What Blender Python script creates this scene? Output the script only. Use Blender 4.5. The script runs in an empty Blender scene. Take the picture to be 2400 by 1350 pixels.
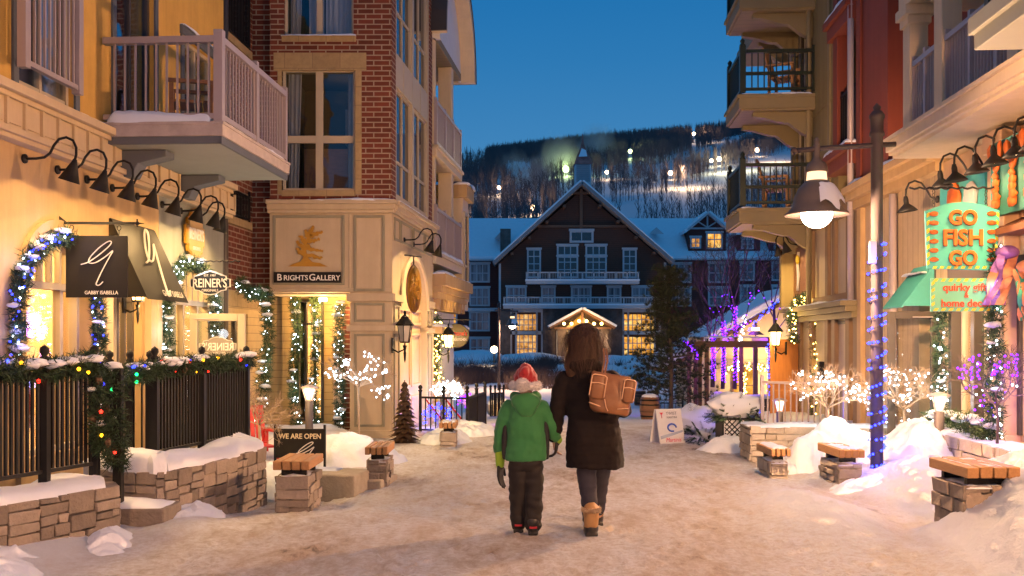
import bpy, math, random
import numpy as np
from mathutils import Vector, Matrix, noise as mnoise
C = bpy.context.scene.collection
SC = bpy.context.scene
R = math.radians
PI = math.pi
FPX, CH = 2333.0, 1.56            # focal length in photo pixels, camera height

# ------------------------------------------------------------------ camera, sky, exposure
cam_d = bpy.data.cameras.new('camera')
cam = bpy.data.objects.new('camera', cam_d); C.objects.link(cam)
cam.location = (0, 0, CH); cam.rotation_euler = (R(90), 0, 0)
cam_d.sensor_width = 36; cam_d.lens = 36 * FPX / 2400.0
cam_d.shift_y = 125 / 2400.0
cam_d.clip_start = 0.05; cam_d.clip_end = 4000
SC.camera = cam
SC.view_settings.view_transform = 'Standard'
try: SC.view_settings.look = 'None'
except Exception: pass
SC.view_settings.exposure = 0.42; SC.view_settings.gamma = 1.0
SC.view_settings.use_curve_mapping = False
try:
    SC.cycles.use_denoising = True
    SC.cycles.sample_clamp_indirect = 2.5
    SC.cycles.sample_clamp_direct = 12
    SC.cycles.max_bounces = 6; SC.cycles.diffuse_bounces = 3; SC.cycles.glossy_bounces = 3
    SC.cycles.transparent_max_bounces = 12; SC.cycles.transmission_bounces = 4
    SC.cycles.caustics_reflective = False; SC.cycles.caustics_refractive = False
except Exception: pass

W = bpy.data.worlds.new('World'); SC.world = W; W.use_nodes = True
wn = W.node_tree; wn.nodes.clear()
def wnode(t, **k):
    n = wn.nodes.new(t)
    for a, b in k.items(): setattr(n, a, b)
    return n
wo = wnode('ShaderNodeOutputWorld'); wb = wnode('ShaderNodeBackground')
wt = wnode('ShaderNodeTexCoord'); ws = wnode('ShaderNodeSeparateXYZ'); wr = wnode('ShaderNodeValToRGB')
wn.links.new(wt.outputs['Generated'], ws.inputs[0]); wn.links.new(ws.outputs['Z'], wr.inputs[0])
els = wr.color_ramp.elements                       # dusk sky by height above the horizon
els[0].position = 0.0; els[0].color = (.085, .20, .36, 1)
els[1].position = 1.0; els[1].color = (.025, .15, .35, 1)
for p, c in ((.12, (.085, .27, .52, 1)), (.20, (.050, .235, .51, 1)), (.27, (.028, .20, .48, 1)), (.34, (.014, .17, .45, 1)), (.62, (.022, .15, .36, 1))):
    e = els.new(p); e.color = c
wn.links.new(wr.outputs[0], wb.inputs[0]); wb.inputs[1].default_value = 0.72
wn.links.new(wb.outputs[0], wo.inputs[0])

# ------------------------------------------------------------------ helpers
def P(px, py, D):                       # a point D metres in front of the camera
    return Vector(((px - 1200) / FPX * D, D, CH + (800 - py) / FPX * D))
class Frame:                            # vertical plane: x runs along it, -y points out of it
    def __init__(s, x, y, ux, uy):
        l = math.hypot(ux, uy); s.o = Vector((x, y, 0)); s.u = Vector((ux / l, uy / l, 0))
        s.n = Vector((s.u.y, -s.u.x, 0)); s.rz = math.atan2(s.u.y, s.u.x)
    def pt(s, px, py, t=0.0):
        d = Vector(((px - 1200) / FPX, 1, (800 - py) / FPX))
        q = s.o + s.n * t
        k = q.dot(s.n) / d.dot(s.n)
        w = d * k
        return (w - s.o).dot(s.u), CH + w.z
    def S(s, px, t=0.0): return s.pt(px, 800, t)[0]
    def Z(s, px, py, t=0.0): return s.pt(px, py, t)[1]
    def w(s, a, t, z): return s.o + s.u * a + s.n * t + Vector((0, 0, z))
FL = Frame(-4.57, 9.5, .06, 1)          # yellow shop front
FB = Frame(-3.94, 16.2, 1, 0)           # gallery front
FS = Frame(-1.96, 16.2, .103, 1)        # gallery flank
FW = Frame(-1.55, 20.0, .107, 1)        # white balconies
FR = Frame(5.1, 10.0, -.06, -1)         # right-hand shop front (x runs towards the camera)

class MB:
    def __init__(s): s.v = []; s.f = []
    def add(s, vs, fs):
        b = len(s.v); s.v.extend([tuple(q) for q in vs]); s.f.extend([tuple(b + i for i in q) for q in fs]); return s
    BF = [(0, 3, 2, 1), (4, 5, 6, 7), (0, 1, 5, 4), (1, 2, 6, 5), (2, 3, 7, 6), (3, 0, 4, 7)]
    def box(s, x0, x1, y0, y1, z0, z1):
        return s.add([(x0, y0, z0), (x1, y0, z0), (x1, y1, z0), (x0, y1, z0), (x0, y0, z1), (x1, y0, z1), (x1, y1, z1), (x0, y1, z1)], s.BF)
    def fb(s, s0, s1, t0, t1, z0, z1): return s.box(s0, s1, -t1, -t0, z0, z1)      # frame box, t points out
    def obox(s, c, size, M):
        c = Vector(c); h = [k / 2 for k in size]
        vs = [c + M @ Vector((a * h[0], b * h[1], e * h[2])) for e in (-1, 1) for a, b in ((-1, -1), (1, -1), (1, 1), (-1, 1))]
        return s.add(vs, s.BF)
    def tube(s, pts, r, n=6, cap=True):
        pts = [Vector(p) for p in pts]; m = len(pts)
        rs = r if isinstance(r, (list, tuple)) else [r] * m
        vs = []; up = None
        for i, p in enumerate(pts):
            d = (pts[min(i + 1, m - 1)] - pts[max(i - 1, 0)])
            if d.length < 1e-9: d = Vector((0, 0, 1))
            d.normalize()
            if up is None:
                up = Vector((0, 0, 1)) if abs(d.z) < .9 else Vector((1, 0, 0))
            a = (up - d * up.dot(d))
            if a.length < 1e-6: a = Vector((1, 0, 0)) - d * d.x
            a.normalize(); up = a; b = d.cross(a)
            for k in range(n):
                t = 2 * PI * k / n
                vs.append(p + (a * math.cos(t) + b * math.sin(t)) * rs[i])
        fs = [(i * n + k, i * n + (k + 1) % n, (i + 1) * n + (k + 1) % n, (i + 1) * n + k) for i in range(m - 1) for k in range(n)]
        if cap: fs += [tuple(range(n - 1, -1, -1)), tuple((m - 1) * n + k for k in range(n))]
        return s.add(vs, fs)
    def bar(s, p, q, r, n=6, r2=None): return s.tube([p, q], [r, r if r2 is None else r2], n)
    def lathe(s, prof, c=(0, 0, 0), n=16, M=None):      # prof: (radius, height)
        c = Vector(c); vs = []
        for r, z in prof:
            for k in range(n):
                t = 2 * PI * k / n
                q = Vector((r * math.cos(t), r * math.sin(t), z))
                vs.append(c + (M @ q if M else q))
        m = len(prof)
        fs = [(i * n + k, i * n + (k + 1) % n, (i + 1) * n + (k + 1) % n, (i + 1) * n + k) for i in range(m - 1) for k in range(n)]
        if prof[0][0] > 1e-4: fs.append(tuple(range(n - 1, -1, -1)))
        if prof[-1][0] > 1e-4: fs.append(tuple((m - 1) * n + k for k in range(n)))
        return s.add(vs, fs)
    def ext(s, poly, a, b, plane='xz'):                 # extruded outline
        m = len(poly)
        g = {'xz': lambda p, k: (p[0], k, p[1]), 'yz': lambda p, k: (k, p[0], p[1]), 'xy': lambda p, k: (p[0], p[1], k)}[plane]
        vs = [g(p, a) for p in poly] + [g(p, b) for p in poly]
        return s.add(vs, [tuple(range(m - 1, -1, -1)), tuple(range(m, 2 * m))] + [(i, (i + 1) % m, m + (i + 1) % m, m + i) for i in range(m)])
    def strip(s, pa, pb): # quads between two point rows
        m = len(pa)
        return s.add(list(pa) + list(pb), [(i, i + 1, m + i + 1, m + i) for i in range(m - 1)])
    def ball(s, c, r, n=8, m=6, sc=(1, 1, 1), amp=0, seed=0):
        c = Vector(c); vs = []
        for i in range(m + 1):
            th = PI * i / m
            for k in range(n):
                t = 2 * PI * k / n
                q = Vector((math.sin(th) * math.cos(t), math.sin(th) * math.sin(t), math.cos(th)))
                f = r * (1 + (amp * mnoise.noise(q * 2.3 + Vector((seed * 3.1, seed, 0))) if amp else 0))
                vs.append(c + Vector((q.x * sc[0] * f, q.y * sc[1] * f, q.z * sc[2] * f)))
        return s.add(vs, [(i * n + k, (i + 1) * n + k, (i + 1) * n + (k + 1) % n, i * n + (k + 1) % n) for i in range(m) for k in range(n)])
    def text(s, txt, cx, cz, h, t=0.0, ext=.006, maxw=None, flip=False, shear=0, bold=0):   # lettering on the -y side
        cu = bpy.data.curves.new('t', 'FONT'); cu.body = txt; cu.extrude = ext; cu.resolution_u = 3; cu.shear = shear; cu.offset = bold
        o = bpy.data.objects.new('t', cu); C.objects.link(o)
        dg = bpy.context.evaluated_depsgraph_get()
        me = bpy.data.meshes.new_from_object(o.evaluated_get(dg))
        vs = np.array([v.co[:] for v in me.vertices]); fs = [tuple(p.vertices) for p in me.polygons]
        bpy.data.objects.remove(o); bpy.data.curves.remove(cu); bpy.data.meshes.remove(me)
        lo, hi = vs.min(0), vs.max(0)
        capk = 0.70
        k = h / capk; kx = k
        if maxw and (hi[0] - lo[0]) * k > maxw: kx = maxw / (hi[0] - lo[0])
        x = (vs[:, 0] - (lo[0] + hi[0]) / 2) * kx * (-1 if flip else 1) + cx
        z = (vs[:, 1] - capk / 2) * k + cz
        y = -t - ext - vs[:, 2]
        return s.add(list(zip(x, y, z)), fs)
    def build(s, name, mat=None, parent=None, smooth=False, bevel=0, M=None):
        me = bpy.data.meshes.new(name); me.from_pydata(s.v, [], s.f); me.validate(); me.update()
        o = bpy.data.objects.new(name, me); C.objects.link(o)
        if mat: me.materials.append(mat)
        if smooth: me.polygons.foreach_set('use_smooth', [True] * len(me.polygons))
        if parent: o.parent = parent
        if M is not None: o.matrix_world = M
        if bevel:
            b = o.modifiers.new('soft', 'BEVEL'); b.width = bevel; b.segments = 2; b.limit_method = 'ANGLE'; b.angle_limit = R(50)
        return o
def tag(o, label=None, cat=None, group=None, kind=None):
    for k, v in (('label', label), ('category', cat), ('group', group), ('kind', kind)):
        if v: o[k] = v
    return o
def thing(name, label, cat, loc=(0, 0, 0), rz=0, group=None):
    o = bpy.data.objects.new(name, None); C.objects.link(o); o.empty_display_size = .1
    o.location = loc; o.rotation_euler = (0, 0, rz)
    return tag(o, label, cat, group)
def dup(root, loc, rz, label=None):
    def cp(o, par):
        c = o.copy(); C.objects.link(c); c.parent = par
        for ch in list(o.children): cp(ch, c)
        return c
    r = cp(root, None); r.location = loc; r.rotation_euler = (0, 0, rz)
    if label: r['label'] = label
    return r
def lamp(kind, name, parent, loc, energy, col, radius=.05, spot=None, blend=.6, aim=None):
    l = bpy.data.lights.new(name, kind); l.energy = energy * (1 if name == 'floodlight_light' else 2.0 if name == 'string_glow' else 4.3); l.color = col; l.shadow_soft_size = radius
    if spot: l.spot_size = R(spot); l.spot_blend = blend
    o = bpy.data.objects.new(name, l); C.objects.link(o); o.location = loc
    if parent: o.parent = parent
    if aim: o.rotation_euler = Vector(aim).to_track_quat('-Z', 'Y').to_euler()
    return o
_BM = {}
def bulb_mesh(key, r, mat):
    if key not in _BM:
        b = MB(); b.ball((0, 0, 0), r, 6, 4); me = bpy.data.meshes.new('bulb'); me.from_pydata(b.v, [], b.f); me.materials.append(mat); _BM[key] = me
    return _BM[key]
def bulbs(parent, pts, r, mat):
    me = bulb_mesh((round(r, 4), mat.name), r, mat)
    for p in pts[:100]:
        o = bpy.data.objects.new('bulb', me); C.objects.link(o); o.parent = parent; o.location = p

# ------------------------------------------------------------------ materials
def rgb(c): return (c[0], c[1], c[2], 1)
class NM:
    def __init__(s, name):
        s.m = bpy.data.materials.new(name); s.m.use_nodes = True; s.t = s.m.node_tree; s.t.nodes.clear()
        s.out = s.n('ShaderNodeOutputMaterial')
    def n(s, t, **k):
        q = s.t.nodes.new(t)
        for a, b in k.items(): setattr(q, a, b)
        return q
    def l(s, a, b): s.t.links.new(a, b)
    def math(s, op, a, b=None):
        q = s.n('ShaderNodeMath', operation=op)
        for i, x in enumerate((a, b)):
            if x is None: continue
            if isinstance(x, (int, float)): q.inputs[i].default_value = x
            else: s.l(x, q.inputs[i])
        return q.outputs[0]
    def noise(s, vec, scale, detail=4, rough=.55):
        q = s.n('ShaderNodeTexNoise'); q.inputs['Scale'].default_value = scale; q.inputs['Detail'].default_value = detail; q.inputs['Roughness'].default_value = rough
        if vec is not None: s.l(vec, q.inputs['Vector'])
        return q.outputs[0]
    def ramp(s, fac, stops):
        q = s.n('ShaderNodeValToRGB'); e = q.color_ramp.elements
        e[0].position = stops[0][0]; e[0].color = rgb(stops[0][1]); e[1].position = stops[-1][0]; e[1].color = rgb(stops[-1][1])
        for p, c in stops[1:-1]: k = e.new(p); k.color = rgb(c)
        s.l(fac, q.inputs[0]); return q.outputs[0]
    def mix(s, fac, a, b):
        q = s.n('ShaderNodeMix', data_type='RGBA')
        for i, x in ((0, fac), (6, a), (7, b)):
            if isinstance(x, (int, float)): q.inputs[i].default_value = x
            elif isinstance(x, tuple): q.inputs[i].default_value = rgb(x)
            else: s.l(x, q.inputs[i])
        return q.outputs[2]
    def scale(s, col, f):
        q = s.n('ShaderNodeVectorMath', operation='SCALE')
        if isinstance(col, tuple): q.inputs[0].default_value = col[:3]
        else: s.l(col, q.inputs[0])
        s.l(f, q.inputs['Scale']); return q.outputs[0]
    def coord(s, st=None):
        q = s.n('ShaderNodeTexCoord').outputs['Object']
        if st:
            m = s.n('ShaderNodeMapping'); m.inputs['Scale'].default_value = st; s.l(q, m.inputs[0]); q = m.outputs[0]
        return q
    def bump(s, h, strength, dist=.01, prev=None):
        q = s.n('ShaderNodeBump'); q.inputs['Strength'].default_value = strength; q.inputs['Distance'].default_value = dist
        s.l(h, q.inputs['Height'])
        if prev is not None: s.l(prev, q.inputs['Normal'])
        return q.outputs[0]
    def bsdf(s, col, rough=.6, nrm=None, metal=0, spec=.5, sheen=0, **k):
        q = s.n('ShaderNodeBsdfPrincipled')
        if isinstance(col, tuple): q.inputs['Base Color'].default_value = rgb(col)
        else: s.l(col, q.inputs['Base Color'])
        if isinstance(rough, (int, float)): q.inputs['Roughness'].default_value = rough
        else: s.l(rough, q.inputs['Roughness'])
        q.inputs['Metallic'].default_value = metal; q.inputs['Specular IOR Level'].default_value = spec
        if sheen: q.inputs['Sheen Weight'].default_value = sheen
        if nrm is not None: s.l(nrm, q.inputs['Normal'])
        s.l(q.outputs[0], s.out.inputs[0]); return q
def pm(name, col, rough=.65, var=.18, vs=5, bump=.25, bs=60, metal=0, island=0, st=None, spec=.4, dist=.006, sheen=0, weather=0):
    m = NM(name); v = m.coord(st)
    f = m.math('ADD', m.math('MULTIPLY', m.math('SUBTRACT', m.noise(v, vs, 5, .65), .5), var * 2.6), 1)
    if weather:
        v2 = m.coord((2.6, 2.6, .22)); f = m.math('MULTIPLY', f, m.math('ADD', m.math('MULTIPLY', m.math('SUBTRACT', m.noise(v2, 2.2, 6, .7), .5), weather * 3), 1))
    if island:
        g = m.n('ShaderNodeNewGeometry').outputs['Random Per Island']
        f = m.math('MULTIPLY', f, m.math('ADD', m.math('MULTIPLY', g, island), 1 - island / 2))
    nb = m.bump(m.noise(v, bs, 3, .6), bump, dist) if bump else None
    m.bsdf(m.scale(tuple(col), f), rough, nb, metal, spec, sheen)
    return m.m
def em(name, col, strength, sample=False):
    m = NM(name); e = m.n('ShaderNodeEmission'); e.inputs[0].default_value = rgb(col); e.inputs[1].default_value = strength
    m.l(e.outputs[0], m.out.inputs[0])
    try: m.m.cycles.emission_sampling = 'AUTO' if sample else 'NONE'
    except Exception: pass
    return m.m
def brick(name, c1, c2, mortar, bw=.26, bh=.084, mo=.011, st=1):
    m = NM(name); tc = m.coord(); sp = m.n('ShaderNodeSeparateXYZ'); m.l(tc, sp.inputs[0])
    cb = m.n('ShaderNodeCombineXYZ'); m.l(m.math('ADD', sp.outputs[0], sp.outputs[1]), cb.inputs[0]); m.l(sp.outputs[2], cb.inputs[1])
    b = m.n('ShaderNodeTexBrick'); m.l(cb.outputs[0], b.inputs['Vector'])
    b.inputs['Scale'].default_value = 1; b.inputs['Brick Width'].default_value = bw; b.inputs['Row Height'].default_value = bh
    b.inputs['Mortar Size'].default_value = mo; b.inputs['Mortar Smooth'].default_value = .2; b.inputs['Bias'].default_value = -.1
    b.inputs['Color1'].default_value = rgb(c1); b.inputs['Color2'].default_value = rgb(c2); b.inputs['Mortar'].default_value = rgb(mortar)
    f = m.math('ADD', m.math('MULTIPLY', m.noise(tc, 9, 5, .7), .7), .62)
    n = m.bump(b.outputs['Fac'], -.8, .012); n = m.bump(m.noise(tc, 90, 3), .25, .004, n)
    m.bsdf(m.scale(b.outputs['Color'], f), .85, n, 0, .25); return m.m
def planks(name, col, pitch=.12, axis=2, gap=.08, rough=.7):
    m = NM(name); tc = m.coord(); sp = m.n('ShaderNodeSeparateXYZ'); m.l(tc, sp.inputs[0])
    fr = m.math('FRACT', m.math('DIVIDE', sp.outputs[axis], pitch))
    k = m.math('LESS_THAN', fr, gap)
    f = m.math('ADD', m.math('MULTIPLY', m.noise(tc, 4, 5, .7), .45), .76)
    f = m.math('MULTIPLY', f, m.math('SUBTRACT', 1, m.math('MULTIPLY', k, .55)))
    n = m.bump(fr, .5, .012); n = m.bump(m.noise(tc, 60, 3), .2, .004, n)
    m.bsdf(m.scale(tuple(col), f), rough, n, 0, .3); return m.m
def glass(name, tint=(.9, .95, 1), refl=.28, rough=.02):
    m = NM(name); tr = m.n('ShaderNodeBsdfTransparent'); tr.inputs[0].default_value = rgb(tint)
    gl = m.n('ShaderNodeBsdfGlossy'); gl.inputs['Roughness'].default_value = rough; gl.inputs[0].default_value = (1, 1, 1, 1)
    tc = m.coord(); m.l(m.bump(m.noise(tc, 1.6, 2), .12, .05), gl.inputs['Normal'])
    lw = m.n('ShaderNodeLayerWeight'); lw.inputs[0].default_value = .35
    fac = m.math('ADD', m.math('MULTIPLY', lw.outputs['Fresnel'], .6), refl * .3)
    mx = m.n('ShaderNodeMixShader'); m.l(fac, mx.inputs[0]); m.l(tr.outputs[0], mx.inputs[1]); m.l(gl.outputs[0], mx.inputs[2])
    m.l(mx.outputs[0], m.out.inputs[0]); return m.m
def snow(name, col=(.80, .83, .88), bs=28, strength=.5, dist=.03):
    m = NM(name); v = m.coord()
    n = m.bump(m.noise(v, bs * .35, 4, .6), strength * .8, dist * 1.5); n = m.bump(m.noise(v, bs * 3, 4, .7), strength * .6, dist * .3, n)
    f = m.math('ADD', m.math('MULTIPLY', m.noise(v, 3, 5), .14), .93)
    m.bsdf(m.scale(tuple(col), f), .75, n, 0, .25); return m.m

M = {}
M['snow'] = snow('snow'); M['snow_fine'] = snow('snow_fine', bs=60, strength=.35, dist=.012)
M['yellow'] = pm('yellow_stucco', (.60, .36, .085), .9, .2, 2.2, .7, 120, dist=.008, weather=.18)
M['tan'] = pm('tan_stucco', (.44, .30, .145), .85, .2, 1.6, .5, 130, dist=.006, weather=.2)
M['sage'] = pm('grey_green_stucco', (.22, .23, .20), .85, .2, 1.6, .5, 130, dist=.006, weather=.2)
M['beige'] = pm('beige_trim_paint', (.56, .43, .26), .6, .12, 3, .15, 40, weather=.13)
M['cream'] = pm('cream_paint', (.60, .49, .33), .6, .1, 3, .15, 40, weather=.12)
M['greige'] = pm('greige_panel', (.43, .345, .23), .6, .1, 3, .2, 70, weather=.12)
M['oliveline'] = pm('olive_grey_trim', (.22, .20, .14), .6, .1, 5, .1)
M['bluegrey'] = pm('blue_grey_trim', (.085, .10, .125), .6, .15, 5, .15)
M['rail'] = pm('mauve_grey_rail', (.40, .34, .34), .35, .08, 5, .05, metal=.3)
M['concrete'] = pm('mauve_concrete', (.42, .36, .33), .85, .3, 6, .5, 70)
M['soffit'] = pm('green_grey_soffit', (.30, .32, .27), .7, .1, 3, .1)
M['brick'] = brick('red_brick', (.150, .038, .023), (.085, .024, .016), (.27, .215, .16))
M['tanstone'] = brick('tan_stone', (.34, .25, .13), (.29, .21, .11), (.22, .16, .09), .45, .3, .006)
M['tanside'] = planks('tan_siding', (.50, .36, .16), .13, 2, .07)
M['winframe'] = pm('taupe_window_frame', (.42, .36, .26), .5, .08, 4, .05)
M['white'] = pm('white_paint', (.72, .71, .69), .55, .1, 4, .1)
M['dkframe'] = pm('dark_bronze_frame', (.05, .042, .036), .4, .1, 5, .05)
M['glass'] = glass('window_glass', refl=.06); M['clear'] = glass('shop_glass', (.97, .97, .95), .12)
M['black'] = pm('black_iron', (.005, .005, .006), .6, .2, 20, .2, 80, spec=.25)
M['lampmetal'] = pm('bronze_lamp_metal', (.13, .105, .09), .5, .15, 12, .1, metal=.2)
M['pole'] = pm('taupe_pole_paint', (.040, .030, .033), .6, .1, 8, .1)
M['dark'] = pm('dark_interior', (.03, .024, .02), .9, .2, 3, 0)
M['room'] = pm('room_plaster', (.62, .47, .28), .9, .15, 2, 0)
M['curtain'] = pm('grey_curtain', (.45, .43, .42), .9, .2, 3, .2, 30, st=(6, 6, .4))
M['wood'] = pm('brown_wood', (.16, .075, .035), .5, .3, 6, .2, st=(1, 1, 6))
M['door_wood'] = pm('orange_door_wood', (.42, .17, .04), .45, .25, 5, .2, st=(5, 5, .7))
M['slat'] = pm('cedar_slat', (.36, .19, .075), .6, .3, 9, .4, 50, island=.25, st=(6, 1, 6))
M['stone'] = pm('brown_ledgestone', (.235, .195, .16), .9, .35, 9, .9, 38, island=.7, dist=.014)
M['palestone'] = pm('pale_ledgestone', (.42, .36, .28), .9, .3, 9, .9, 38, island=.5, dist=.014)
M['olive'] = pm('olive_stucco', (.19, .15, .065), .85, .15, 2, .5, 120, weather=.2)
M['olivepaint'] = pm('olive_paint', (.19, .155, .080), .65, .12, 4, .15)
M['olivesoffit'] = planks('olive_soffit_boards', (.22, .18, .11), .22, 0, .04)
M['grn_rail'] = pm('dark_green_rail', (.020, .028, .018), .4, .15, 8, .1, metal=.3)
M['redpaint'] = pm('rust_red_paint', (.155, .032, .017), .7, .15, 3, .3, 90, weather=.18)
M['teal'] = pm('teal_paint', (.028, .17, .155), .55, .2, 5, .2, 30)
M['tealsign'] = pm('turquoise_sign_paint', (.08, .46, .43), .5, .14, 6, .2, 30)
M['mint'] = pm('mint_sign_paint', (.18, .52, .34), .5, .1, 6, .15, 30)
M['orange'] = pm('orange_paint', (.72, .17, .03), .5, .25, 14, .3, 30)
M['yellowpaint'] = pm('yellow_paint', (.80, .62, .05), .5, .1, 8, .1)
M['peach'] = pm('peach_paint', (.62, .42, .25), .6, .1, 3, .15, 60, weather=.12)
M['rust'] = pm('rust_awning', (.30, .10, .05), .7, .2, 5, .2)
M['gold'] = pm('gold_leaf', (.40, .20, .02), .4, .15, 14, .1, metal=.25)
M['offwhite'] = pm('sign_white', (.78, .75, .68), .5, .08, 8, 0)
M['signblack'] = pm('sign_black', (.008, .007, .007), .6, .3, 6, .05, spec=.2); M['navy'] = pm('sign_navy', (.014, .018, .03), .6, .2, 6, .05, spec=.2)
M['pine'] = pm('garland_needles', (.018, .042, .018), .75, .4, 12, 0, island=.9)
M['cedar'] = pm('green_boughs', (.030, .060, .018), .75, .4, 12, 0, island=.9)
M['bark'] = pm('grey_brown_bark', (.11, .08, .065), .9, .3, 14, .4)
M['twig'] = pm('pale_frosted_twig', (.30, .22, .15), .8, .2, 14, .1)
M['darktwig'] = pm('dark_twig', (.075, .052, .05), .85, .3, 14, .1)
M['redplastic'] = pm('red_painted_wood', (.42, .02, .02), .45, .15, 6, .05)
M['rustmetal'] = pm('brown_sheet_metal', (.085, .052, .03), .5, .3, 10, .1, metal=.5)
WARM = (1, .60, .23); WARM2 = (1, .66, .34); WHITE = (.80, .90, 1)
M['b_white'] = em('bulb_white', (.75, .90, 1), 22); M['b_blue'] = em('bulb_blue', (.018, .03, 1), 11); M['b_purple'] = em('bulb_purple', (.16, .012, 1), 7)
M['b_warm'] = em('bulb_warm', (1, .62, .14), 18)
M['b_red'] = em('bulb_red', (1, .02, .01), 7); M['b_green'] = em('bulb_green', (.01, .85, .15), 6); M['b_amber'] = em('bulb_amber', (1, .45, .01), 7); M['b_orange'] = em('bulb_orange', (1, .12, .01), 7)
M['glow'] = em('lamp_glow', (1, .72, .42), 14); M['glow_mid'] = em('bollard_glow', (1, .68, .38), 5); M['glow_dim'] = em('lamp_glow_dim', (1, .62, .34), 1.6); M['glow_white'] = em('street_lamp_glow', (1, .80, .60), 22); M['glow_soft'] = em('lantern_glow', (1, .60, .22), 7)
# ------------------------------------------------------------------ snow-covered ground
def vnoise(x, y, seed=0):
    xi = np.floor(x).astype(int); yi = np.floor(y).astype(int); xf = x - xi; yf = y - yi
    def h(a, b):
        n = (a * 374761393 + b * 668265263 + seed * 974634777) & 0x7fffffff
        n = ((n ^ (n >> 13)) * 1274126177) & 0x7fffffff
        return ((n ^ (n >> 16)) & 0xffff) / 65535.0
    u = xf * xf * (3 - 2 * xf); v = yf * yf * (3 - 2 * yf)
    return (h(xi, yi) * (1 - u) + h(xi + 1, yi) * u) * (1 - v) + (h(xi, yi + 1) * (1 - u) + h(xi + 1, yi + 1) * u) * v
def fbm(x, y, seed=0, o=4):
    s = 0; a = .5
    for k in range(o): s = s + a * (vnoise(x * 2 ** k, y * 2 ** k, seed + k) - .5); a *= .5
    return s
def sstep(a, b, x):
    t = np.clip((x - a) / (b - a), 0, 1); return t * t * (3 - 2 * t)
def base_z(x, y):                         # the lie of the street: level near by, dipping towards the pond
    z = -.75 * sstep(15, 36, y) + .75 * sstep(62, 100, y)
    z = z - .20 * np.exp(-((x + 2.6) / 1.0) ** 2 - ((y - 10.6) / 1.3) ** 2)
    return z
def bank(x, y):                           # ploughed snow along both edges of the street
    b = .62 * sstep(2.75, 4.3, x + (y - 7.0) * -.10) * (1 - sstep(7.6, 8.6, y))
    b = np.maximum(b, .30 * sstep(3.1, 4.2, x) * (1 - sstep(12, 15, y)) * sstep(7.5, 8.5, y))
    b = np.maximum(b, .16 * np.exp(-((x - 2.75) / .5) ** 2 - ((y - 8.9) / 1.2) ** 2))
    l = -2.62 - .0 * y
    b = np.maximum(b, .12 * (1 - sstep(-3.75, -3.0, x)) * (1 - sstep(8.4, 9.1, y)))
    b = np.maximum(b, .07 * np.exp(-((x + 2.72) / .28) ** 2 - ((y - 8.35) / .45) ** 2))
    b = np.maximum(b, .14 * (1 - sstep(-3.2, -2.5, x)) * sstep(10.2, 11.5, y) * (1 - sstep(17, 19, y)))
    b = np.maximum(b, .25 * (sstep(4.2, 5.0, x)) * sstep(12, 14, y) * (1 - sstep(20, 24, y)))
    return b
rng = np.random.default_rng(4)
xs = np.concatenate([-np.geomspace(6, 420, 34)[::-1], np.linspace(-5.9, 5.9, 430), np.geomspace(6, 420, 34)])
ys = [3.0]
while ys[-1] < 320:
    d = ys[-1]; ys.append(d + (.25 if d < 5.5 else max(.026, .0042 * d) if d < 17 else .018 * d if d < 40 else .05 * d))
ys = np.array(ys)
GX, GY = np.meshgrid(xs, ys)
BK = bank(GX, GY)
GZ = base_z(GX, GY) + BK * (1 + .9 * fbm(GX * 1.6, GY * 1.6, 3)) + .035 * fbm(GX * .9, GY * .9, 11) * sstep(2, 5, GY)
lumpy = np.clip(BK * 6, .0, 1)
near = (GY < 18) & (np.abs(GX) < 6)
GZ = GZ + np.where(near, .022 * fbm(GX * 4.5, GY * 3.2, 7) * (.8 + lumpy) + .045 * fbm(GX * 7, GY * 7, 21, 4) * lumpy + .016 * fbm(GX * 13, GY * 8, 31, 3), 0)
ix = np.arange(len(xs))
LB = GZ.copy()
def lump(cx, cy, r, hgt=.7):              # one clod of ploughed snow
    i0, i1 = np.searchsorted(xs, [cx - r, cx + r]); j0, j1 = np.searchsorted(ys, [cy - r, cy + r])
    if i1 - i0 < 2 or j1 - j0 < 2: return
    gx = GX[j0:j1, i0:i1]; gy = GY[j0:j1, i0:i1]
    q = 1 - ((gx - cx) ** 2 + (gy - cy) ** 2) / r ** 2
    jj = np.argmin(abs(ys - cy)); ii = np.argmin(abs(xs - cx))
    top = LB[jj, ii] + np.sqrt(np.clip(q, 0, 1)) * r * hgt - r * .25
    GZ[j0:j1, i0:i1] = np.maximum(GZ[j0:j1, i0:i1], np.where(q > 0, top, -9))
k = 0
while k < 1100:
    cx = rng.uniform(-4.2, 4.8); cy = rng.uniform(6, 14)
    bb = float(bank(np.array(cx), np.array(cy)))
    if bb < .14 or rng.random() > .2 + bb * 2.5: continue
    lump(cx, cy, rng.choice([.026, .036, .05, .075], p=[.42, .34, .18, .06]) * rng.uniform(.8, 1.2), rng.uniform(.5, .95)); k += 1
for _ in range(40): lump(rng.uniform(-2.6, 3), rng.uniform(6.2, 13), rng.uniform(.03, .055), rng.uniform(.3, .6))
for _ in range(420):                      # boot prints
    cx, cy = rng.uniform(-2.4, 2.9), rng.uniform(6.3, 15); a = rng.normal() * .35; i0, i1 = np.searchsorted(xs, [cx - .2, cx + .2]); j0, j1 = np.searchsorted(ys, [cy - .2, cy + .2])
    gx = GX[j0:j1, i0:i1] - cx; gy = GY[j0:j1, i0:i1] - cy; u = gx * math.cos(a) + gy * math.sin(a); w = -gx * math.sin(a) + gy * math.cos(a); q = (u / .062) ** 2 + (w / .145) ** 2
    GZ[j0:j1, i0:i1] += np.where(q < 1, -.012 * (1 - q ** 3), np.where(q < 1.9, .007 * np.sin((q - 1) / .9 * PI), 0))
nx, ny = len(xs), len(ys)
me = bpy.data.meshes.new('ground')
vv = np.stack([GX.ravel(), GY.ravel(), GZ.ravel()], 1)
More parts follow.
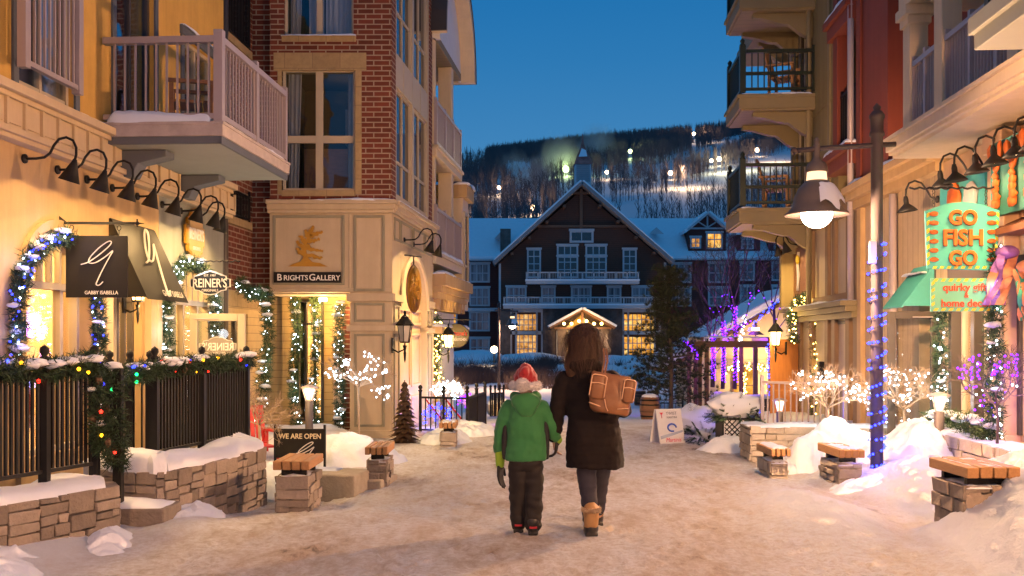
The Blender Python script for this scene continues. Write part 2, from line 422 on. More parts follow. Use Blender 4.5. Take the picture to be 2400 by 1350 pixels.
idx = np.arange(nx * ny).reshape(ny, nx)
ff = np.stack([idx[:-1, :-1].ravel(), idx[:-1, 1:].ravel(), idx[1:, 1:].ravel(), idx[1:, :-1].ravel()], 1)
me.from_pydata(vv.tolist(), [], ff.tolist()); me.polygons.foreach_set('use_smooth', [True] * len(me.polygons))
ground = bpy.data.objects.new('ground', me); C.objects.link(ground); ground['kind'] = 'structure'
at_ = me.attributes.new('trodden', 'FLOAT', 'POINT')
tr = (1 - np.clip(BK * 9, 0, 1)) * (1 - sstep(16, 24, GY)) * sstep(-3.6, -2.4, GX) * (1 - sstep(3.0, 4.2, GX))
at_.data.foreach_set('value', tr.ravel().astype(np.float32))
m = NM('trodden_snow'); v = m.coord()
a = m.n('ShaderNodeAttribute', attribute_name='trodden').outputs['Fac']
st = m.n('ShaderNodeMapping'); st.inputs['Scale'].default_value = (1.15, .55, 1); m.l(v, st.inputs[0])
n1 = m.noise(st.outputs[0], .9, 9, .68); n2 = m.noise(v, 16, 6, .75); n3 = m.noise(v, 70, 4, .7); n4 = m.noise(st.outputs[0], 5.5, 7, .7)
wear = m.math('ADD', m.math('MULTIPLY', n1, .62), m.math('MULTIPLY', n4, .38))
dirt = m.math('MULTIPLY', m.ramp(wear, [(.43, (0, 0, 0)), (.51, (.38, .38, .38)), (.58, (.95, .95, .95))]), a)
grit = m.math('MULTIPLY', m.ramp(n2, [(.44, (0, 0, 0)), (.62, (.85, .85, .85))]), a)
clean = m.mix(m.math('MULTIPLY', a, .8), (.82, .83, .86), (.80, .775, .75))
c1 = m.mix(grit, clean, (.55, .47, .39)); c2 = m.mix(dirt, c1, (.43, .335, .25))
bare = m.math('MULTIPLY', m.ramp(wear, [(.585, (0, 0, 0)), (.635, (.9, .9, .9))]), a)
c3 = m.mix(bare, c2, (.10, .075, .06))
nr = m.bump(n4, .3, .06); nr = m.bump(n2, .8, .045, nr); nr = m.bump(n3, .7, .014, nr)
m.bsdf(c3, .58, nr, 0, .35); me.materials.append(m.m)

# ------------------------------------------------------------------ ski hill
def ridge(x): return 166 + .12 * x + 2 * np.sin(x * .011 + 1)
def hill_z(x, y):
    t = np.clip((y - 150) / 750, 0, 1.6)
    prof = np.where(t < 1, .85 * t + .15 * t * t * (3 - 2 * t), 1 - (t - 1) * .35)
    return ridge(x) * prof + 7 * fbm(x * .006, y * .006, 5) * np.clip(t * 3, 0, 1) - .3
hx = np.linspace(-620, 640, 150); hy = np.linspace(140, 1300, 130)
HX, HY = np.meshgrid(hx, hy); HZ = hill_z(HX, HY)
me = bpy.data.meshes.new('hill'); idx = np.arange(HX.size).reshape(HX.shape)
ff = np.stack([idx[:-1, :-1].ravel(), idx[:-1, 1:].ravel(), idx[1:, 1:].ravel(), idx[1:, :-1].ravel()], 1)
me.from_pydata(np.stack([HX.ravel(), HY.ravel(), HZ.ravel()], 1).tolist(), [], ff.tolist()); me.polygons.foreach_set('use_smooth', [True] * len(me.polygons))
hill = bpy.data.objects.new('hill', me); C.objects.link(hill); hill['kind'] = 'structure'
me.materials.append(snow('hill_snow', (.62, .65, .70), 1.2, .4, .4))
def hit_hill(px, py):
    D = np.linspace(160, 1100, 1500); x = (px - 1200) / FPX * D; z = CH + (800 - py) / FPX * D
    k = np.argmax(hill_z(x, D) > z)
    return Vector((x[k], D[k], float(hill_z(x[k], D[k]))))
def seg(px, pts):                        # y of a polyline at px
    return np.interp(px, [p[0] for p in pts], [p[1] for p in pts])
RUN_T = [(1420, 492), (1450, 478), (1520, 466), (1600, 446), (1660, 424), (1720, 398), (1860, 350)]
RUN_B = [(1420, 500), (1470, 530), (1500, 505), (1560, 470), (1640, 448), (1720, 428), (1860, 395)]
TRAIL = [(1290, 440), (1380, 425), (1470, 408), (1560, 388), (1640, 358), (1700, 335), (1780, 305), (1860, 285)]
def open_snow(px, py):
    if 1425 < px and seg(px, RUN_T) - 1 < py < seg(px, RUN_B): return True
    if px > 1290 and abs(py - seg(px, TRAIL)) < 3.5 + .004 * (px - 1290): return True
    if px < 1140 and abs(py - (380 - (px - 1070) * .25)) < 7: return True
    if px > 1380 and abs(py - (472 - (px - 1330) * .17)) < 2.2 and px < 1560: return True
    if (px - 1215) ** 2 / 900 + (py - 395) ** 2 / 200 < 1: return True
    return False
HL = [(1104, 519, 1.0, 'o', 'lowest, just above the left roof wing'), (1170, 440, .7, 'o', 'above the chimney of the left roof wing'), (1248, 487, 1.3, 'o', 'low beside the left slope of the big gable'),
      (1326, 397, 1.7, 'g', 'largest and greenest, left of the cupola'), (1422, 404, .55, 'o', 'small, just right of the cupola'), (1477, 355, .7, 'g', 'greenish, high between cupola and balconies'),
      (1571, 406, 1.0, 'o', 'above the bright open run'), (1626, 314, .45, 'o', 'highest and smallest, near the ridge'), (1685, 373, 1.0, 'w', 'yellow white, right of a dimmer twin'),
      (1667, 377, .5, 'w', 'dim twin left of the yellow white one'), (1774, 352, .8, 'o', 'furthest along the hill, beside the olive balconies')]
rng = np.random.default_rng(9); tv = []; tf = []
def bare_tree(p, h, n, wid):
    b = len(tv); x, y, z = p
    w = wid
    tv.extend([(x - w, y, z - 1), (x + w, y, z - 1), (x, y, z + h * .85)]); tf.append((b, b + 1, b + 2))
    for _ in range(n):
        t = rng.uniform(.25, .8); a = rng.uniform(0, 6.28); L = h * rng.uniform(.2, .42) * (1.1 - t * .5)
        px_, pz_ = x, z + h * t
        ex = x + math.cos(a) * L * .45; ey = y + math.sin(a) * L * .45; ez = pz_ + L * .85
        b = len(tv); q = wid * .55
        tv.extend([(px_ - q, y, pz_), (px_ + q, y, pz_ + .1), (ex, ey, ez)]); tf.append((b, b + 1, b + 2))
        for _ in range(2):
            k = rng.uniform(.35, .9); mx, my, mz = px_ + (ex - px_) * k, y + (ey - y) * k, pz_ + (ez - pz_) * k
            b = len(tv); q2 = q * .6
            tv.extend([(mx - q2, my, mz), (mx + q2, my, mz), (mx + rng.uniform(-.2, .2) * L, my, mz + L * rng.uniform(.25, .5))]); tf.append((b, b + 1, b + 2))
def conifer(p, h, wd):
    x, y, z = p
    for k in range(7):
        t = k / 7; r = wd * (1 - t) * rng.uniform(.8, 1.15)
        for s_ in (-1, 1):
            b = len(tv); tv.extend([(x, y, z + h * (t + .26)), (x + s_ * r, y + rng.uniform(-.5, .5), z + h * t), (x + s_ * r * .2, y, z + h * (t + .02))]); tf.append((b, b + 1, b + 2))
cnt = 0
while cnt < 11500:
    x = rng.uniform(-80, 300); y = 210 + 720 * rng.random() ** .75
    z = float(hill_z(np.array(x), np.array(y))); px = 1200 + x / y * FPX; py = 800 - (z - CH) / y * FPX
    if not (1040 < px < 1900): continue
    if open_snow(px, py): continue
    ht = 11 / y * FPX
    if any(abs(px - h_[0]) < 5 and py > h_[1] and py - ht * 1.35 < h_[1] + 7 for h_ in HL): continue
    if px > 1418 and py > seg(px, RUN_T) and rng.random() < (.95 if py < seg(px, RUN_B) + 22 else .5): continue
    if any(open_snow(px, py - ht * k) for k in (.2, .45, .7)) and rng.random() < .93: continue
    g = fbm(np.array(x * .02), np.array(y * .02), 8)
    if rng.random() > .75 + g * 2.0: continue
    cnt += 1
    if y > 780 and rng.random() < .10: conifer((x, y, z), rng.uniform(8, 14), rng.uniform(1.8, 2.8))
    else: bare_tree((x, y, z), rng.uniform(7, 14), 11, rng.uniform(.09, .15) * (.45 + y / 900))
for px0, px1, y0, n in ((1510, 1720, 380, 24), (1440, 1500, 380, 4), (1090, 1270, 330, 60), (1730, 1830, 380, 16)):   # nearer trees below the run
    for _ in range(n):
        px = rng.uniform(px0, px1); yy = y0 * rng.uniform(.8, 1.05); x = (px - 1200) / FPX * yy
        bare_tree((x, yy, float(hill_z(np.array(x), np.array(yy)))), rng.uniform(10, 15.5), 16, .14)
me = bpy.data.meshes.new('forest'); me.from_pydata(tv, [], tf); me.materials.append(pm('winter_bark', (.105, .088, .095), .9, .3, .05, 0))
forest = bpy.data.objects.new('forest', me); C.objects.link(forest); tag(forest, 'bare winter woods covering the ski hill between the runs', 'woods', kind='stuff')

FC_ = {'o': (1, .62, .33), 'g': (.80, 1, .35), 'w': (1, .85, .48)}
FM = {k: em('floodlight_' + k, c, 40) for k, c in FC_.items()}
for px, py, s_, k, where in HL:
    g = hit_hill(px, py + 16)
    D = g.y; top = CH + (800 - py) / FPX * D
    gz = float(hill_z(np.array(g.x), np.array(g.y)))
    t = thing('slope_floodlight', 'glowing floodlight on the ski hill, ' + where, 'floodlight', (g.x, D, gz), 0, 'floodlights along the ski runs')
    MB().bar((0, 0, -1), (0, 0, top - gz), .22, 6, .14).build('pole', M['pole'], t)
    r = D * 2.7 / FPX * (1 + s_)
    MB().ball((0, -.5, top - gz), r, 12, 8).build('lamp_head', FM[k], t, True)
    lamp('POINT', 'floodlight_light', t, (0, -r - (9 if px < 1500 else 45), top - gz + (0 if px < 1500 else -6)), (5000 if px < 1500 else 20000) * s_, FC_[k], 1.0)
for (px, py, D, r, tilt) in ((1215, 418, 520, 12, -.4), (1300, 402, 560, 17, .3), (1390, 360, 640, 16, .2), (1250, 440, 470, 12, .2)):    # drifting plumes from the snow guns
    c = P(px, py, D); b = MB(); b.ball((0, 0, 0), 1, 16, 10)
    o = b.build('snow_mist', None); o.location = c; o.scale = (r * 1.1, r * 1.6, r * 1.7); o.rotation_euler = (0, tilt, 0)
    m = NM('mist'); v = m.n('ShaderNodeTexCoord').outputs['Object']
    ln = m.n('ShaderNodeVectorMath', operation='LENGTH'); m.l(v, ln.inputs[0])
    f = m.math('MAXIMUM', m.math('SUBTRACT', m.math('ADD', m.math('SUBTRACT', 1, ln.outputs['Value']), m.math('MULTIPLY', m.noise(v, 1.6, 4), .9)), .62), 0)
    pv = m.n('ShaderNodeVolumePrincipled'); pv.inputs['Color'].default_value = (.9, .95, 1, 1)
    m.l(m.math('MULTIPLY', f, .055), pv.inputs['Density']); m.l(pv.outputs[0], m.out.inputs['Volume'])
    o.data.materials.append(m.m); tag(o, 'pale plume of machine-made snow drifting over the hill', 'mist', 'snow gun plumes', 'stuff')
# ------------------------------------------------------------------ the big dark lodge at the end of the street
LD = 105.0; LK = FPX / LD
def lx(px): return (px - 1200) / LK
def lz(py): return CH + (800 - py) / LK
M['siding'] = planks('dark_siding', (.105, .047, .032), .22, 2, .1, .85)
M['fascia'] = pm('grey_fascia', (.27, .24, .24), .7, .1, 1, 0)
M['wingsiding'] = planks('red_brown_siding', (.115, .036, .030), .22, 2, .1, .85)
M['lodgetrim'] = pm('lodge_white_trim', (.50, .50, .52), .6, .1, .8, 0)
M['lodgestone'] = pm('lodge_fieldstone', (.135, .10, .085), .9, .8, 1.4, .5, 2.2, dist=.15)
M['timber'] = pm('lodge_timber', (.17, .085, .05), .7, .2, 1, 0)
M['roofsnow'] = snow('roof_snow', (.82, .85, .9), .8, .35, .25)
def lit_window(name, c1, c2, sc, lo, st):
    m = NM(name); tc = m.coord(); f = m.noise(tc, sc, 4, .7)
    e = m.n('ShaderNodeEmission'); m.l(m.ramp(f, [(.30, (c1[0] * lo, c1[1] * lo, c1[2] * lo)), (.50, c1), (.68, c2)]), e.inputs[0]); e.inputs[1].default_value = st
    m.l(e.outputs[0], m.out.inputs[0]); m.m.cycles.emission_sampling = 'NONE'; return m.m
M['lit_amber'] = lit_window('lit_amber_window', (.85, .36, .05), (1.0, .72, .25), 1.1, .18, 1.0)
M['lit_hall'] = lit_window('lit_hall_window', (.70, .30, .07), (1.0, .68, .28), 1.6, .10, .85)
m = NM('blue_curtained_pane'); tc = m.coord((9, 9, .5))
m.bsdf(m.ramp(m.noise(tc, .35, 3), [(.35, (.03, .04, .06)), (.6, (.26, .27, .30))]), .25, None, 0, .6); M['pane_curtain'] = m.m
M['pane_dark'] = pm('dark_pane', (.02, .026, .035), .08, .2, 1, 0, spec=.9)
lodge = thing('lodge_building', 'dark brown lodge with steep snowy gable, white trimmed windows and cupola', 'building', (0, LD, 0))
def lpart(mb, name, mat, par=lodge, **k): return mb.build(name, M[mat] if isinstance(mat, str) else mat, par, **k)
AX, AZ = lx(1362), lz(430); ELX, ELZ = lx(1160), lz(614); ERX, ERZ = lx(1572), lz(612)
GL, GRt = lx(1170), lx(1562)
b = MB(); zl = ELZ + (GL - ELX) * (AZ - ELZ) / (AX - ELX); zr = ERZ + (ERX - GRt) * (AZ - ERZ) / (ERX - AX)
b.ext([(GL, -1.5), (GRt, -1.5), (GRt, zr - .5), (AX, AZ - .7), (GL, zl - .5)], 0, 14); lpart(b, 'gable_wall', 'siding')
def slope(x0, z0, x1, z1, y0, y1, th): # roof slab between two points
    d = Vector((x1 - x0, 0, z1 - z0)); n = Vector((-d.z, 0, d.x)).normalized() * th
    if n.z < 0: n = -n
    return [(x0, z0), (x1, z1), (x1 + n.x, z1 + n.z), (x0 + n.x, z0 + n.z)]
b = MB()
for (ex, ez) in ((ELX, ELZ), (ERX, ERZ)): b.ext(slope(ex, ez - .35, AX, AZ - .35, 0, 0, .35), -1.6, 14)
lpart(b, 'gable_roof', 'fascia')
b = MB()
for (ex, ez) in ((ELX, ELZ), (ERX, ERZ)): b.ext(slope(ex, ez + .02, AX, AZ + .02, 0, 0, .22), -1.62, 14)
lpart(b, 'roof_snow', 'roofsnow', bevel=.1)
b = MB()
for k in range(1, 5):                     # little purlin ends under the eaves
    for ex, ez in ((ELX, ELZ), (ERX, ERZ)):
        t = k / 5; x = ex + (AX - ex) * t; z = ez + (AZ - ez) * t - .75; b.box(x - .15, x + .15, -1.3, 0, z - .25, z)
b.box(AX - .16, AX + .16, -.25, 0, lz(536), AZ - .6)
for py, w in ((452, 38), (530, 110)): b.box(lx(1362 - w), lx(1362 + w), -.22, -.004, lz(py) - .16, lz(py) + .1)
lpart(b, 'timber_truss', 'timber')
# wings
b = MB(); b.box(lx(1000), GL, 2.5, 12, -1.5, lz(602)); lpart(b, 'left_wing_wall', 'wingsiding')
b = MB(); b.box(GRt, lx(1960), 2.5, 12, -1.5, lz(602)); lpart(b, 'right_wing_wall', 'wingsiding')
b = MB()
for x0, x1 in ((lx(980), AX), (AX, lx(1960))):
    b.add([(x0, 1.4, lz(604)), (x1, 1.4, lz(604)), (x1, 7.4, lz(520) + .9), (x0, 7.4, lz(520) + .9), (x0, 1.4, lz(598)), (x1, 1.4, lz(598)), (x1, 7.4, lz(520) + 1.3), (x0, 7.4, lz(520) + 1.3)], MB.BF)
    b.box(x0, x1, 7.4, 13, lz(604), lz(520) + 1.2)
lpart(b, 'wing_roof', 'roofsnow')
for q in ((lx(1000), GL, 1.3, 2.5, lz(608), lz(604)), (GRt, lx(1960), 1.3, 2.5, lz(606), lz(603)), (lx(1040), GL + .3, 1.9, 2.5, lz(728), lz(720))): lpart(MB().box(*q), 'eaves_board', 'lodgetrim')
for q in ((lx(1169), lx(1174), -.12, 0, lz(830), lz(618)), (lx(1556), lx(1561), -.12, 0, lz(730), lz(615))): lpart(MB().box(*q), 'downpipe', 'lodgetrim')
b = MB(); b.box(lx(1172), lx(1197), 2.0, 3.6, lz(600), lz(531)); lpart(b, 'chimney', 'lodgestone')
b = MB(); b.add([(lx(1157), 3, lz(553)), (lx(1174), 3, lz(553)), (lx(1172), 3, lz(536)), (lx(1166), 6, lz(540))], [(0, 1, 2), (0, 2, 3)]); lpart(b, 'roof_vent', 'lodgetrim'); b = MB()
b.add([(lx(1530), 2.6, lz(542)), (lx(1565), 2.6, lz(542)), (lx(1547), 2.6, lz(526)), (lx(1547), 6, lz(526))], [(0, 1, 2), (1, 3, 2), (0, 2, 3)])
lpart(b, 'roof_vent', 'lodgetrim')
# cupola
ck = (LD + 4.85) / LD; cz = lambda py: CH + (lz(py) - CH) * ck; cxx = lambda px: lx(px) * ck
b = MB(); b.box(cxx(1347), cxx(1384), 4, 5.7, lz(440), cz(386)); cu = lpart(b, 'cupola', 'lodgetrim')
b = MB()
for k in range(9): b.box(cxx(1350), cxx(1381), 3.9, 3.99, cz(428) + k * .22, cz(428) + k * .22 + .07)
lpart(b, 'louvre', pm('louvre_grey', (.20, .22, .26), .7, .1, 1, 0), cu)
b = MB(); cx = cxx(1365.5); b.lathe([(1.38, cz(388)), (1.36, cz(384)), (1.0, cz(370)), (.58, cz(355)), (.32, cz(344)), (.17, cz(334)), (.06, cz(314))], (cx, 4.85, 0), 4, Matrix.Rotation(PI / 4, 3, 'Z'))
lpart(b, 'cupola_roof', pm('copper_brown_roof', (.34, .12, .10), .6, 1.2, 1.2, 0), cu)
b = MB(); b.add([(cx - .5, 4.85 - .93, cz(371)), (cx + .45, 4.85 - .90, cz(370)), (cx + .34, 4.85 - .52, cz(354)), (cx - .12, 4.85 - .40, cz(349))], [(0, 1, 2, 3)]); b.build('snow', M['roofsnow'], cu)
def lwin(x0, x1, y0, y1, nx_, rows, pane='pane_curtain', y=0.0, trim=.18):
    X0, X1, Z0, Z1 = lx(x0), lx(x1), lz(y1), lz(y0)
    b = MB(); yf = y - .14
    b.box(X0, X0 + trim, yf, y, Z0, Z1); b.box(X1 - trim, X1, yf, y, Z0, Z1); b.box(X0 + trim, X1 - trim, yf, y, Z0, Z0 + trim); b.box(X0 - .08, X1 + .08, yf - .06, y, Z1, Z1 + trim * 1.1)
    b.box(X0 + trim, X1 - trim, yf, y, Z1 - trim * .6, Z1)
    for k in range(1, nx_):
        x = X0 + trim + (X1 - X0 - 2 * trim) * k / nx_; b.box(x - .05, x + .05, yf + .03, y, Z0 + trim, Z1 - trim * .6)
    for q in rows:
        z = Z0 + (Z1 - Z0) * q; b.box(X0 + trim, X1 - trim, yf + .045, y - .01, z - .05, z + .05)
    w = b.build('window', M['lodgetrim'], lodge)
    MB().box(X0 + trim * .5, X1 - trim * .5, y - .05, y - .02, Z0 + trim * .5, Z1 - trim * .3).build('pane', M[pane], w)
lwin(1335, 1391, 542, 569, 2, (), 'pane_dark', trim=.22)
lwin(1235, 1268, 585, 652, 2, (.28, .5, .76), 'pane_dark'); lwin(1459, 1492, 585, 652, 2, (.28, .5, .76), 'pane_dark')
lwin(1305, 1355, 576, 600, 3, (), 'pane_dark'); lwin(1372, 1422, 576, 600, 3, (), 'pane_dark')
lwin(1305, 1355, 602, 652, 3, (.4, .75), 'pane_dark'); lwin(1372, 1422, 602, 652, 3, (.4, .75), 'pane_dark')
for x0, x1, n in ((1186, 1234, 3), (1268, 1302, 2), (1338, 1386, 3), (1422, 1456, 2), (1480, 1530, 3)): lwin(x0, x1, 673, 712, n, (.5,))
for x0, x1, y0, y1, n, pn in ((1098, 1147, 614, 659, 3, 'pane_curtain'), (1098, 1147, 672, 716, 3, 'pane_curtain'), (1097, 1147, 730, 776, 3, 'pane_curtain'), (1098, 1147, 793, 836, 3, 'pane_curtain'), (1045, 1070, 672, 712, 2, 'pane_curtain'), (1045, 1069, 726, 760, 2, 'lit_amber'),
                     (1582, 1630, 614, 660, 3, 'pane_curtain'), (1582, 1630, 672, 716, 3, 'pane_curtain'), (1670, 1722, 612, 660, 3, 'pane_curtain'), (1670, 1722, 672, 716, 3, 'pane_curtain'), (1746, 1782, 612, 655, 2, 'pane_curtain'), (1746, 1782, 668, 714, 2, 'pane_curtain'), (1822, 1862, 612, 655, 2, 'pane_curtain'), (1822, 1862, 668, 714, 2, 'pane_curtain')):
    lwin(x0, x1, y0, y1, n, (.5,), pn, 2.5)
# shed dormers on the right wing, one of them gabled
def dormer(x0, x1, y0, y1, gable):
    b = MB(); b.box(lx(x0), lx(x1), 2.2, 7, lz(y1), lz(y0))
    if gable: b.ext([(lx(x0), lz(y0)), (lx(x1), lz(y0)), (lx((x0 + x1) / 2), lz(gable))], 2.2, 7)
    lpart(b, 'dormer', 'wingsiding')
    b = MB()
    if gable:
        for s_ in (-1, 1):
            b.ext(slope(lx((x0 + x1) / 2 + s_ * ((x1 - x0) / 2 + 8)), lz(y0 + 6), lx((x0 + x1) / 2), lz(gable - 2), 0, 0, .35), 1.5, 8)
    else: b.box(lx(x0 - 4), lx(x1 + 4), 1.7, 7, lz(y0), lz(y0 - 6))
    lpart(b, 'dormer_snow', 'roofsnow')
dormer(1622, 1712, 535, 592, 497); dormer(1738, 1794, 545, 592, None); dormer(1815, 1870, 545, 592, None)
b = MB(); xm = lx(1667)
for s_ in (-1, 1):
    b.bar((xm, 2.05, lz(528)), (xm + s_ * 1.0, 2.05, lz(514)), .07, 4); b.bar((xm + s_ * 2.2, 1.45, lz(535)), (xm, 1.45, lz(494)), .12, 4)
b.bar((lx(1626), 2.05, lz(530)), (lx(1708), 2.05, lz(530)), .1, 4); b.bar((xm, 2.05, lz(530)), (xm, 2.05, lz(500)), .09, 4); lpart(b, 'dormer_truss', 'lodgetrim')
lwin(1626, 1652, 552, 578, 2, (.5,), 'lit_hall', 2.2); lwin(1664, 1704, 541, 580, 2, (.6,), 'lit_amber', 2.2); lwin(1748, 1778, 555, 580, 2, (.5,), 'pane_curtain', 2.2); lwin(1826, 1858, 555, 580, 2, (.5,), 'pane_curtain', 2.2)
# balconies
def lbalc(x0, x1, ytop, yslab, yb, dep):
    b = MB(); b.box(lx(x0), lx(x1), -dep, 0, lz(yb), lz(yslab)); o = lpart(b, 'balcony', 'lodgetrim')
    MB().box(lx(x0) - .05, lx(x1) + .05, -dep - .06, 0, lz(yslab), lz(yslab) + .16).build('snow', M['roofsnow'], o)
    b = MB(); zt = lz(ytop); zs = lz(yslab); n = int((x1 - x0) / 26)
    for k in range(n + 1):
        x = lx(x0) + .1 + (lx(x1) - lx(x0) - .2) * k / n; b.box(x - .06, x + .06, -dep + .02, -dep + .14, zs, zt)
    b.box(lx(x0), lx(x1), -dep + .02, -dep + .12, zt - .1, zt + .02); b.box(lx(x0), lx(x1), -dep + .04, -dep + .1, zs + .12, zs + .2)
    m_ = int((lx(x1) - lx(x0)) / .17)
    for k in range(m_): x = lx(x0) + .17 * k; b.box(x, x + .035, -dep + .05, -dep + .085, zs + .2, zt - .1)
    b.build('railing', M['lodgetrim'], o)
lbalc(1232, 1494, 640, 660, 667, 1.6); lbalc(1180, 1542, 698, 717, 724, 1.9)
# stone storey and porch
b = MB(); b.box(lx(1172), lx(1196), -.35, 0, -1.5, lz(724)); b.box(lx(1272), lx(1458), -.35, 0, -1.5, lz(724)); b.box(lx(1548), lx(1562), -.35, 0, -1.5, lz(724)); lpart(b, 'stone_wall', 'lodgestone')
b = MB()
for x0, x1 in ((1196, 1272), (1458, 1548)):
    b.box(lx(x0), lx(x1), -.2, 0, lz(784), lz(776)); b.box(lx(x0), lx(x1), -.2, 0, lz(836), lz(832)); b.box(lx(x0), lx(x1), -.2, 0, lz(732), lz(724))
    for e in (x0 + 2, x1 - 2, x0 + 14, x1 - 14): b.box(lx(e) - .09, lx(e) + .09, -.2, 0, lz(832), lz(732))
lpart(b, 'storefront_frame', 'lodgetrim')
for x0, x1, y0, y1, n, r_ in ((1208, 1258, 737, 774, 5, (.33, .66)), (1208, 1258, 786, 831, 5, (.3, .65)), (1462, 1534, 737, 774, 7, (.33, .66)), (1462, 1534, 790, 831, 7, (.3, .65))):
    X0, X1, Z0, Z1 = lx(x0), lx(x1), lz(y1), lz(y0); b = MB()
    for k in range(n + 1): x = X0 + (X1 - X0) * k / n; b.box(x - .04, x + .04, -.16, -.06, Z0, Z1)
    for q in r_: b.box(X0, X1, -.15, -.07, Z0 + (Z1 - Z0) * q - .04, Z0 + (Z1 - Z0) * q + .04)
    w = b.build('window', M['lodgetrim'], lodge); MB().box(X0, X1, -.05, -.02, Z0, Z1).build('pane', M['lit_hall' if x0 < 1400 else 'lit_amber'], w)
b = MB(); X0, X1, xm = lx(1296), lx(1426), lx(1360)
b.ext([(X0, lz(772)), (X1, lz(772)), (X1, lz(768)), (X0, lz(768))], -3.3, -2.2)
for s_ in (-1, 1): b.ext(slope(xm + s_ * (X1 - X0) * .56, lz(772), xm, lz(730), 0, 0, .35), -3.8, 0)
b.box(xm - .12, xm + .12, -3.3, -2.9, lz(768), lz(734)); po = lpart(b, 'porch', 'timber')
for x in (X0 + .8, X1 - .8): MB().box(x - .45, x + .45, -3.2, -2.3, -1.5, lz(772)).build('pillar', M['lodgestone'], po)
b = MB()
for s_ in (-1, 1): b.ext(slope(xm + s_ * (X1 - X0) * .58, lz(770) + .1, xm, lz(727), 0, 0, .22), -3.9, 0)
b.build('porch_snow', M['roofsnow'], po)
MB().ext([(X0 + 1.3, lz(768)), (X1 - 1.3, lz(768)), (xm, lz(739))], -.45, -.4).build('gable_pane', M['lit_amber'], po)
MB().box(lx(1306), lx(1414), -.45, -.4, lz(832), lz(775)).build('entrance_pane', M['lit_hall'], po)
b = MB()
for k in range(5): x = lx(1306) + (lx(1414) - lx(1306)) * k / 4; b.box(x - .1, x + .1, -.55, -.45, lz(834), lz(775))
b.build('entrance_frame', M['lodgetrim'], po)
for k in range(6):
    px = 1318 + k * 17; q = bulbs(lodge, [(lx(px), -3.45, lz(764 - (10 if 1 < k < 4 else 4)))], .16, M['b_warm'])
lamp('POINT', 'porch_light', lodge, (xm, -5, 2.5), 160, WARM, .5)

# pond margin: scrub and reeds, garden bank
rng = np.random.default_rng(12); tv2 = []; tf2 = []
def stalk(x, y, z, h, w, lean):
    b_ = len(tv2); a = rng.uniform(0, 6.28); dx = math.cos(a) * lean; dy = math.sin(a) * lean
    tv2.extend([(x - w, y, z), (x + w, y, z), (x + dx, y + dy, z + h)]); tf2.append((b_, b_ + 1, b_ + 2))
for _ in range(11000):
    px = rng.uniform(1030, 1480); y = 46 + 40 * rng.random()
    if px > 1340 and rng.random() < .35: continue
    x = (px - 1200) / FPX * y + rng.normal() * .3
    if fbm(np.array(x * .35), np.array(y * .2), 17) + (.02 if px < 1300 else -.08) < 0: continue
    z = float(base_z(np.array(x), np.array(y)))
    hh = rng.uniform(.3, 1.2) * (1.05 if px < 1330 else .7); [stalk(x + rng.normal() * .06, y, z - .1, hh * rng.uniform(.6, 1.1), .016, .5 * hh) for _ in range(3)]
me = bpy.data.meshes.new('reeds'); me.from_pydata(tv2, [], tf2); me.materials.append(pm('dry_reeds', (.075, .05, .045), .9, .3, 1, 0))
o = bpy.data.objects.new('reeds', me); C.objects.link(o); tag(o, 'dark dry reeds and scrub round the frozen pond', 'reeds', kind='stuff')
b = MB()
for (px, y, rx, h) in ((1110, 92, 3.6, .8), (1420, 90, 5, .35), (1500, 84, 4, .4), (1240, 96, 4, .45)):
    c = P(px, 800, y); b.ball((c.x, y, -.6), 1, 18, 10, (rx, 2.5, h + .6), .2, px)
o = b.build('snow_bank', M['snow'], None, True); o['kind'] = 'structure'
# ------------------------------------------------------------------ building helpers
def wall(b, s0, s1, z0, z1, t0, t1, ops=()):          # frame wall with rectangular openings (s0, s1, z0, z1)
    cs = sorted({s0, s1, *[max(s0, min(s1, c)) for o in ops for c in o[:2]]})
    for a, e in zip(cs[:-1], cs[1:]):
        if e - a < 1e-5: continue
        mid = (a + e) / 2; zz = z0
        for o in sorted([o for o in ops if o[0] < mid < o[1]], key=lambda o: o[2]):
            if o[2] > zz: b.fb(a, e, t0, t1, zz, o[2])
            zz = max(zz, o[3])
        if zz < z1: b.fb(a, e, t0, t1, zz, z1)
    return b
def window(par, s0, s1, z0, z1, t, fw, frame, pane, vs=(), hs=(), dep=.07, mw=.04, name='window', curtain=None):
    b = MB(); b.fb(s0, s0 + fw, t - dep, t, z0, z1); b.fb(s1 - fw, s1, t - dep, t, z0, z1)
    b.fb(s0 + fw, s1 - fw, t - dep, t, z0, z0 + fw); b.fb(s0 + fw, s1 - fw, t - dep, t, z1 - fw, z1)
    for v in vs: x = s0 + (s1 - s0) * v; b.fb(x - mw / 2, x + mw / 2, t - dep + .004, t - .006, z0 + fw, z1 - fw)
    for h in hs: z = z0 + (z1 - z0) * h; b.fb(s0 + fw, s1 - fw, t - dep + .008, t - .012, z - mw / 2, z + mw / 2)
    w = b.build(name, frame, par, bevel=.006)
    MB().fb(s0 + fw * .6, s1 - fw * .6, t - dep * .62, t - dep * .5, z0 + fw * .6, z1 - fw * .6).build('pane', pane, w)
    return w
def drape(b, s0, s1, z0, z1, t, folds, amp=.03, pinch=0):
    n = max(8, folds * 6); a = []; c = []
    for i in range(n + 1):
        u = i / n; y = -t + amp * math.sin(u * folds * 2 * PI) + amp * .4 * math.sin(u * 17)
        a.append((s0 + (s1 - s0) * u, y, z1)); c.append((s0 + (s1 - s0) * u * (1 - pinch), y, z0))
    b.strip(a, c); return b
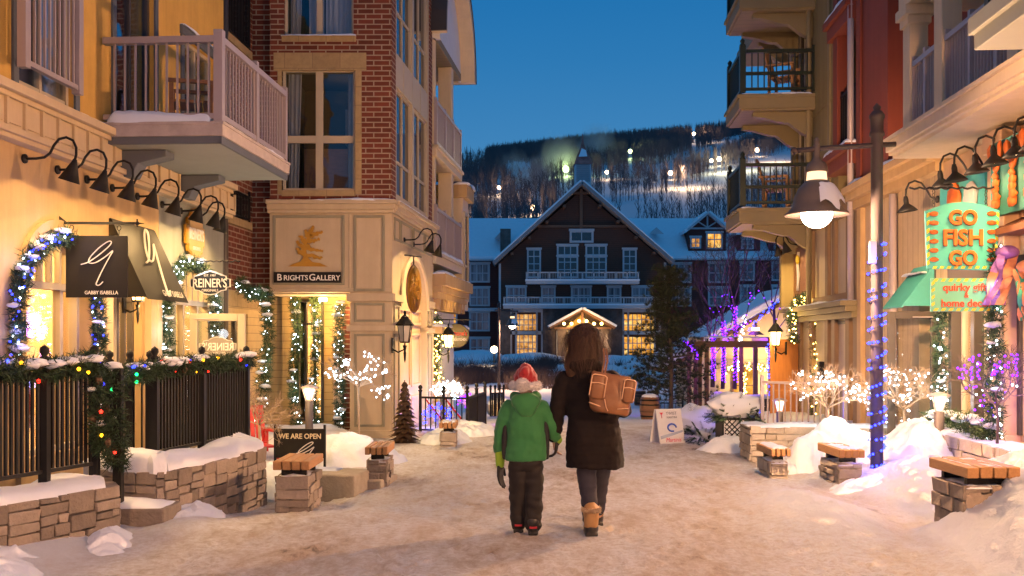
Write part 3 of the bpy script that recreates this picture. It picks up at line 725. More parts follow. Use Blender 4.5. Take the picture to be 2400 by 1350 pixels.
def snowcap(name, pts, w, h, par=None, seed=0, n=40, mat=None):     # rounded drift of snow along a path
    pts = [Vector(p) for p in pts]; L = [0]
    for p, q in zip(pts, pts[1:]): L.append(L[-1] + (q - p).length)
    rows = []; K = 9
    for i in range(n + 1):
        d = L[-1] * i / n; k = max(j for j in range(len(L)) if L[j] <= d + 1e-9); k = min(k, len(pts) - 2)
        u = (d - L[k]) / max(1e-9, L[k + 1] - L[k]); p = pts[k].lerp(pts[k + 1], u); t = (pts[k + 1] - pts[k]).normalized(); sd = Vector((t.y, -t.x, 0)).normalized()
        e = min(1, min(i, n - i) / 2.2) ** .5
        hh = h * (.75 + .7 * mnoise.noise(Vector((d * 1.7, seed * 7.3, 0)))) * (.35 + .65 * e)
        ww = w * (.92 + .16 * mnoise.noise(Vector((d * 3.1, seed * 3.3, 5))))
        rows.append([p + sd * (ww / 2 * -math.cos(PI * j / (K - 1))) + Vector((0, 0, -.015 + hh * math.sin(PI * j / (K - 1)) ** .6 + .012 * mnoise.noise(Vector((d * 9, j * 1.1, seed))))) for j in range(K)])
    b = MB()
    for r0, r1 in zip(rows, rows[1:]): b.strip(r0, r1)
    for r in (rows[0], rows[-1]): b.add(r, [tuple(range(K))])
    return b.build(name, mat or M['snow_fine'], par, True)
def railing(par, p, q, z0, z1, pitch, bar_r, rail_h, post_w, posts, mat, name='railing', square=True):
    p = Vector(p); q = Vector(q); d = (q - p); L = d.length; d.normalize(); Rm = Matrix.Rotation(math.atan2(d.y, d.x), 3, 'Z'); b = MB()
    n = int(L / pitch)
    for k in range(1, n): c = p + d * (L * k / n); b.obox((c.x, c.y, (z0 + z1) / 2), (bar_r * 2, bar_r * 2, z1 - z0 - rail_h), Rm)
    mid = (p + q) / 2
    b.obox((mid.x, mid.y, z1), (L, rail_h * 1.3, rail_h), Rm); b.obox((mid.x, mid.y, z0), (L, rail_h * .9, rail_h * .8), Rm)
    o = b.build(name, mat, par)
    for u in posts:
        c = p + d * (L * u); MB().obox((c.x, c.y, (z0 + z1) / 2 + .02), (post_w, post_w, z1 - z0 + .16), Rm).build('post', mat, o, bevel=.004)
    return o
def bld(name, label, F): return thing(name, label, 'building', F.o, F.rz)
def arch_fill(b, s0, s1, zs, zt, t0, t1, ztop, n=14):   # wall between an arch and a straight top
    c = (s0 + s1) / 2; a = (s1 - s0) / 2; h = zt - zs
    pts = [(c - a * math.cos(PI * k / n), zs + h * math.sin(PI * k / n)) for k in range(n + 1)]
    for i in range(n):
        b.ext([pts[i], pts[i + 1], (pts[i + 1][0], ztop), (pts[i][0], ztop)], -t1, -t0)
def arch_ring(b, s0, s1, zs, zt, w, t0, t1, n=18, legs=None):
    c = (s0 + s1) / 2; a = (s1 - s0) / 2; h = zt - zs
    for i in range(n):
        q = []
        for k in (i, i + 1):
            x, z = math.cos(PI * k / n), math.sin(PI * k / n)
            q.append(((c - a * x, zs + h * z), (c - (a + w) * x, zs + (h + w) * z)))
        b.ext([q[0][0], q[1][0], q[1][1], q[0][1]], -t1, -t0)
    if legs is not None: b.fb(s0 - w, s0, t0, t1, legs, zs); b.fb(s1, s1 + w, t0, t1, legs, zs)

# ------------------------------------------------------------------ yellow shop building (left)
yb = bld('yellow_shop_building', 'yellow stucco building with beige cornice over a tan shop front, nearest on the left', FL)
S = FL.S
ZC0, ZC1 = 3.42, 3.87
wA = (S(38), S(172), ZC1 - .05, 5.35); dA = (S(268), S(360), 3.9, 6.3); wB = (S(428), S(502), 4.05, 5.6)
b = wall(MB(), -2.5, 5.2, ZC1, 8.5, -.3, 0, [wA, dA, wB]); b.build('upper_wall', M['yellow'], yb)
aw = (S(50), S(205), .45, 2.13); door = (S(245), S(332), 0, 2.12); rw = (S(412), S(505), .45, 2.1)
b = wall(MB(), -2.5, S(372), -.4, ZC0, -.3, 0, [(aw[0], aw[1], aw[2], 2.75), door]); arch_fill(b, aw[0], aw[1], aw[3], 2.68, -.3, 0, 2.75)
b.build('shop_wall', M['tan'], yb)
b = wall(MB(), S(372), 5.2, -.4, ZC0, -.3, .004, [(rw[0], rw[1], rw[2], 2.7)]); arch_fill(b, rw[0], rw[1], rw[3], 2.62, -.3, .004, 2.7)
b.build('side_shop_wall', M['sage'], yb)
b = MB()
b.fb(-2.5, 5.22, 0, .10, ZC0 + .06, ZC1 - .08); b.fb(-2.5, 5.25, 0, .17, ZC0, ZC0 + .06); b.fb(-2.5, 5.23, 0, .135, ZC0 - .045, ZC0); b.fb(-2.5, 5.27, 0, .20, ZC1 - .08, ZC1); b.fb(-2.5, 5.24, .10, .14, ZC1 - .13, ZC1 - .08)
co = b.build('cornice', M['beige'], yb, bevel=.008)
b = MB(); x = -2.4
while x < 5.1:
    b.fb(x, x + .21, .10, .115, ZC0 + .10, ZC1 - .17); b.fb(x + .24, x + .275, .10, .13, ZC0 + .07, ZC1 - .13); x += .30
b.build('cornice_panel', M['beige'], co)
snowcap('snow', [(-2.4, -.11, ZC1), (1.25, -.11, ZC1)], .18, .035, co, 3)
b = MB()
for (s0, s1, z0, z1) in (wA, dA, wB):
    w = .085; b.fb(s0 - w, s0, 0, .03, z0, z1); b.fb(s1, s1 + w, 0, .03, z0, z1); b.fb(s0 - w - .02, s1 + w + .02, 0, .045, z1, z1 + .12)
    if z0 > ZC1: b.fb(s0 - w, s1 + w, 0, .05, z0 - .08, z0)
b.build('window_trim', M['bluegrey'], yb, bevel=.005)
for (s0, s1, z0, z1) in (wA, wB): window(yb, s0, s1, z0, z1, -.05, .05, M['winframe'], M['glass'], (.5,), (.12,))
snowcap('window_snow', [(wB[0] - .1, -.03, wB[3] + .12), (wB[1] + .1, -.03, wB[3] + .12)], .1, .07, yb, 9, 14)
window(yb, dA[0], dA[1], dA[2], dA[3], -.05, .06, M['dkframe'], M['glass'], (.5,), (), name='balcony_door')
b = MB()
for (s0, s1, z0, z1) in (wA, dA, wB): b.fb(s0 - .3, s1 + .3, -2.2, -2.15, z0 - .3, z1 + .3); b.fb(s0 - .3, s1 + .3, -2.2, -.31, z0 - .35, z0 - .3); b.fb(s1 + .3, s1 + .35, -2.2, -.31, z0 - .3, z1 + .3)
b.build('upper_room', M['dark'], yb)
b = MB(); drape(b, wA[0], wA[0] + .25, wA[2], wA[3], -.16, 3); drape(b, wA[1] - .35, wA[1], wA[2], wA[3], -.16, 4); b.build('curtain', M['curtain'], yb)
# barred window guard
g = railing(yb, (FL.S(56, .17), -.17, 0), (FL.S(182, .17), -.17, 0), 4.10, 5.18, .085, .011, .06, .085, (0, 1), M['rail'], 'window_guard')
# balcony
sB0, sB1, TB = S(230), 3.85, 1.38
b = MB(); b.fb(sB0, sB1, 0, TB, 3.78, 3.94); b.fb(sB0 - .012, sB1 + .012, 0, TB + .012, 3.90, 3.935); bal = b.build('balcony', M['concrete'], yb, bevel=.008)
MB().fb(sB0 + .05, sB1 - .05, .02, TB - .06, 3.70, 3.779).build('underside', M['soffit'], bal)
b = MB(); b.fb(sB0 + .02, sB0 + .07, 0, TB - .03, 3.70, 3.778); b.fb(sB0 + .02, sB1 - .02, TB - .055, TB - .02, 3.70, 3.7785); b.build('edge_beam', M['bluegrey'], bal)
for q in (S(262), S(395) + .1): MB().ext([(-.02, 3.40), (-.22, 3.40), (-.30, 3.55), (-.62, 3.62), (-.62, 3.695), (-.02, 3.695)], q, q + .24, 'yz').build('corbel', M['bluegrey'], bal, bevel=.01)
railing(bal, (sB0 + .06, -.04, 0), (sB0 + .06, -TB + .06, 0), 4.0, 4.83, .108, .010, .07, .10, (1,), M['rail'])
railing(bal, (sB0 + .06, -TB + .06, 0), (sB1 - .06, -TB + .06, 0), 4.0, 4.83, .105, .010, .07, .08, (.5, 1), M['rail'])
snowcap('snow', [(sB0 + .10, -.10, 3.94), (sB0 + .10, -TB + .14, 3.94)], .24, .13, bal, 5)
snowcap('snow', [(sB0 + .1, -TB + .12, 3.94), (sB1 - .05, -TB + .12, 3.94)], .20, .10, bal, 6)
b = MB(); b.fb(sB0 + .2, sB1 - .1, .03, TB - .22, 3.942, 3.99); b.build('floor_snow', M['snow_fine'], bal, bevel=.02)
# wooden chair on the balcony
def slat_chair(name, label, loc, rz, mat, group=None, k=1.0):
    t = thing(name, label, 'chair', loc, rz, group)
    b = MB()
    for i in range(5): b.box(-.24 * k, .24 * k, (-.22 + i * .09) * k, (-.15 + i * .09) * k, .40 * k, .43 * k)
    b.build('seat', mat, t)
    b = MB()
    for i in range(6): x = (-.22 + i * .082) * k; b.add([(x, .2 * k, .42 * k), (x + .06 * k, .2 * k, .42 * k), (x + .06 * k, .33 * k, .98 * k), (x, .33 * k, .98 * k), (x, .225 * k, .42 * k), (x + .06 * k, .225 * k, .42 * k), (x + .06 * k, .355 * k, .98 * k), (x, .355 * k, .98 * k)], MB.BF)
    b.box(-.25 * k, .25 * k, .33 * k, .37 * k, .93 * k, 1.0 * k); b.build('backrest', mat, t)
    for sx in (-1, 1):
        b = MB(); b.box(sx * .27 * k - .03, sx * .27 * k + .03, -.26 * k, .30 * k, .62 * k, .66 * k); b.build('armrest', mat, t)
        for y in (-.22, .22): MB().box(sx * .25 * k - .025, sx * .25 * k + .025, y * k - .025, y * k + .025, 0, .62 * k).build('leg', mat, t)
    return t
slat_chair('balcony_chair', 'brown slatted wooden armchair on the yellow building balcony', FL.w(2.55, .55, 3.99), FL.rz + R(200), M['wood'])
# shop windows
def shop_window(par, o, arch_top, frame, vs, tr=-.09):
    s0, s1, z0, zs = o; fw = .055
    b = MB(); b.fb(s0, s0 + fw, tr - .09, tr, z0, zs); b.fb(s1 - fw, s1, tr - .09, tr, z0, zs); b.fb(s0, s1, tr - .09, tr, z0 - .0, z0 + fw); b.fb(s0 + fw, s1 - fw, tr - .09, tr + .01, zs - .05, zs + .02)
    for v in vs: x = s0 + (s1 - s0) * v; b.fb(x - .03, x + .03, tr - .085, tr - .005, z0 + fw, zs - .05)
    n = 7
    for k in range(1, n):
        x = s0 + (s1 - s0) * k / n; zt = zs + (arch_top - zs) * math.sqrt(max(0, 1 - ((x - (s0 + s1) / 2) / ((s1 - s0) / 2)) ** 2)); b.fb(x - .018, x + .018, tr - .07, tr - .01, zs + .02, zt)
    arch_ring(b, s0 + fw, s1 - fw, zs, arch_top - fw, fw, tr - .09, tr)
    w = b.build('shop_window', frame, par)
    MB().fb(s0 + .02, s1 - .02, tr - .06, tr - .05, z0, arch_top - .02).build('pane', M['clear'], w)
shop_window(yb, aw, 2.68, M['winframe'], (.72,)); shop_window(yb, rw, 2.62, M['winframe'], (.35, .7))
b = MB(); arch_ring(b, aw[0] - .0, aw[1], aw[3], 2.68, .09, .0, .05, legs=.0); b.build('arch_trim', M['tan'], yb)
b = MB()
for px in (210, 232, 338, 352): b.fb(S(px), S(px) + .16, 0, .09, -.4, 2.3)
b.fb(S(205), S(360), 0, .10, 2.18, 2.34); b.build('pilaster', M['beige'], yb, bevel=.008)
window(yb, S(247), S(290), .02, 2.08, -.08, .07, M['winframe'], M['clear'], (), (.42,), name='shop_door'); window(yb, S(291), S(330), .02, 2.08, -.08, .06, M['dkframe'], M['clear'], (.5,), (.42,), name='sidelight')
# interior of the shops
b = MB(); a0, a1, dp = S(40), 5.1, 2.6
b.fb(a0, a1, -dp - .05, -dp, -.1, 3.1); b.fb(a0 - .05, a0, -dp, -.31, -.1, 3.1); b.fb(a1, a1 + .05, -dp, -.31, -.1, 3.1); b.fb(a0, a1, -dp, -.31, 3.05, 3.1); b.fb(a0, a1, -dp, -.31, -.1, -.05); b.fb(S(372), S(372) + .05, -dp, -.31, -.05, 3.05)
b.build('shop_interior', M['room'], yb)
lamp('AREA', 'shop_ceiling_light', yb, (S(150), 1.3, 3.0), 75, WARM, aim=(0, 0, -1)).data.size = 1.2
lamp('AREA', 'shop_ceiling_light', yb, (S(300), 1.3, 3.0), 110, WARM, aim=(0, 0, -1)).data.size = 1.0
lamp('AREA', 'shop_ceiling_light', yb, (S(440), 1.3, 3.0), 110, WARM, aim=(0, 0, -1)).data.size = 1.0
for (sx, n, cols) in ((S(70), 15, ((.35, .03, .04), (.22, .04, .10), (.5, .42, .3))), (S(135), 14, ((.5, .42, .3), (.3, .05, .06), (.06, .05, .07)))):
    t = thing('clothes_rack', ('rail of red and pale garments' if sx < S(100) else 'rail of pale and dark garments') + ' inside the arched shop window', 'clothes rack', FL.w(sx, -1.0, -.05), FL.rz)
    b = MB(); b.bar((-.1, 0, 1.45), (1.0, 0, 1.45), .015); b.bar((-.1, 0, 0), (-.1, 0, 1.45), .015); b.bar((1, 0, 0), (1, 0, 1.45), .015); b.build('rail', M['black'], t)
    rr = random.Random(int(sx * 10))
    for k in range(n):
        x = -.05 + k * .07; c = cols[k % len(cols)]; key = 'cloth_%d' % int(c[0] * 100)
        if key not in M: M[key] = pm(key, c, .9, .2, 4, .2)
        b = MB(); b.ext([(-.03, 1.42), (.03, 1.42), (.22, 1.32), (.25, .6 + rr.random() * .1), (-.25, .6 + rr.random() * .1), (-.22, 1.32)], x, x + .035, 'yz'); b.build('garment', M[key], t)
b = MB()
for z in (.5, .95, 1.4, 1.85, 2.2): b.fb(S(40), S(372) - .1, -2.58, -2.3, z, z + .03); b.fb(S(372) + .1, 5.0, -2.58, -2.3, z, z + .03)
b.build('wall_shelf', M['wood'], yb)
rr = random.Random(5); b = MB()
for _ in range(120):
    x = rr.uniform(S(45), 5); z = rr.choice((.53, .98, 1.43, 1.88)); h = rr.uniform(.08, .3); w_ = rr.uniform(.05, .14); b.fb(x, x + w_, -2.55, -2.35, z, z + h)
b.build('merchandise', pm('shop_goods', (.32, .20, .13), .7, .3, 8, 0, island=1.2), yb)
# awning
t = thing('shop_awning', 'black fabric awning with white handwritten logo over the shop door', 'awning', FL.w(S(256), 0, 2.03), FL.rz)
Lw = S(360) - S(256)
b = MB(); b.add([(0, 0, .9), (Lw, 0, .9), (Lw, -.42, .02), (0, -.42, .02), (0, -.02, .9), (Lw, -.02, .88), (Lw, -.44, 0), (0, -.44, 0)], [(0, 1, 2, 3), (4, 7, 6, 5), (0, 4, 5, 1), (1, 5, 6, 2), (2, 6, 7, 3), (3, 7, 4, 0)])
b.add([(0, 0, .9), (0, -.42, .02), (0, 0, .02), (-.012, 0, .9), (-.012, -.42, .02), (-.012, 0, .02)], [(0, 1, 2), (3, 5, 4)]); b.build('canopy', M['signblack'], t)
def script_logo(b, f, r=.009, n=5):      # handwritten double loop with a long tail; f maps (u, v) to 3-D
    pts = [(.20, .46), (.34, .52), (.56, .72), (.69, .88), (.66, .93), (.52, .82), (.36, .62), (.33, .50), (.44, .50), (.60, .62), (.72, .74), (.66, .60), (.55, .35), (.47, .14), (.45, .06), (.50, .05), (.57, .13)]
    sm = []
    for i in range(len(pts) - 1):
        p0, p1, p2, p3 = pts[max(i - 1, 0)], pts[i], pts[i + 1], pts[min(i + 2, len(pts) - 1)]
        for k in range(5):
            u = k / 5; sm.append(tuple(.5 * (2 * p1[j] + (p2[j] - p0[j]) * u + (2 * p0[j] - 5 * p1[j] + 4 * p2[j] - p3[j]) * u * u + (3 * p1[j] - p0[j] - 3 * p2[j] + p3[j]) * u ** 3) for j in (0, 1)))
    b.tube([f(*q) for q in sm], r, n)
b = MB(); script_logo(b, lambda u, v: (Lw * (.15 + .75 * u), -.445 * (1 - v * .93) - .016, .9 * v + .02), .012)
b.build('logo', M['offwhite'], t)
b = MB(); bt = MB(); bt.text('GABBY ISABELLA', Lw * .62, .0, .07, 0, .002, Lw * .5)
for x, y, z in bt.v: b.v.append((x, -.43 + z * .46 + y * .5, z + .09))
b.f = bt.f; b.build('lettering', M['offwhite'], t)

# ------------------------------------------------------------------ brick range between the two shops
bw = bld('brick_side_building', 'narrow recessed red brick wall with drainpipe between the yellow and the gallery buildings', FL)
b = wall(MB(), 5.21, 7.6, 2.35, 9, -.45, -.15, [(5.75, 6.7, 3.5, 3.95), (5.75, 6.8, 6.3, 8)]); b.build('brick_wall', M['brick'], bw)
b = wall(MB(), 5.21, 7.6, -.4, 2.10, -.45, -.15, [(5.95, 6.75, .2, 2.0)]); b.build('lower_wall', M['tanside'], bw)
MB().fb(5.21, 7.6, -.45, -.12, 2.10, 2.35).build('stone_band', M['tanstone'], bw)
for z0, z1 in ((3.5, 3.95), (6.3, 8)):
    window(bw, 5.75, 6.75, z0, z1, -.22, .05, M['dkframe'], M['glass'], (.5,)); railing(bw, (5.75, .12, 0), (6.75, .12, 0), z0 + .04, z1 - .05 if z1 < 5 else 7.2, .07, .008, .03, .03, (0, 1), M['black'])
    MB().fb(5.68, 6.85, -.2, -.10, z0 - .12, z0 - .002).build('sill', M['tanstone'], bw)
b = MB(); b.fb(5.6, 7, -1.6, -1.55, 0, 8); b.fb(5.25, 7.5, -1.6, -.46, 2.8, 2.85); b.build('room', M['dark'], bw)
window(bw, 5.95, 6.75, .2, 2.0, -.2, .06, M['dkframe'], M['clear'], (.5,))
b = MB(); b.tube([(5.42, .06, 9), (5.42, .06, 2.6), (5.42, .06, -.3)], .055, 10)
for z in (2.5, 4.6, 6.7): b.fb(5.35, 5.49, -.13, -.05, z, z + .05)
b.build('drainpipe', M['dkframe'], bw, True)

# ------------------------------------------------------------------ gallery (brick above, panelled fascia below)
gb = bld('brick_gallery_building', 'red brick gallery with greige panelled fascia and gold tree emblem', FB)
def gs(px): return (px - 632) / 144.0
def gz(py): return CH + (800 - py) / 144.0
SE = 1.98
W1 = (gs(660), gs(832), gz(446), gz(160)); W2 = (gs(665), gs(828), gz(84), 8.6)
b = wall(MB(), 0, SE, gz(466), 9, -.3, 0, [W1, W2]); b.fb(-1.2, -.001, -.6, -.3, gz(682), 9); b.build('front_brick', M['brick'], gb)
b = MB(); b.fb(gs(650), W1[0], -.25, .012, gz(455), gz(165)); b.fb(W1[1], gs(847), -.25, .012, gz(455), gz(165)); b.fb(gs(641), gs(858), -.25, .02, gz(165), gz(124)); b.fb(W1[0], W1[1], -.25, .03, gz(460), gz(446)); b.fb(gs(660), gs(834), -.2, .02, gz(98), gz(84))
b.build('window_surround', M['tanstone'], gb, bevel=.004)
window(gb, *W1, -.06, .045, M['winframe'], M['glass'], (.5,), (.425,), mw=.12); window(gb, *W2, -.06, .045, M['winframe'], M['glass'], (.5,), (), mw=.1)
for (s0, s1, z0, z1) in (W1, W2):
    b = MB(); drape(b, s0 + .05, s0 + .27, z0, z1, -.28, 3, .025, .25); drape(b, s1 - .16, s1 - .03, z0, z1, -.28, 2, .025)
    if z0 > 6: drape(b, s0 + .35, s0 + .6, z0, z1, -.3, 3, .025); drape(b, s1 - .5, s1, z0, z1, -.28, 6, .025)
    b.build('curtain', M['curtain'], gb)
MB().fb(W1[0] + .28, W1[1] - .16, -.9, -.4, W1[2], W1[2] + .75).build('cabinet', M['wood'], gb)
MB().fb(W1[0] + .9, W1[1] - .1, -1.2, -.8, W1[2] + .9, W1[2] + 1.5).build('bed_headboard', pm('grey_bedding', (.2, .19, .18), .9), gb)
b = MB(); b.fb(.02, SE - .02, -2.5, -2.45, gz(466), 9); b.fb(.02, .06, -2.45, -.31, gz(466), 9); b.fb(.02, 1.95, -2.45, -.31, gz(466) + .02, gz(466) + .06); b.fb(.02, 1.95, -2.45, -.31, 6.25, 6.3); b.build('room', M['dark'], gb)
lamp('POINT', 'room_light', gb, (.9, 1.6, 5.9), .8, WARM, .15)
snowcap('snow', [(gs(660), -.03, gz(84)), (gs(834), -.03, gz(84))], .1, .05, gb, 4, 16)
# fascia with mouldings
b = MB(); b.fb(0, SE, -.35, .02, gz(682), gz(500)); b.fb(-.03, SE + .04, -.35, .07, gz(500), gz(492)); b.fb(-.03, SE + .07, -.35, .10, gz(492), gz(480)); b.fb(-.04, SE + .10, -.35, .14, gz(480), gz(470)); b.fb(0, SE + .02, -.35, .03, gz(682) - .02, gz(676)); b.fb(gs(817), gs(821), .02, .032, gz(676), gz(500))
fa = b.build('fascia', M['greige'], gb, bevel=.006)
def molding(par, s0, s1, z0, z1, t, w=.045, d=.02, mat='oliveline', name='panel_moulding'):
    b = MB(); b.fb(s0, s0 + w, t, t + d, z0, z1); b.fb(s1 - w, s1, t, t + d, z0, z1); b.fb(s0 + w, s1 - w, t, t + d, z0, z0 + w); b.fb(s0 + w, s1 - w, t, t + d, z1 - w, z1); return b.build(name, M[mat], par, bevel=.005)
molding(fa, gs(640), gs(808), gz(668), gz(505), .021); molding(fa, gs(829), gs(902), gz(683), gz(505), .021)
snowcap('snow', [(-.03, -.05, gz(470)), (SE + .1, -.05, gz(470))], .2, .04, fa, 8)
MB().fb(gs(643), gs(800), .042, .062, gz(663), gz(638)).build('name_plate', M['signblack'], fa)
b = MB(); b.text('B', gs(657), gz(650.2), .105, .062, .003, bold=.012); b.text('RIGHTS', gs(695), gz(651.4), .083, .062, .003, .41, bold=.012); b.text('G', gs(733), gz(650.2), .105, .062, .003, bold=.012); b.text('ALLERY', gs(770), gz(651.4), .083, .062, .003, .40, bold=.012); b.build('lettering', M['offwhite'], fa)
# windswept tree emblem
rr = random.Random(3); b = MB()
def ez(x, y): return gs(676 + x * 92), gz(627 - y * 97)
trunk = [(.0, .02), (.12, .08), (.32, .14), (.38, .24), (.36, .40), (.40, .55), (.48, .70), (.52, .80), (.57, .79), (.52, .66), (.47, .52), (.46, .38), (.52, .22), (.62, .13), (.82, .10), (1.0, .02)]
b.ext([ez(*q) for q in trunk], -.046, -.022)
for (x0, y0, x1, y1, n) in ((.42, .30, .22, .44, 9), (.46, .30, .84, .22, 12), (.42, .44, .22, .62, 11), (.47, .46, .86, .40, 13), (.44, .58, .30, .76, 9), (.5, .62, .80, .68, 10), (.52, .72, .44, .88, 8), (.55, .78, .86, .84, 10), (.55, .8, .62, .99, 8), (.42, .36, .26, .34, 8), (.5, .52, .38, .5, 7), (.5, .75, .66, .76, 7)):
    for k in range(n):
        u = (k + .5) / n; x = x0 + (x1 - x0) * u + rr.uniform(-.02, .02); y = y0 + (y1 - y0) * u + rr.uniform(-.02, .02); s_ = (.055 - .025 * u); a = rr.uniform(0, 6.28)
        b.ext([ez(x + s_ * math.cos(a + j) * (1 + .5 * (j % 2)), y + s_ * .75 * math.sin(a + j) * (1 + .5 * (j % 2))) for j in range(6)], -.046 - .002 * rr.random(), -.022)
b.build('tree_emblem', M['gold'], fa)
# corner pier
def pier(par, s0, s1, t0, t1, panels):
    b = MB(); b.fb(s0, s1, t0, t1, -.3, gz(683))
    for z0, z1, e in ((gz(706), gz(688), .05), (gz(776), gz(762), .05), (gz(1035), gz(1008), .04)): b.fb(s0 - e, s1 + e, t0 - e, t1 + e, z0, z1)
    o = b.build('pier', M['greige'], par, bevel=.006)
    for z0, z1 in panels: molding(o, s0 + .07, s1 - .1, z0, z1, t1, .04)
    return o
pier(gb, gs(820), SE - .005, -.32, .012, ((gz(755), gz(710)), (gz(1000), gz(782))))
# recessed shop entrance
b = MB(); b.fb(-.1, SE, -1.6, -.352, gz(682) - .04, gz(682) - .02); b.build('soffit', M['cream'], gb)
b = wall(MB(), -.15, SE, -.3, gz(682) - .04, -1.65, -1.5, [(.12, .60, .15, 2.3), (1.25, SE - .1, 0, 2.25)]); b.fb(-1.0, -.16, -1.9, -1.6, -.3, gz(682)); b.fb(-.5, -.1, -3.5, -1.66, -.3, gz(682)); b.build('entrance_wall', M['tanside'], gb)
b = MB(); b.fb(.86, 1.02, -1.5, -.95, -.3, 2.2); b.build('orange_pier', M['peach'], gb)
b = MB(); b.fb(1.025, 1.15, -1.5, -.9, -.3, 2.15); b.build('brick_pier', M['brick'], gb)
window(gb, .12, .60, .15, 2.3, -1.45, .05, M['dkframe'], M['clear'], (.33, .66), (.8,)); window(gb, 1.25, SE - .1, 0, 2.25, -1.45, .06, M['dkframe'], M['clear'], (.5,), (), name='gallery_door')
b = MB(); b.fb(-.1, SE, -3.6, -3.55, -.1, 2.5); b.fb(-.1, SE, -3.55, -1.66, -.1, -.05); b.fb(-.15, -.1, -3.55, -1.66, -.1, 2.5); b.fb(-.1, SE, -3.55, -1.66, 2.45, 2.5); b.build('gallery_interior', M['room'], gb)
lamp('AREA', 'gallery_light', gb, (.9, 2.6, 2.4), 90, WARM, aim=(0, 0, -1)).data.size = .8
lamp('POINT', 'entrance_light', gb, (.72, .75, 2.15), 22, (1, .55, .18), .06); MB().lathe([(.07, 2.30), (.07, 2.24)], (.72, .75, 0), 12).build('entrance_downlight', M['glow'], gb)
lamp('POINT', 'entrance_light', gb, (1.45, .75, 2.15), 14, (1, .6, .25), .06); MB().lathe([(.07, 2.30), (.07, 2.24)], (1.45, .75, 0), 12).build('entrance_downlight', M['glow'], gb)
for k in range(3):
    b = MB(); x = .2 + .6 * k; b.fb(x, x + .45, -3.54, -3.5, .9, 1.6 + .15 * (k % 2)); b.build('painting', pm('painting_%d' % k, ((.3, .12, .05), (.08, .15, .22), (.35, .28, .1))[k], .6, .9, 4, 0), gb)
# flank of the gallery
fl = thing('gallery_flank', 'arched greige flank of the brick gallery with tall dark mirrored windows above', 'building', FS.o, FS.rz)
b = MB(); ZB = gz(466); b.fb(.002, .32, -.3, 0, ZB, 9); b.fb(3.35, 3.62, -.3, 0, ZB, 9); b.fb(.32, 3.35, -.3, -.28, ZB, 9); b.build('flank_brick', M['brick'], fl)
s0, s1 = .32, 3.35
b = MB(); b.fb(s0, s1, -.27, -.02, 5.83, 6.38); b.fb(s0, s1, -.27, -.03, ZB, ZB + .12)
for s_ in (s0, (s0 + s1) / 2 - .08, s1 - .12): b.fb(s_, s_ + (.16 if s_ > .4 and s_ < 3 else .12), -.27, -.015, ZB + .12, 9)
for s_ in (s0 + .7, s0 + 2.2): b.fb(s_, s_ + .02, -.02, -.012, 5.83, 6.38)
b.build('bay_panel', M['winframe'], fl)
for z0, z1 in ((ZB + .12, 5.83), (6.38, 8.7)):
    for a0, a1 in ((s0 + .12, (s0 + s1) / 2 - .08), ((s0 + s1) / 2 + .08, s1 - .12)): window(fl, a0, a1, z0, z1, -.05, .05, M['winframe'], M['mirror'] if 'mirror' in M else M.setdefault('mirror', pm('dusk_reflecting_glass', (.01, .012, .015), .02, 0, 1, .04, 1.5, spec=1.0, metal=0)), (.5,), (.33,), mw=.05)
aS0, aS1 = .62, 3.0; aZs, aZt = 2.15, 3.02
b = wall(MB(), .0, 3.6, -.3, gz(500), -.34, .012, [(aS0, aS1, -.3, 3.2)]); arch_fill(b, aS0, aS1, aZs, aZt, -.34, .012, 3.2, 20)
b.fb(-.0, 3.63, -.34, .10, gz(492), gz(480)); b.fb(0, 3.66, -.34, .14, gz(480), gz(470)); b.fb(0, 3.62, -.34, .07, gz(500), gz(492))
b.fb(3.0, 3.65, -.2, .06, gz(706), gz(688)); b.fb(3.0, 3.65, -.2, .06, gz(776), gz(762)); b.fb(.0, .66, -.2, .06, gz(706), gz(688)); b.fb(.0, .66, -.2, .06, gz(776), gz(762)); b.build('arch_wall', M['greige'], fl, bevel=.005)
b = MB(); arch_ring(b, aS0, aS1, aZs, aZt, .10, .012, .05, 22); b.build('arch_moulding', M['cream'], fl)
b = MB(); b.fb(aS0, aS1, -.16, -.12, -.3, 3.2); b.build('niche_wall', M['peach'], fl)
for z0, z1 in ((.0, .55), (.72, 1.72), (1.86, 2.15)): molding(fl, 1.0, 2.0, z0, z1, -.12, .05, .03, 'peach'); molding(fl, 2.08, 2.95, z0, z1, -.12, .05, .03, 'peach')
for z0, z1 in ((gz(755), gz(710)), (gz(1000), gz(782))): molding(fl, 3.1, 3.5, z0, z1, .012, .05, .02); molding(fl, .1, .5, z0, z1, .012, .05, .02)
for a0, a1 in ((.12, .55), (.62, 1.6), (1.7, 2.7), (2.8, 3.5)): molding(fl, a0, a1, 3.22, gz(506), .012, .045, .02)
snowcap('snow', [(0, -.06, gz(470)), (3.66, -.06, gz(470))], .2, .04, fl, 18)

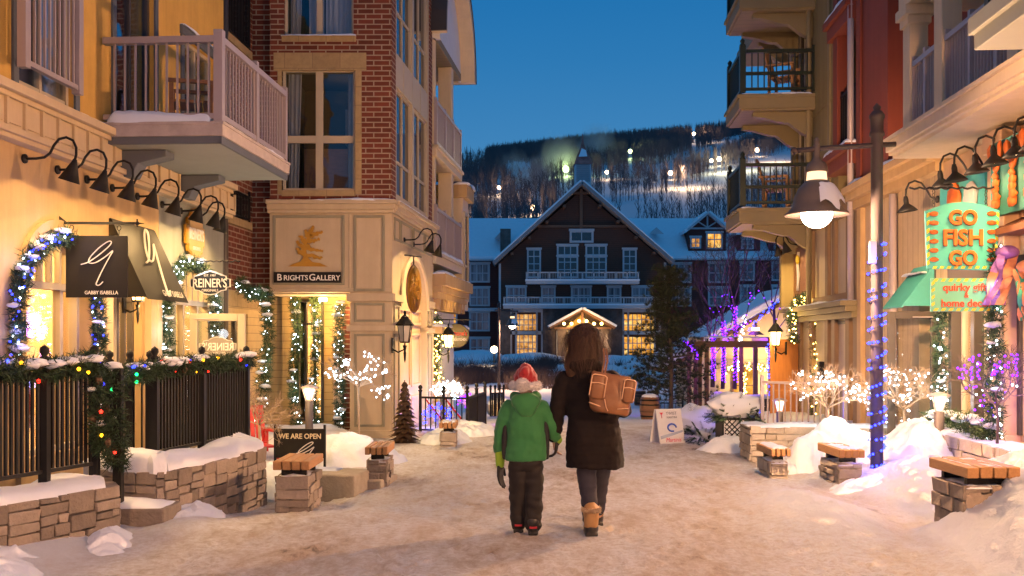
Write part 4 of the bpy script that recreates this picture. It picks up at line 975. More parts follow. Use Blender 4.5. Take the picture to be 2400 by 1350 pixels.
# ------------------------------------------------------------------ white balcony building beyond
wb_ = bld('white_balcony_building', 'cream building with stacked balconies and a barrel-arched roof beyond the gallery', FW)
T = lambda px: FW.S(px)
b = MB(); b.fb(-.1, 6, -3, -1.5, -1, 7.9); b.fb(-.12, .08, -3, -.04, -1, 3.1); b.fb(-.1, .0, -1.5, -.02, 6.3, 8.0); b.build('rear_wall', M['cream'], wb_)
b = MB()
for z0, z1 in ((5.28, 5.50), (3.12, 3.36)): b.fb(-.1, 3.2, -1.5, .05, z0, z1); b.fb(-.1, 3.22, -1.5, .09, z1 - .07, z1)
b.build('balcony_slab', M['cream'], wb_, bevel=.01)
for z0, k in ((5.5, 1), (3.36, 2)):
    railing(wb_, (0, -.02, 0), (3.1, -.02, 0), z0 + .06, z0 + .86, .09, .012, .06, .06, (0, .33, .66, 1), M['rail']); snowcap('snow', [(0, .0, z0), (3.15, .0, z0)], .2, .09 if k == 2 else .03, wb_, k)
for z0, z1 in ((5.5, 7.62), (3.36, 5.28)):
    MB().fb(2.0, 2.26, -.30, .0, z0, z1).build('column', M['cream'], wb_, bevel=.01); MB().fb(-.02, .12, -.20, .0, z0, z1).build('column', M['cream'], wb_, bevel=.01)
b = MB(); b.fb(-.1, 3.2, -1.5, .02, 7.62, 7.78); b.build('porch_ceiling', M['olivesoffit'], wb_)
b = MB(); n = 16; c, a_, hh = 1.75, 1.9, 1.9
for i in range(n):
    q = [(c - a_ * math.cos(PI * k / n), 7.7 + hh * math.sin(PI * k / n)) for k in (i, i + 1)]; q2 = [(c - (a_ + .16) * math.cos(PI * k / n), 7.7 + (hh + .16) * math.sin(PI * k / n)) for k in (i, i + 1)]
    b.ext([q[0], q[1], q2[1], q2[0]], -.28, 2.5)
b.build('barrel_roof', M['cream'], wb_)
b = MB(); b.ext([(c - a_ * math.cos(PI * k / n), 7.7 + hh * math.sin(PI * k / n)) for k in range(n + 1)], .05, .1); b.fb(-.12, .04, -.3, .12, 7.62, 7.9); b.build('gable_panel', M['white'], wb_)
b = MB()
for i in range(n):
    q = [(c - (a_ + .165) * math.cos(PI * k / n), 7.7 + (hh + .165) * math.sin(PI * k / n)) for k in (i, i + 1)]; q2 = [(c - (a_ + .21) * math.cos(PI * k / n), 7.7 + (hh + .21) * math.sin(PI * k / n)) for k in (i, i + 1)]
    b.ext([q[0], q[1], q2[1], q2[0]], -.3, 2.5)
b.build('roof_edge', M['dkframe'], wb_)
b = MB(); b.fb(3.2, 4.05, -1.5, .06, 2.3, 4.9); b.build('bay', M['cream'], wb_)
for a0 in (3.3,): window(wb_, a0, a0 + .65, 2.5, 4.6, .10, .07, M['winframe'], M['mirror'], (), (.4,))
b = MB(); b.fb(3.1, 4.2, -1.5, .18, 4.9, 5.2); b.build('bay_eave', M['tan'], wb_); snowcap('bay_snow', [(3.1, -.05, 5.2), (4.2, -.05, 5.2)], .4, .18, wb_, 21)
b = MB(); b.fb(-.1, 3.6, -.3, .10, 2.42, 2.55); b.fb(-.1, 3.6, -.3, .16, 2.55, 2.68); b.fb(-.1, 3.65, -.3, .24, 2.68, 2.92)
for k in range(9): b.fb(.1 + k * .4, .22 + k * .4, -.3, .08, 2.2, 2.42)
b.build('ledge', M['tan'], wb_, bevel=.01); snowcap('ledge_snow', [(-.1, -.1, 2.92), (3.65, -.1, 2.92)], .28, .08, wb_, 22)
b = MB(); b.fb(-.1, 3.5, -1.5, -.2, -1.2, 2.2); b.build('shop_wall', M['white'], wb_)
b = MB(); b.fb(-.05, 3.6, -.2, .14, 1.72, 1.86); b.fb(.2, 1.2, -.2, -.16, .2, 1.6); b.build('shop_hood', M['tan'], wb_); snowcap('hood_snow', [(-.05, -.02, 1.86), (3.6, -.02, 1.86)], .34, .1, wb_, 24)
# ------------------------------------------------------------------ gift shop (nearest on the right)
gfb = bld('gift_shop_building', 'cream and peach gift shop with columned balcony, nearest on the right', FR)
S = FR.S
M['plank_tan'] = planks('tan_board_wall', (.50, .38, .23), .2, 0, .06)
sF, sN = S(2212), 4.4
b = wall(MB(), sF, sN, .55, 3.72, -.3, 0, [(S(2232), S(2345), .62, 2.25), (S(2398), sN - .4, .62, 2.25)]); b.build('shop_wall', M['peach'], gfb)
b = MB()
for px in (2232, 2285, 2347, 2392): x = S(px); b.fb(x - .05, x + .05, -.16, .03, .62, 2.25)
b.fb(S(2230), sN, -.2, .05, 2.25, 2.42); b.build('window_post', M['dkframe'], gfb, bevel=.006)
for a, c in ((2236, 2282), (2288, 2343)): window(gfb, S(a), S(c), .62, 2.25, -.08, .04, M['winframe'], M['clear'], (), (), name='shop_window')
window(gfb, S(2398), sN - .4, .62, 2.25, -.08, .05, M['winframe'], M['clear'], (.33, .66), (), name='shop_window')
pl = MB(); pl.fb(S(2350), S(2390), 0, .16, -.2, 3.72); pl.fb(S(2346), S(2394), 0, .20, .5, .62); pl.fb(S(2347), S(2393), 0, .20, 3.5, 3.72); pl.build('pillar', M['peach'], gfb, bevel=.01)
b = MB(); b.fb(S(2376), sN, .0, .26, 2.62, 2.68); b.add([(S(2376), -.26, 2.681), (sN, -.26, 2.681), (sN, 0, 2.8), (S(2376), 0, 2.8)], [(0, 1, 2, 3)]); b.build('hood', M['rust'], gfb)
# interior
b = MB(); b.fb(sF, sN, -2.4, -2.35, .2, 3.2); b.fb(sF, sF + .05, -2.35, -.31, .2, 3.2); b.fb(sF, sN, -2.35, -.31, 3.15, 3.2); b.fb(sF, sN, -2.35, -.31, .2, .25); b.build('shop_interior', M['room'], gfb)
lamp('AREA', 'shop_ceiling_light', gfb, (-1.0, 1.2, 3.1), 90, WARM2, aim=(0, 0, -1)).data.size = 1.0
lamp('AREA', 'shop_ceiling_light', gfb, (1.2, 1.2, 3.1), 90, WARM2, aim=(0, 0, -1)).data.size = 1.0
rr = random.Random(8); b = MB()
for z in (.7, 1.1, 1.5, 1.9): b.fb(sF + .1, sN - .1, -2.33, -2.0, z, z + .025)
b.build('shelf', M['white'], gfb); b = MB()
for _ in range(110):
    x = rr.uniform(sF + .1, sN - .2); z = rr.choice((.725, 1.125, 1.525, 1.925)); h = rr.uniform(.06, .28); w_ = rr.uniform(.04, .14); b.fb(x, x + w_, -2.3, -2.1, z, z + h)
b.build('merchandise', pm('gift_goods', (.40, .24, .18), .6, .5, 6, 0, island=1.2), gfb)
# main balcony
bs0, bs1, TB2 = -2.0, 1.55, .67
b = MB(); b.fb(bs0, 5, -1.2, TB2, 3.80, 3.92); b.fb(bs0 - .012, 5, -1.2, TB2 + .03, 3.84, 3.955); b.fb(bs0 - .03, 5, -1.2, TB2 + .06, 3.955, 4.0); bal2 = b.build('balcony', M['cream'], gfb, bevel=.006)
MB().fb(bs0 + .03, 5, -.2, TB2 - .04, 3.76, 3.799).build('soffit_board', M['cream'], bal2)
snowcap('snow', [(bs0 + .05, -TB2 + .06, 4.0), (2.2, -TB2 + .06, 4.0)], .2, .05, bal2, 31)
b = wall(MB(), bs0 - .2, 5, 4.0, 9, -1.4, -1.1, [(-1.2, -.2, 4.0, 6.2), (.3, 1.2, 4.6, 6.1)]); b.build('upper_brick', M['brick'], gfb)
b = MB(); b.fb(-1.3, -1.2, -1.1, -1.05, 4.0, 6.3); b.fb(-.2, -.1, -1.1, -1.05, 4, 6.3); b.fb(-1.3, -.1, -1.1, -1.05, 6.2, 6.35); b.build('door_trim', M['tan'], gfb)
window(gfb, -1.2, -.2, 4.0, 6.2, -1.15, .06, M['winframe'], M['glass'], (.5,), name='balcony_door'); window(gfb, .3, 1.2, 4.6, 6.1, -1.15, .06, M['winframe'], M['glass'], (.5,))
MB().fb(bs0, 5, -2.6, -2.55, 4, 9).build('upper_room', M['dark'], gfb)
for s_ in (-2.0, -.96, .9):
    b = MB(); b.fb(s_ - .12, s_ + .12, .24, .46, 4.0, 9); b.fb(s_ - .16, s_ + .16, .2, .5, 4.0, 4.14); b.fb(s_ - .15, s_ + .15, .21, .49, 5.36, 5.46); b.fb(s_ - .19, s_ + .19, .17, .53, 5.46, 5.58); b.build('column', M['cream'], gfb, bevel=.008)
b = MB(); b.fb(bs0 - .15, 5, -1.1, .5, 5.58, 5.9); b.build('balcony_beam', M['cream'], gfb)
railing(bal2, (bs0 + .13, -.40, 0), (-1.09, -.40, 0), 4.08, 4.86, .075, .010, .06, .06, (.0, .5, 1), M['rail']); railing(bal2, (-.83, -.40, 0), (2.4, -.40, 0), 4.08, 4.86, .075, .010, .06, .06, (0, .2, .4, .6, .8, 1), M['rail'])
b = MB(); b.fb(2.42, 5, .02, 1.40, 3.80, 4.02); b.fb(2.40, 5, .0, 1.44, 3.92, 4.05); o = b.build('side_balcony', M['soffit'], gfb, bevel=.008)
snowcap('snow', [(2.5, -1.25, 4.05), (4.8, -1.25, 4.05)], .24, .14, o, 33); snowcap('snow', [(2.55, -.2, 4.05), (2.55, -1.3, 4.05)], .2, .1, o, 34)
railing(o, (2.5, -1.3, 0), (4.9, -1.3, 0), 4.12, 4.95, .09, .012, .06, .08, (0, .5), M['grn_rail'])
# stone planter base along the shop
# ------------------------------------------------------------------ rust red building with board wall and shop fronts
rb = bld('rust_red_building', 'rust red upper storey over tan boarded shop fronts with brown pilasters', FR)
x0, x1, x2, x3 = S(1866), S(2016), S(2090), sF
b = wall(MB(), x1, x3, -.4, 3.75, -.35, -.02, [(S(2150), S(2205), 0, 2.1)]); b.build('board_wall', M['plank_tan'], rb)
b = MB(); b.fb(x1 - .1, x3 - .01, -.35, .10, 3.62, 3.75); b.fb(x1 - .12, x3 - .02, -.35, .2, 3.75, 3.86); b.fb(x1 - .13, x3 - .02, -.35, .26, 3.86, 3.96); b.fb(x1 + .02, x1 + .22, -.02, .06, -.4, 3.62); o = b.build('cornice', M['tan'], rb, bevel=.008)
snowcap('snow', [(x1 - .1, -.08, 3.96), (x3, -.08, 3.96)], .3, .12, o, 41)
b = MB(); b.fb(S(2022), x2 - .05, -.3, .04, 3.97, 9); b.fb(x2 - .05, x3 - .2, -.9, -.6, 3.97, 9); b.fb(x2 - .05, x2, -.9, -.2, 3.97, 9); b.fb(S(2018), S(2028), .04, .08, 3.97, 9); b.build('red_pier', M['redpaint'], rb, bevel=.01)
b = MB(); b.bar((S(2102), -.05, -.3), (S(2102), -.05, 3.6), .055, 10); b.bar((S(2012), -.12, 2.2), (S(2012), -.12, 9), .05, 10); b.build('drainpipe', M['rail'], rb, True)
b = MB(); b.fb(S(1960), S(2020), -1.0, -.8, 2.2, 9); b.build('recess_wall', M['tanside'], rb)
b = MB()
for z0 in (4.35, 6.62): b.fb(S(1960), S(2014), -.8, .16, z0, z0 + .22); b.fb(S(1958), S(2014), -.8, .22, z0 + .22, z0 + .34)
b.fb(S(1966), S(1976), -.15, .1, 4.7, 6.62); b.fb(S(1966), S(1976), -.15, .1, 6.96, 9); b.build('red_balcony', M['redpaint'], rb, bevel=.01)
b = MB()
for z0 in (4.35, 6.62):
    railing(rb, (S(1976), -.02, 0), (S(2012), -.02, 0), z0 + .42, z0 + 1.25, .09, .011, .05, .05, (0, .5, 1), M['black']); snowcap('snow', [(S(1960), -.12, z0 + .34), (S(2014), -.12, z0 + .34)], .22, .11, rb, int(z0 * 10))
# lower shop front with pilasters
b = MB(); b.fb(x0, x1, -.3, -.04, -.5, 3.9); b.build('panel_wall', M['greige'], rb)
b = MB()
for px in (1872, 1900, 1936, 1952, 1985, 2003): b.fb(S(px), S(px) + .22, -.04, .03, -.5, 1.95); b.fb(S(px), S(px) + .18, -.04, .02, 2.3, 3.7)
b.fb(x0, x1, -.04, .03, 3.62, 3.9); b.fb(x0, x1, -.04, .03, 2.2, 2.36); b.build('pilaster', pm('brown_trim', (.20, .125, .06), .6, .15, 4, .1), rb, bevel=.006)
b = MB(); b.fb(x0 - .1, x1 + .02, -.1, .14, 1.93, 2.03); b.fb(x0 - .12, x1 + .04, -.1, .24, 2.03, 2.12); b.fb(x0 - .14, x1 + .05, -.1, .32, 2.12, 2.2); o = b.build('ledge', M['olivepaint'], rb, bevel=.01); snowcap('snow', [(x0 - .1, -.12, 2.2), (x1, -.12, 2.2)], .34, .07, o, 44)
window(rb, S(1958), S(1983), .1, 1.9, -.02, .05, M['dkframe'], M['dark'], (), (.5,), name='shop_door')
MB().fb(S(1928), S(1934), .0, .1, .8, 1.2).build('letter_box', M['black'], rb, bevel=.01)
# ------------------------------------------------------------------ olive building with stacked balconies
ob = bld('olive_balcony_building', 'olive building with three stacked bracketed balconies at the far right corner', FR)
a0, a1 = -10.3, S(1966)
b = wall(MB(), a0, a1, 3.9, 11, -.4, 0.004, [(-10.0, -8.6, 4.3, 6.0), (-10.0, -8.6, 6.4, 8.1)]); b.fb(a0, a1, -.4, .02, 5.72, 5.76); b.fb(a0, a0 + .25, -3, -.4, -.6, 11); b.build('stucco_wall', M['olive'], ob)
b = MB(); b.fb(a1 - .62, a1 - .48, .004, .04, 3.9, 11); b.fb(a0, a0 + .16, .004, .04, 3.9, 11); b.build('corner_board', M['olivepaint'], ob)
for z0 in (4.3, 6.4): window(ob, -10.0, -8.6, z0, z0 + 1.7, -.05, .07, M['winframe'], M['mirror'], (.33, .66))
b = MB(); b.bar((S(1908), -.10, 2), (S(1908), -.10, 11), .05, 10); b.build('drainpipe', M['olivepaint'], ob, True)
def corbel(par, s_, z, L=1.1):
    pts = [(-.0, z), (-L, z), (-L, z - .07)] + [(-L + .06 + (L - .5) * k / 8, z - .09 - .12 * (.5 - .5 * math.cos(PI * k / 8))) for k in range(9)] + [(-.40 + .36 * k / 6, z - .23 - .22 * math.sin(PI / 2 * k / 6)) for k in range(1, 7)] + [(0, z - .46)]
    MB().ext(pts, s_, s_ + .16, 'yz').build('corbel', M['olivepaint'], par, bevel=.008)
n0, n1 = -(20.0 - 10), -(18.4 - 10)
oc = slat_chair('rustic_chair', 'x', (0, 0, -50), 0, M['slat'], 'wooden chairs on the olive balconies')
lb = {4.04: ('brown wooden chair on the lowest olive balcony', 1), 6.15: ('orange brown wooden chair on the middle olive balcony', 1), 8.0: (None, 0)}
for z, (lab, kk) in lb.items():
    b = MB(); b.fb(n0, n1, 0, 1.39, z - .27, z); b.fb(n0 - .015, n1 + .015, 0, 1.43, z - .07, z - .01); o = b.build('balcony', M['olivepaint'], ob, bevel=.008)
    MB().fb(n0 + .04, n1 - .04, .01, 1.34, z - .30, z - .271).build('underside', M['olivesoffit'], o)
    corbel(o, n0 + .1, z - .30); corbel(o, n1 - .35, z - .30)
    railing(o, (n0 + .06, -1.32, 0), (n1 - .06, -1.32, 0), z + .10, z + .80, .11, .011, .06, .11, (0, 1), M['grn_rail']); railing(o, (n1 - .06, -1.26, 0), (n1 - .06, -.02, 0), z + .10, z + .80, .105, .011, .06, .05, (1,), M['grn_rail'])
    MB().fb(n1 - .08, n1 - .045, .02, 1.26, z + .36, z + .42).build('mid_rail', M['grn_rail'], o)
    for s_ in (n0 + .06, n1 - .06): b = MB(); b.lathe([(.035, z + .88), (.06, z + .92), (.03, z + .95), (.05, z + 1.0), (.02, z + 1.04), (.001, z + 1.06)], (s_, -1.32, 0), 10); b.build('finial', M['grn_rail'], o, True)
    snowcap('snow', [(n1 - .1, -.05, z), (n1 - .1, -1.36, z)], .22, .06, o, int(z * 7)); snowcap('snow', [(n0 + .05, -1.3, z), (n1 - .05, -1.3, z)], .22, .05, o, int(z * 9))
    if kk:
        if z < 5: oc.location = FR.w(-9.2, .55, z + .02); oc.rotation_euler = (0, 0, R(70)); oc['label'] = lab
        else: dup(oc, FR.w(-9.1, .42, z + .02), R(60), lab)
for z in (8.1,):
    b = MB(); b.fb(-12.6, -10.6, -.7, .75, z - .3, z); b.fb(-12.6, -10.35, -3, -.9, z - 8.4, z + 3); o = b.build('rear_balcony', M['olivepaint'], ob, bevel=.01); corbel(o, -10.9, z - .3, .6); snowcap('snow', [(-12.5, -.3, z), (-10.7, -.3, z)], .7, .2, o, 77)
# corner bay under the olive balconies
b = MB(); b.fb(a0, S(1866), -.6, -.05, -.6, 3.9); b.build('corner_wall', M['tanside'], ob)
b = MB(); b.fb(S(1862), S(1866) + .03, -.3, .30, 2.25, 3.6); b.build('corner_bay', M['olive'], ob)
# ------------------------------------------------------------------ stone walls, fences, benches
def stone_wall(par, pts, z0, z1, thick, seed, mat='stone', name='stone_face', closed=False, sz=1.0):
    rr = random.Random(seed); b = MB(); pts = [Vector((p[0], p[1], 0)) for p in pts]
    if closed: pts = pts + [pts[0]]
    core = MB()
    for p, q in zip(pts, pts[1:]):
        d = q - p; L = d.length; d.normalize(); nrm = Vector((d.y, -d.x, 0)); Rm = Matrix.Rotation(math.atan2(d.y, d.x), 3, 'Z')
        c = (p + q) / 2 - nrm * (thick / 2 + .02); core.obox((c.x, c.y, (z0 + z1) / 2 - .01), (L - .01, thick - .03, z1 - z0 - .02), Rm)
        z = z0
        while z < z1 - .01:
            h = min(rr.uniform(.06, .135) * sz, z1 - z); h = h if z1 - z - h > .045 else z1 - z; x = 0
            while x < L - 1e-4:
                w = rr.uniform(.11, .36) * sz; w = w if L - x - w > .08 else L - x; tl = rr.random() < .12 and z + h * 2 < z1
                o = rr.uniform(-.004, .02); cc = p + d * (x + w / 2) + nrm * (o - thick * .25)
                hs = [Vector((sx * (w / 2 - .004), sy * thick * .25, sz_ * (h / 2 - .004))) for sz_ in (-1, 1) for sx, sy in ((-1, -1), (1, -1), (1, 1), (-1, 1))]
                b.add([cc + Rm @ (v + Vector((rr.uniform(-.006, .006), rr.uniform(-.012, .006), rr.uniform(-.006, .006)))) + Vector((0, 0, z + h / 2)) for v in hs], MB.BF); x += w
            z += h
    o = b.build(name, M[mat], par, bevel=.007); core.build('core', M[mat], o); return o
def wall_thing(name, label, pts, z0, z1, thick, seed, snow_h=.12, snow_w=None, mat='stone', group=None, closed=False, cap=True):
    t = thing(name, label, 'stone wall', (0, 0, 0), 0, group); stone_wall(t, pts, z0, z1, thick, seed, mat, closed=closed)
    if cap:
        pp = [Vector((p[0], p[1], 0)) for p in pts]; sn = []
        for i, p in enumerate(pp):
            d = (pp[min(i + 1, len(pp) - 1)] - pp[max(i - 1, 0)]).normalized(); sn.append(p - Vector((d.y, -d.x, 0)) * thick / 2 + Vector((0, 0, z1)))
        snowcap('snow', sn, snow_w or thick * 1.04, snow_h, t, seed, 60)
    return t
def curve_pts(a, c, e, n=12): # quadratic bezier in plan
    a, c, e = Vector(a), Vector(c), Vector(e); return [tuple(a * (1 - u) ** 2 + c * 2 * u * (1 - u) + e * u * u) for u in [k / n for k in range(n + 1)]]
wall_thing('planter_wall', 'brown ledgestone planter wall with snow on top, nearest at the lower left', curve_pts((-4.3, 6.0), (-3.55, 6.9), (-3.18, 8.05), 9) + [(-3.30, 8.25), (-3.75, 8.35)], -.25, .40, .52, 3, .13, None, 'stone', 'ledgestone planter walls')
wall_thing('planter_wall', 'brown ledgestone planter wall curving past the fence with two posts, second from the camera', [(-3.70, 8.9), (-3.42, 8.72), (-3.10, 8.66)] + curve_pts((-3.04, 8.70), (-2.78, 9.5), (-2.66, 10.75), 9) + [(-2.78, 10.95), (-3.2, 11.1)], -.5, .42, .40, 5, .17, None, 'stone', 'ledgestone planter walls')
t = thing('stone_step', 'snow covered stone step between the two planter walls', 'step', (-3.35, 8.45, 0)); MB().box(-.25, .45, -.15, .3, -.1, .16).build('slab', M['stone'], t, bevel=.02); snowcap('snow', [(-.2, .08, .16), (.42, .08, .16)], .44, .09, t, 15)
for i, (x, y, z) in enumerate(((-2.02, 10.9, -.02), (-1.78, 11.25, -.12))):
    t = thing('stone_step', ('upper' if i == 0 else 'lower') + ' slab of the stone steps between the two left benches', 'step', (x, y, z), R(-12)); MB().box(-.42, .42, -.28, .28, -.2, .16).build('slab', M['palestone'], t, bevel=.02); snowcap('snow', [(-.4, .1, .16), (.1, .12, .16)], .3, .06, t, 16 + i)
def iron_fence(label, p, q, z0, z1, posts, group, pitch=.074, mat='black', fin=True, br=.008, pw=.07):
    t = thing('iron_fence', label, 'fence', (0, 0, 0), 0, group); o = railing(t, p, q, z0 + .05, z1 - .05, pitch, br, .035, pw, (), M[mat], 'bars')
    p, q = Vector(p), Vector(q)
    for u in posts:
        c = p.lerp(q, u); r_ = pw / 2; po = MB().box(c.x - r_, c.x + r_, c.y - r_, c.y + r_, z0 - .12, z1 + .05).build('post', M[mat], t, bevel=.004)
        if fin: MB().lathe([(.03, z1 + .05), (.042, z1 + .07), (.02, z1 + .09), (.038, z1 + .12), (.034, z1 + .15), (.001, z1 + .175)], (c.x, c.y, 0), 10).build('finial', M[mat], po, True)
    return t
GF = 'black iron fences on the left planters'
iron_fence('black iron fence on the nearest planter wall at the left edge', (-4.05, 6.35, 0), (-3.46, 8.25, 0), .50, 1.36, (.35, .72, 1), GF, .052, br=.010)
iron_fence('black iron fence on the second planter wall beside the orange slat bench', (-3.32, 9.25, 0), (-2.95, 11.05, 0), .48, 1.34, (.0, .47, 1), GF, .055, br=.010)
iron_fence('short black iron gate standing back between the two planter fences', (-4.0, 9.9, 0), (-3.62, 9.95, 0), .30, 1.30, (0, .5, 1), GF)
t = thing('gate_post', 'square black post wrapped in boughs on the stone step', 'post', (-3.33, 8.42, .15)); MB().box(-.037, .037, -.037, .037, 0, 1.18).build('post', M['black'], t, bevel=.005)
def bench(label, x, y, w, L, zt, zg, seed, rz=0, mat='stone', n=4, sn=0):
    t = thing('stone_bench', label, 'bench', (x, y, zg), rz, 'stone benches with timber slats'); h = zt - zg
    stone_wall(t, [(.02, .03), (w - .02, .03), (w - .02, L - .03), (.02, L - .03)], -.25, h - .15, .12, seed, mat, 'pier', True, .9)
    MB().box(.1, w - .1, .1, L - .1, -.2, h - .155).build('cap', M[mat], t)
    g = w / n
    for k in range(n): MB().box(k * g + .006, (k + 1) * g - .006, -.04, L + .04, h - .085, h + random.Random(seed + k).uniform(-.003, .004)).build('slat', M['slat'], t, bevel=.008)
    b = MB(); b.box(.06, w - .06, .08, .13, h - .15, h - .087); b.box(.06, w - .06, L - .13, L - .08, h - .15, h - .087); b.build('bracket', M['black'], t)
    if sn: snowcap('snow', [(w * .55, L * .05, h), (w * .5, L + .02, h)], w * .9, sn, t, seed, 20)
    snowcap('pier_snow', [(w * .5, .02, h - .16), (w * .5, L * .8, h - .16)], w * .9, .05, t, seed + 3, 14)
    return t
bench('orange lit cedar slat bench on brown stone beside the WE ARE OPEN sign', -2.28, 9.5, .36, .62, .42, -.22, 11)
bench('cedar slat bench on brown stone in front of the gallery pier', -1.62, 10.95, .26, .60, .40, -.1, 12)
bench('small snowy slat bench by the black fence beyond the gallery', -1.08, 14.7, .26, .55, .36, -.05, 13, sn=.03, mat='palestone')
bench('largest slat bench, dusted with snow at the lower right', 3.46, 7.62, .42, .62, .60, .0, 14, sn=.02)
bench('snowy slat bench on pale stone just left of the blue lit lamp post', 3.40, 10.4, .28, .66, .43, -.02, 15, sn=.03, mat='palestone')
bench('snowy slat bench on stone in front of the yellow lit wall', 2.93, 11.3, .23, .62, .34, -.03, 16, sn=.05, mat='palestone')
wall_thing('garden_wall', 'pale stone garden wall lit yellow behind the snowy bench', [(3.12, 13.6), (3.10, 12.9), (3.9, 12.75), (5.1, 12.6)], -.3, .46, .3, 21, .07, None, 'palestone')
wall_thing('window_planter', 'golden fieldstone planter full of snowy greenery under the gift shop window', [tuple(FR.w(S(2228), .45, 0))[:2], tuple(FR.w(2.2, .45, 0))[:2]], -.3, .55, .42, 22, .06, None, 'palestone')

# ------------------------------------------------------------------ lamps
def gooseneck(label, loc, rz, group, e=9, bell=False, light=True):
    t = thing('gooseneck_lamp', label, 'wall lamp', loc, rz, group)
    MB().lathe([(.001, 0), (.045, 0), (.045, .02), (.02, .03)], (0, 0, 0), 12, Matrix.Rotation(PI / 2, 3, 'X')).build('wall_plate', M['black'], t, True)
    if bell: pts = [(0, 0, 0), (0, -.04, .0), (0, -.09, .03), (0, -.14, .12), (0, -.2, .2), (0, -.28, .23), (0, -.35, .2), (0, -.385, .12), (0, -.39, .02)]
    else: pts = [(0, 0, 0), (0, -.12, 0), (0, -.2, .01), (0, -.255, .05), (0, -.29, .12), (0, -.34, .18), (0, -.41, .195), (0, -.475, .165), (0, -.505, .10), (0, -.505, .03), (0, -.49, -.03)]
    b = MB(); b.tube(pts, .0125, 8); b.build('arm', M['black'], t, True)
    e_ = Vector(pts[-1]); ax = Vector((0, .30 if not bell else .12, -1)).normalized(); Rm = Vector((0, 0, -1)).rotation_difference(ax).to_matrix()
    prof = [(.018, .02), (.026, -.01), (.03, -.02), (.098, -.195), (.094, -.195), (.026, -.03)] if not bell else [(.02, .02), (.03, -.02), (.03, -.07), (.045, -.085), (.085, -.12), (.125, -.165), (.122, -.168), (.05, -.095)]
    MB().lathe(prof, e_, 16, Rm).build('shade', M['black'], t, True)
    c = e_ + ax * (.13 if not bell else .125)
    b = MB(); b.ball(c, .03, 10, 8); b.build('light_bulb', M['glow'], t, True)
    if light: lamp('SPOT', 'lamp_light', t, e_ + ax * (.17 if not bell else .15), e, (1, .62, .24), .03, 150, .7, ax)
    return t
gn = None; D9 = [9.32, 9.92, 10.52, 11.1, 11.74, 12.45, 13.05, 13.6]
W9 = ['nearest the camera in the left row', 'second in the left row, under the balcony', 'third in the left row, left of the awning', 'fourth in the left row, above the awning', 'fifth in the left row, above the first Reiner sign', 'sixth in the left row, right of the oval wall sign', 'next to last in the left row of lamps', 'last in the left row, against the brick wall']
for k, d in enumerate(D9):
    gooseneck('black gooseneck lamp, ' + W9[k], FL.w((d - 9.5) * 1.002, .01 if k < 7 else -.1, 3.27), FL.rz, 'goosenecks along the yellow shop', 23)
RB = [(12.2, 'apart from the right row, left of the Go Fish sign'), (11.06, 'first of the right row, lowest in the photo'), (10.65, 'second of the right row, over the fish board'), (10.1, 'third of the right row, under the balcony'), (9.66, 'fourth of the right row'), (9.2, 'fifth of the right row'), (8.85, 'last of the right row at the photo edge')]
for d, w in RB: gooseneck('black bell shaded gooseneck lamp, ' + w, FR.w(-(d - 10), .01, 3.42 if d < 12 else 3.30), FR.rz, 'goosenecks along the gift shop', 24 if d < 12 else 16, True)
gooseneck('left one of two black gooseneck lamps on the gallery flank', FS.w(.9, .01, 3.30), FS.rz, 'goosenecks on the gallery flank', 85); gooseneck('right one of two black gooseneck lamps on the gallery flank', FS.w(1.7, .01, 3.30), FS.rz, 'goosenecks on the gallery flank', 85)
gooseneck('left one of a pair of gooseneck lamps on the rust red shop front', FR.w(S(1880), .0, 3.45), FR.rz, 'goosenecks on the rust red shop front', 26); gooseneck('right one of a pair of gooseneck lamps on the rust red shop front', FR.w(S(1900), .0, 3.45), FR.rz, 'goosenecks on the rust red shop front', 26)

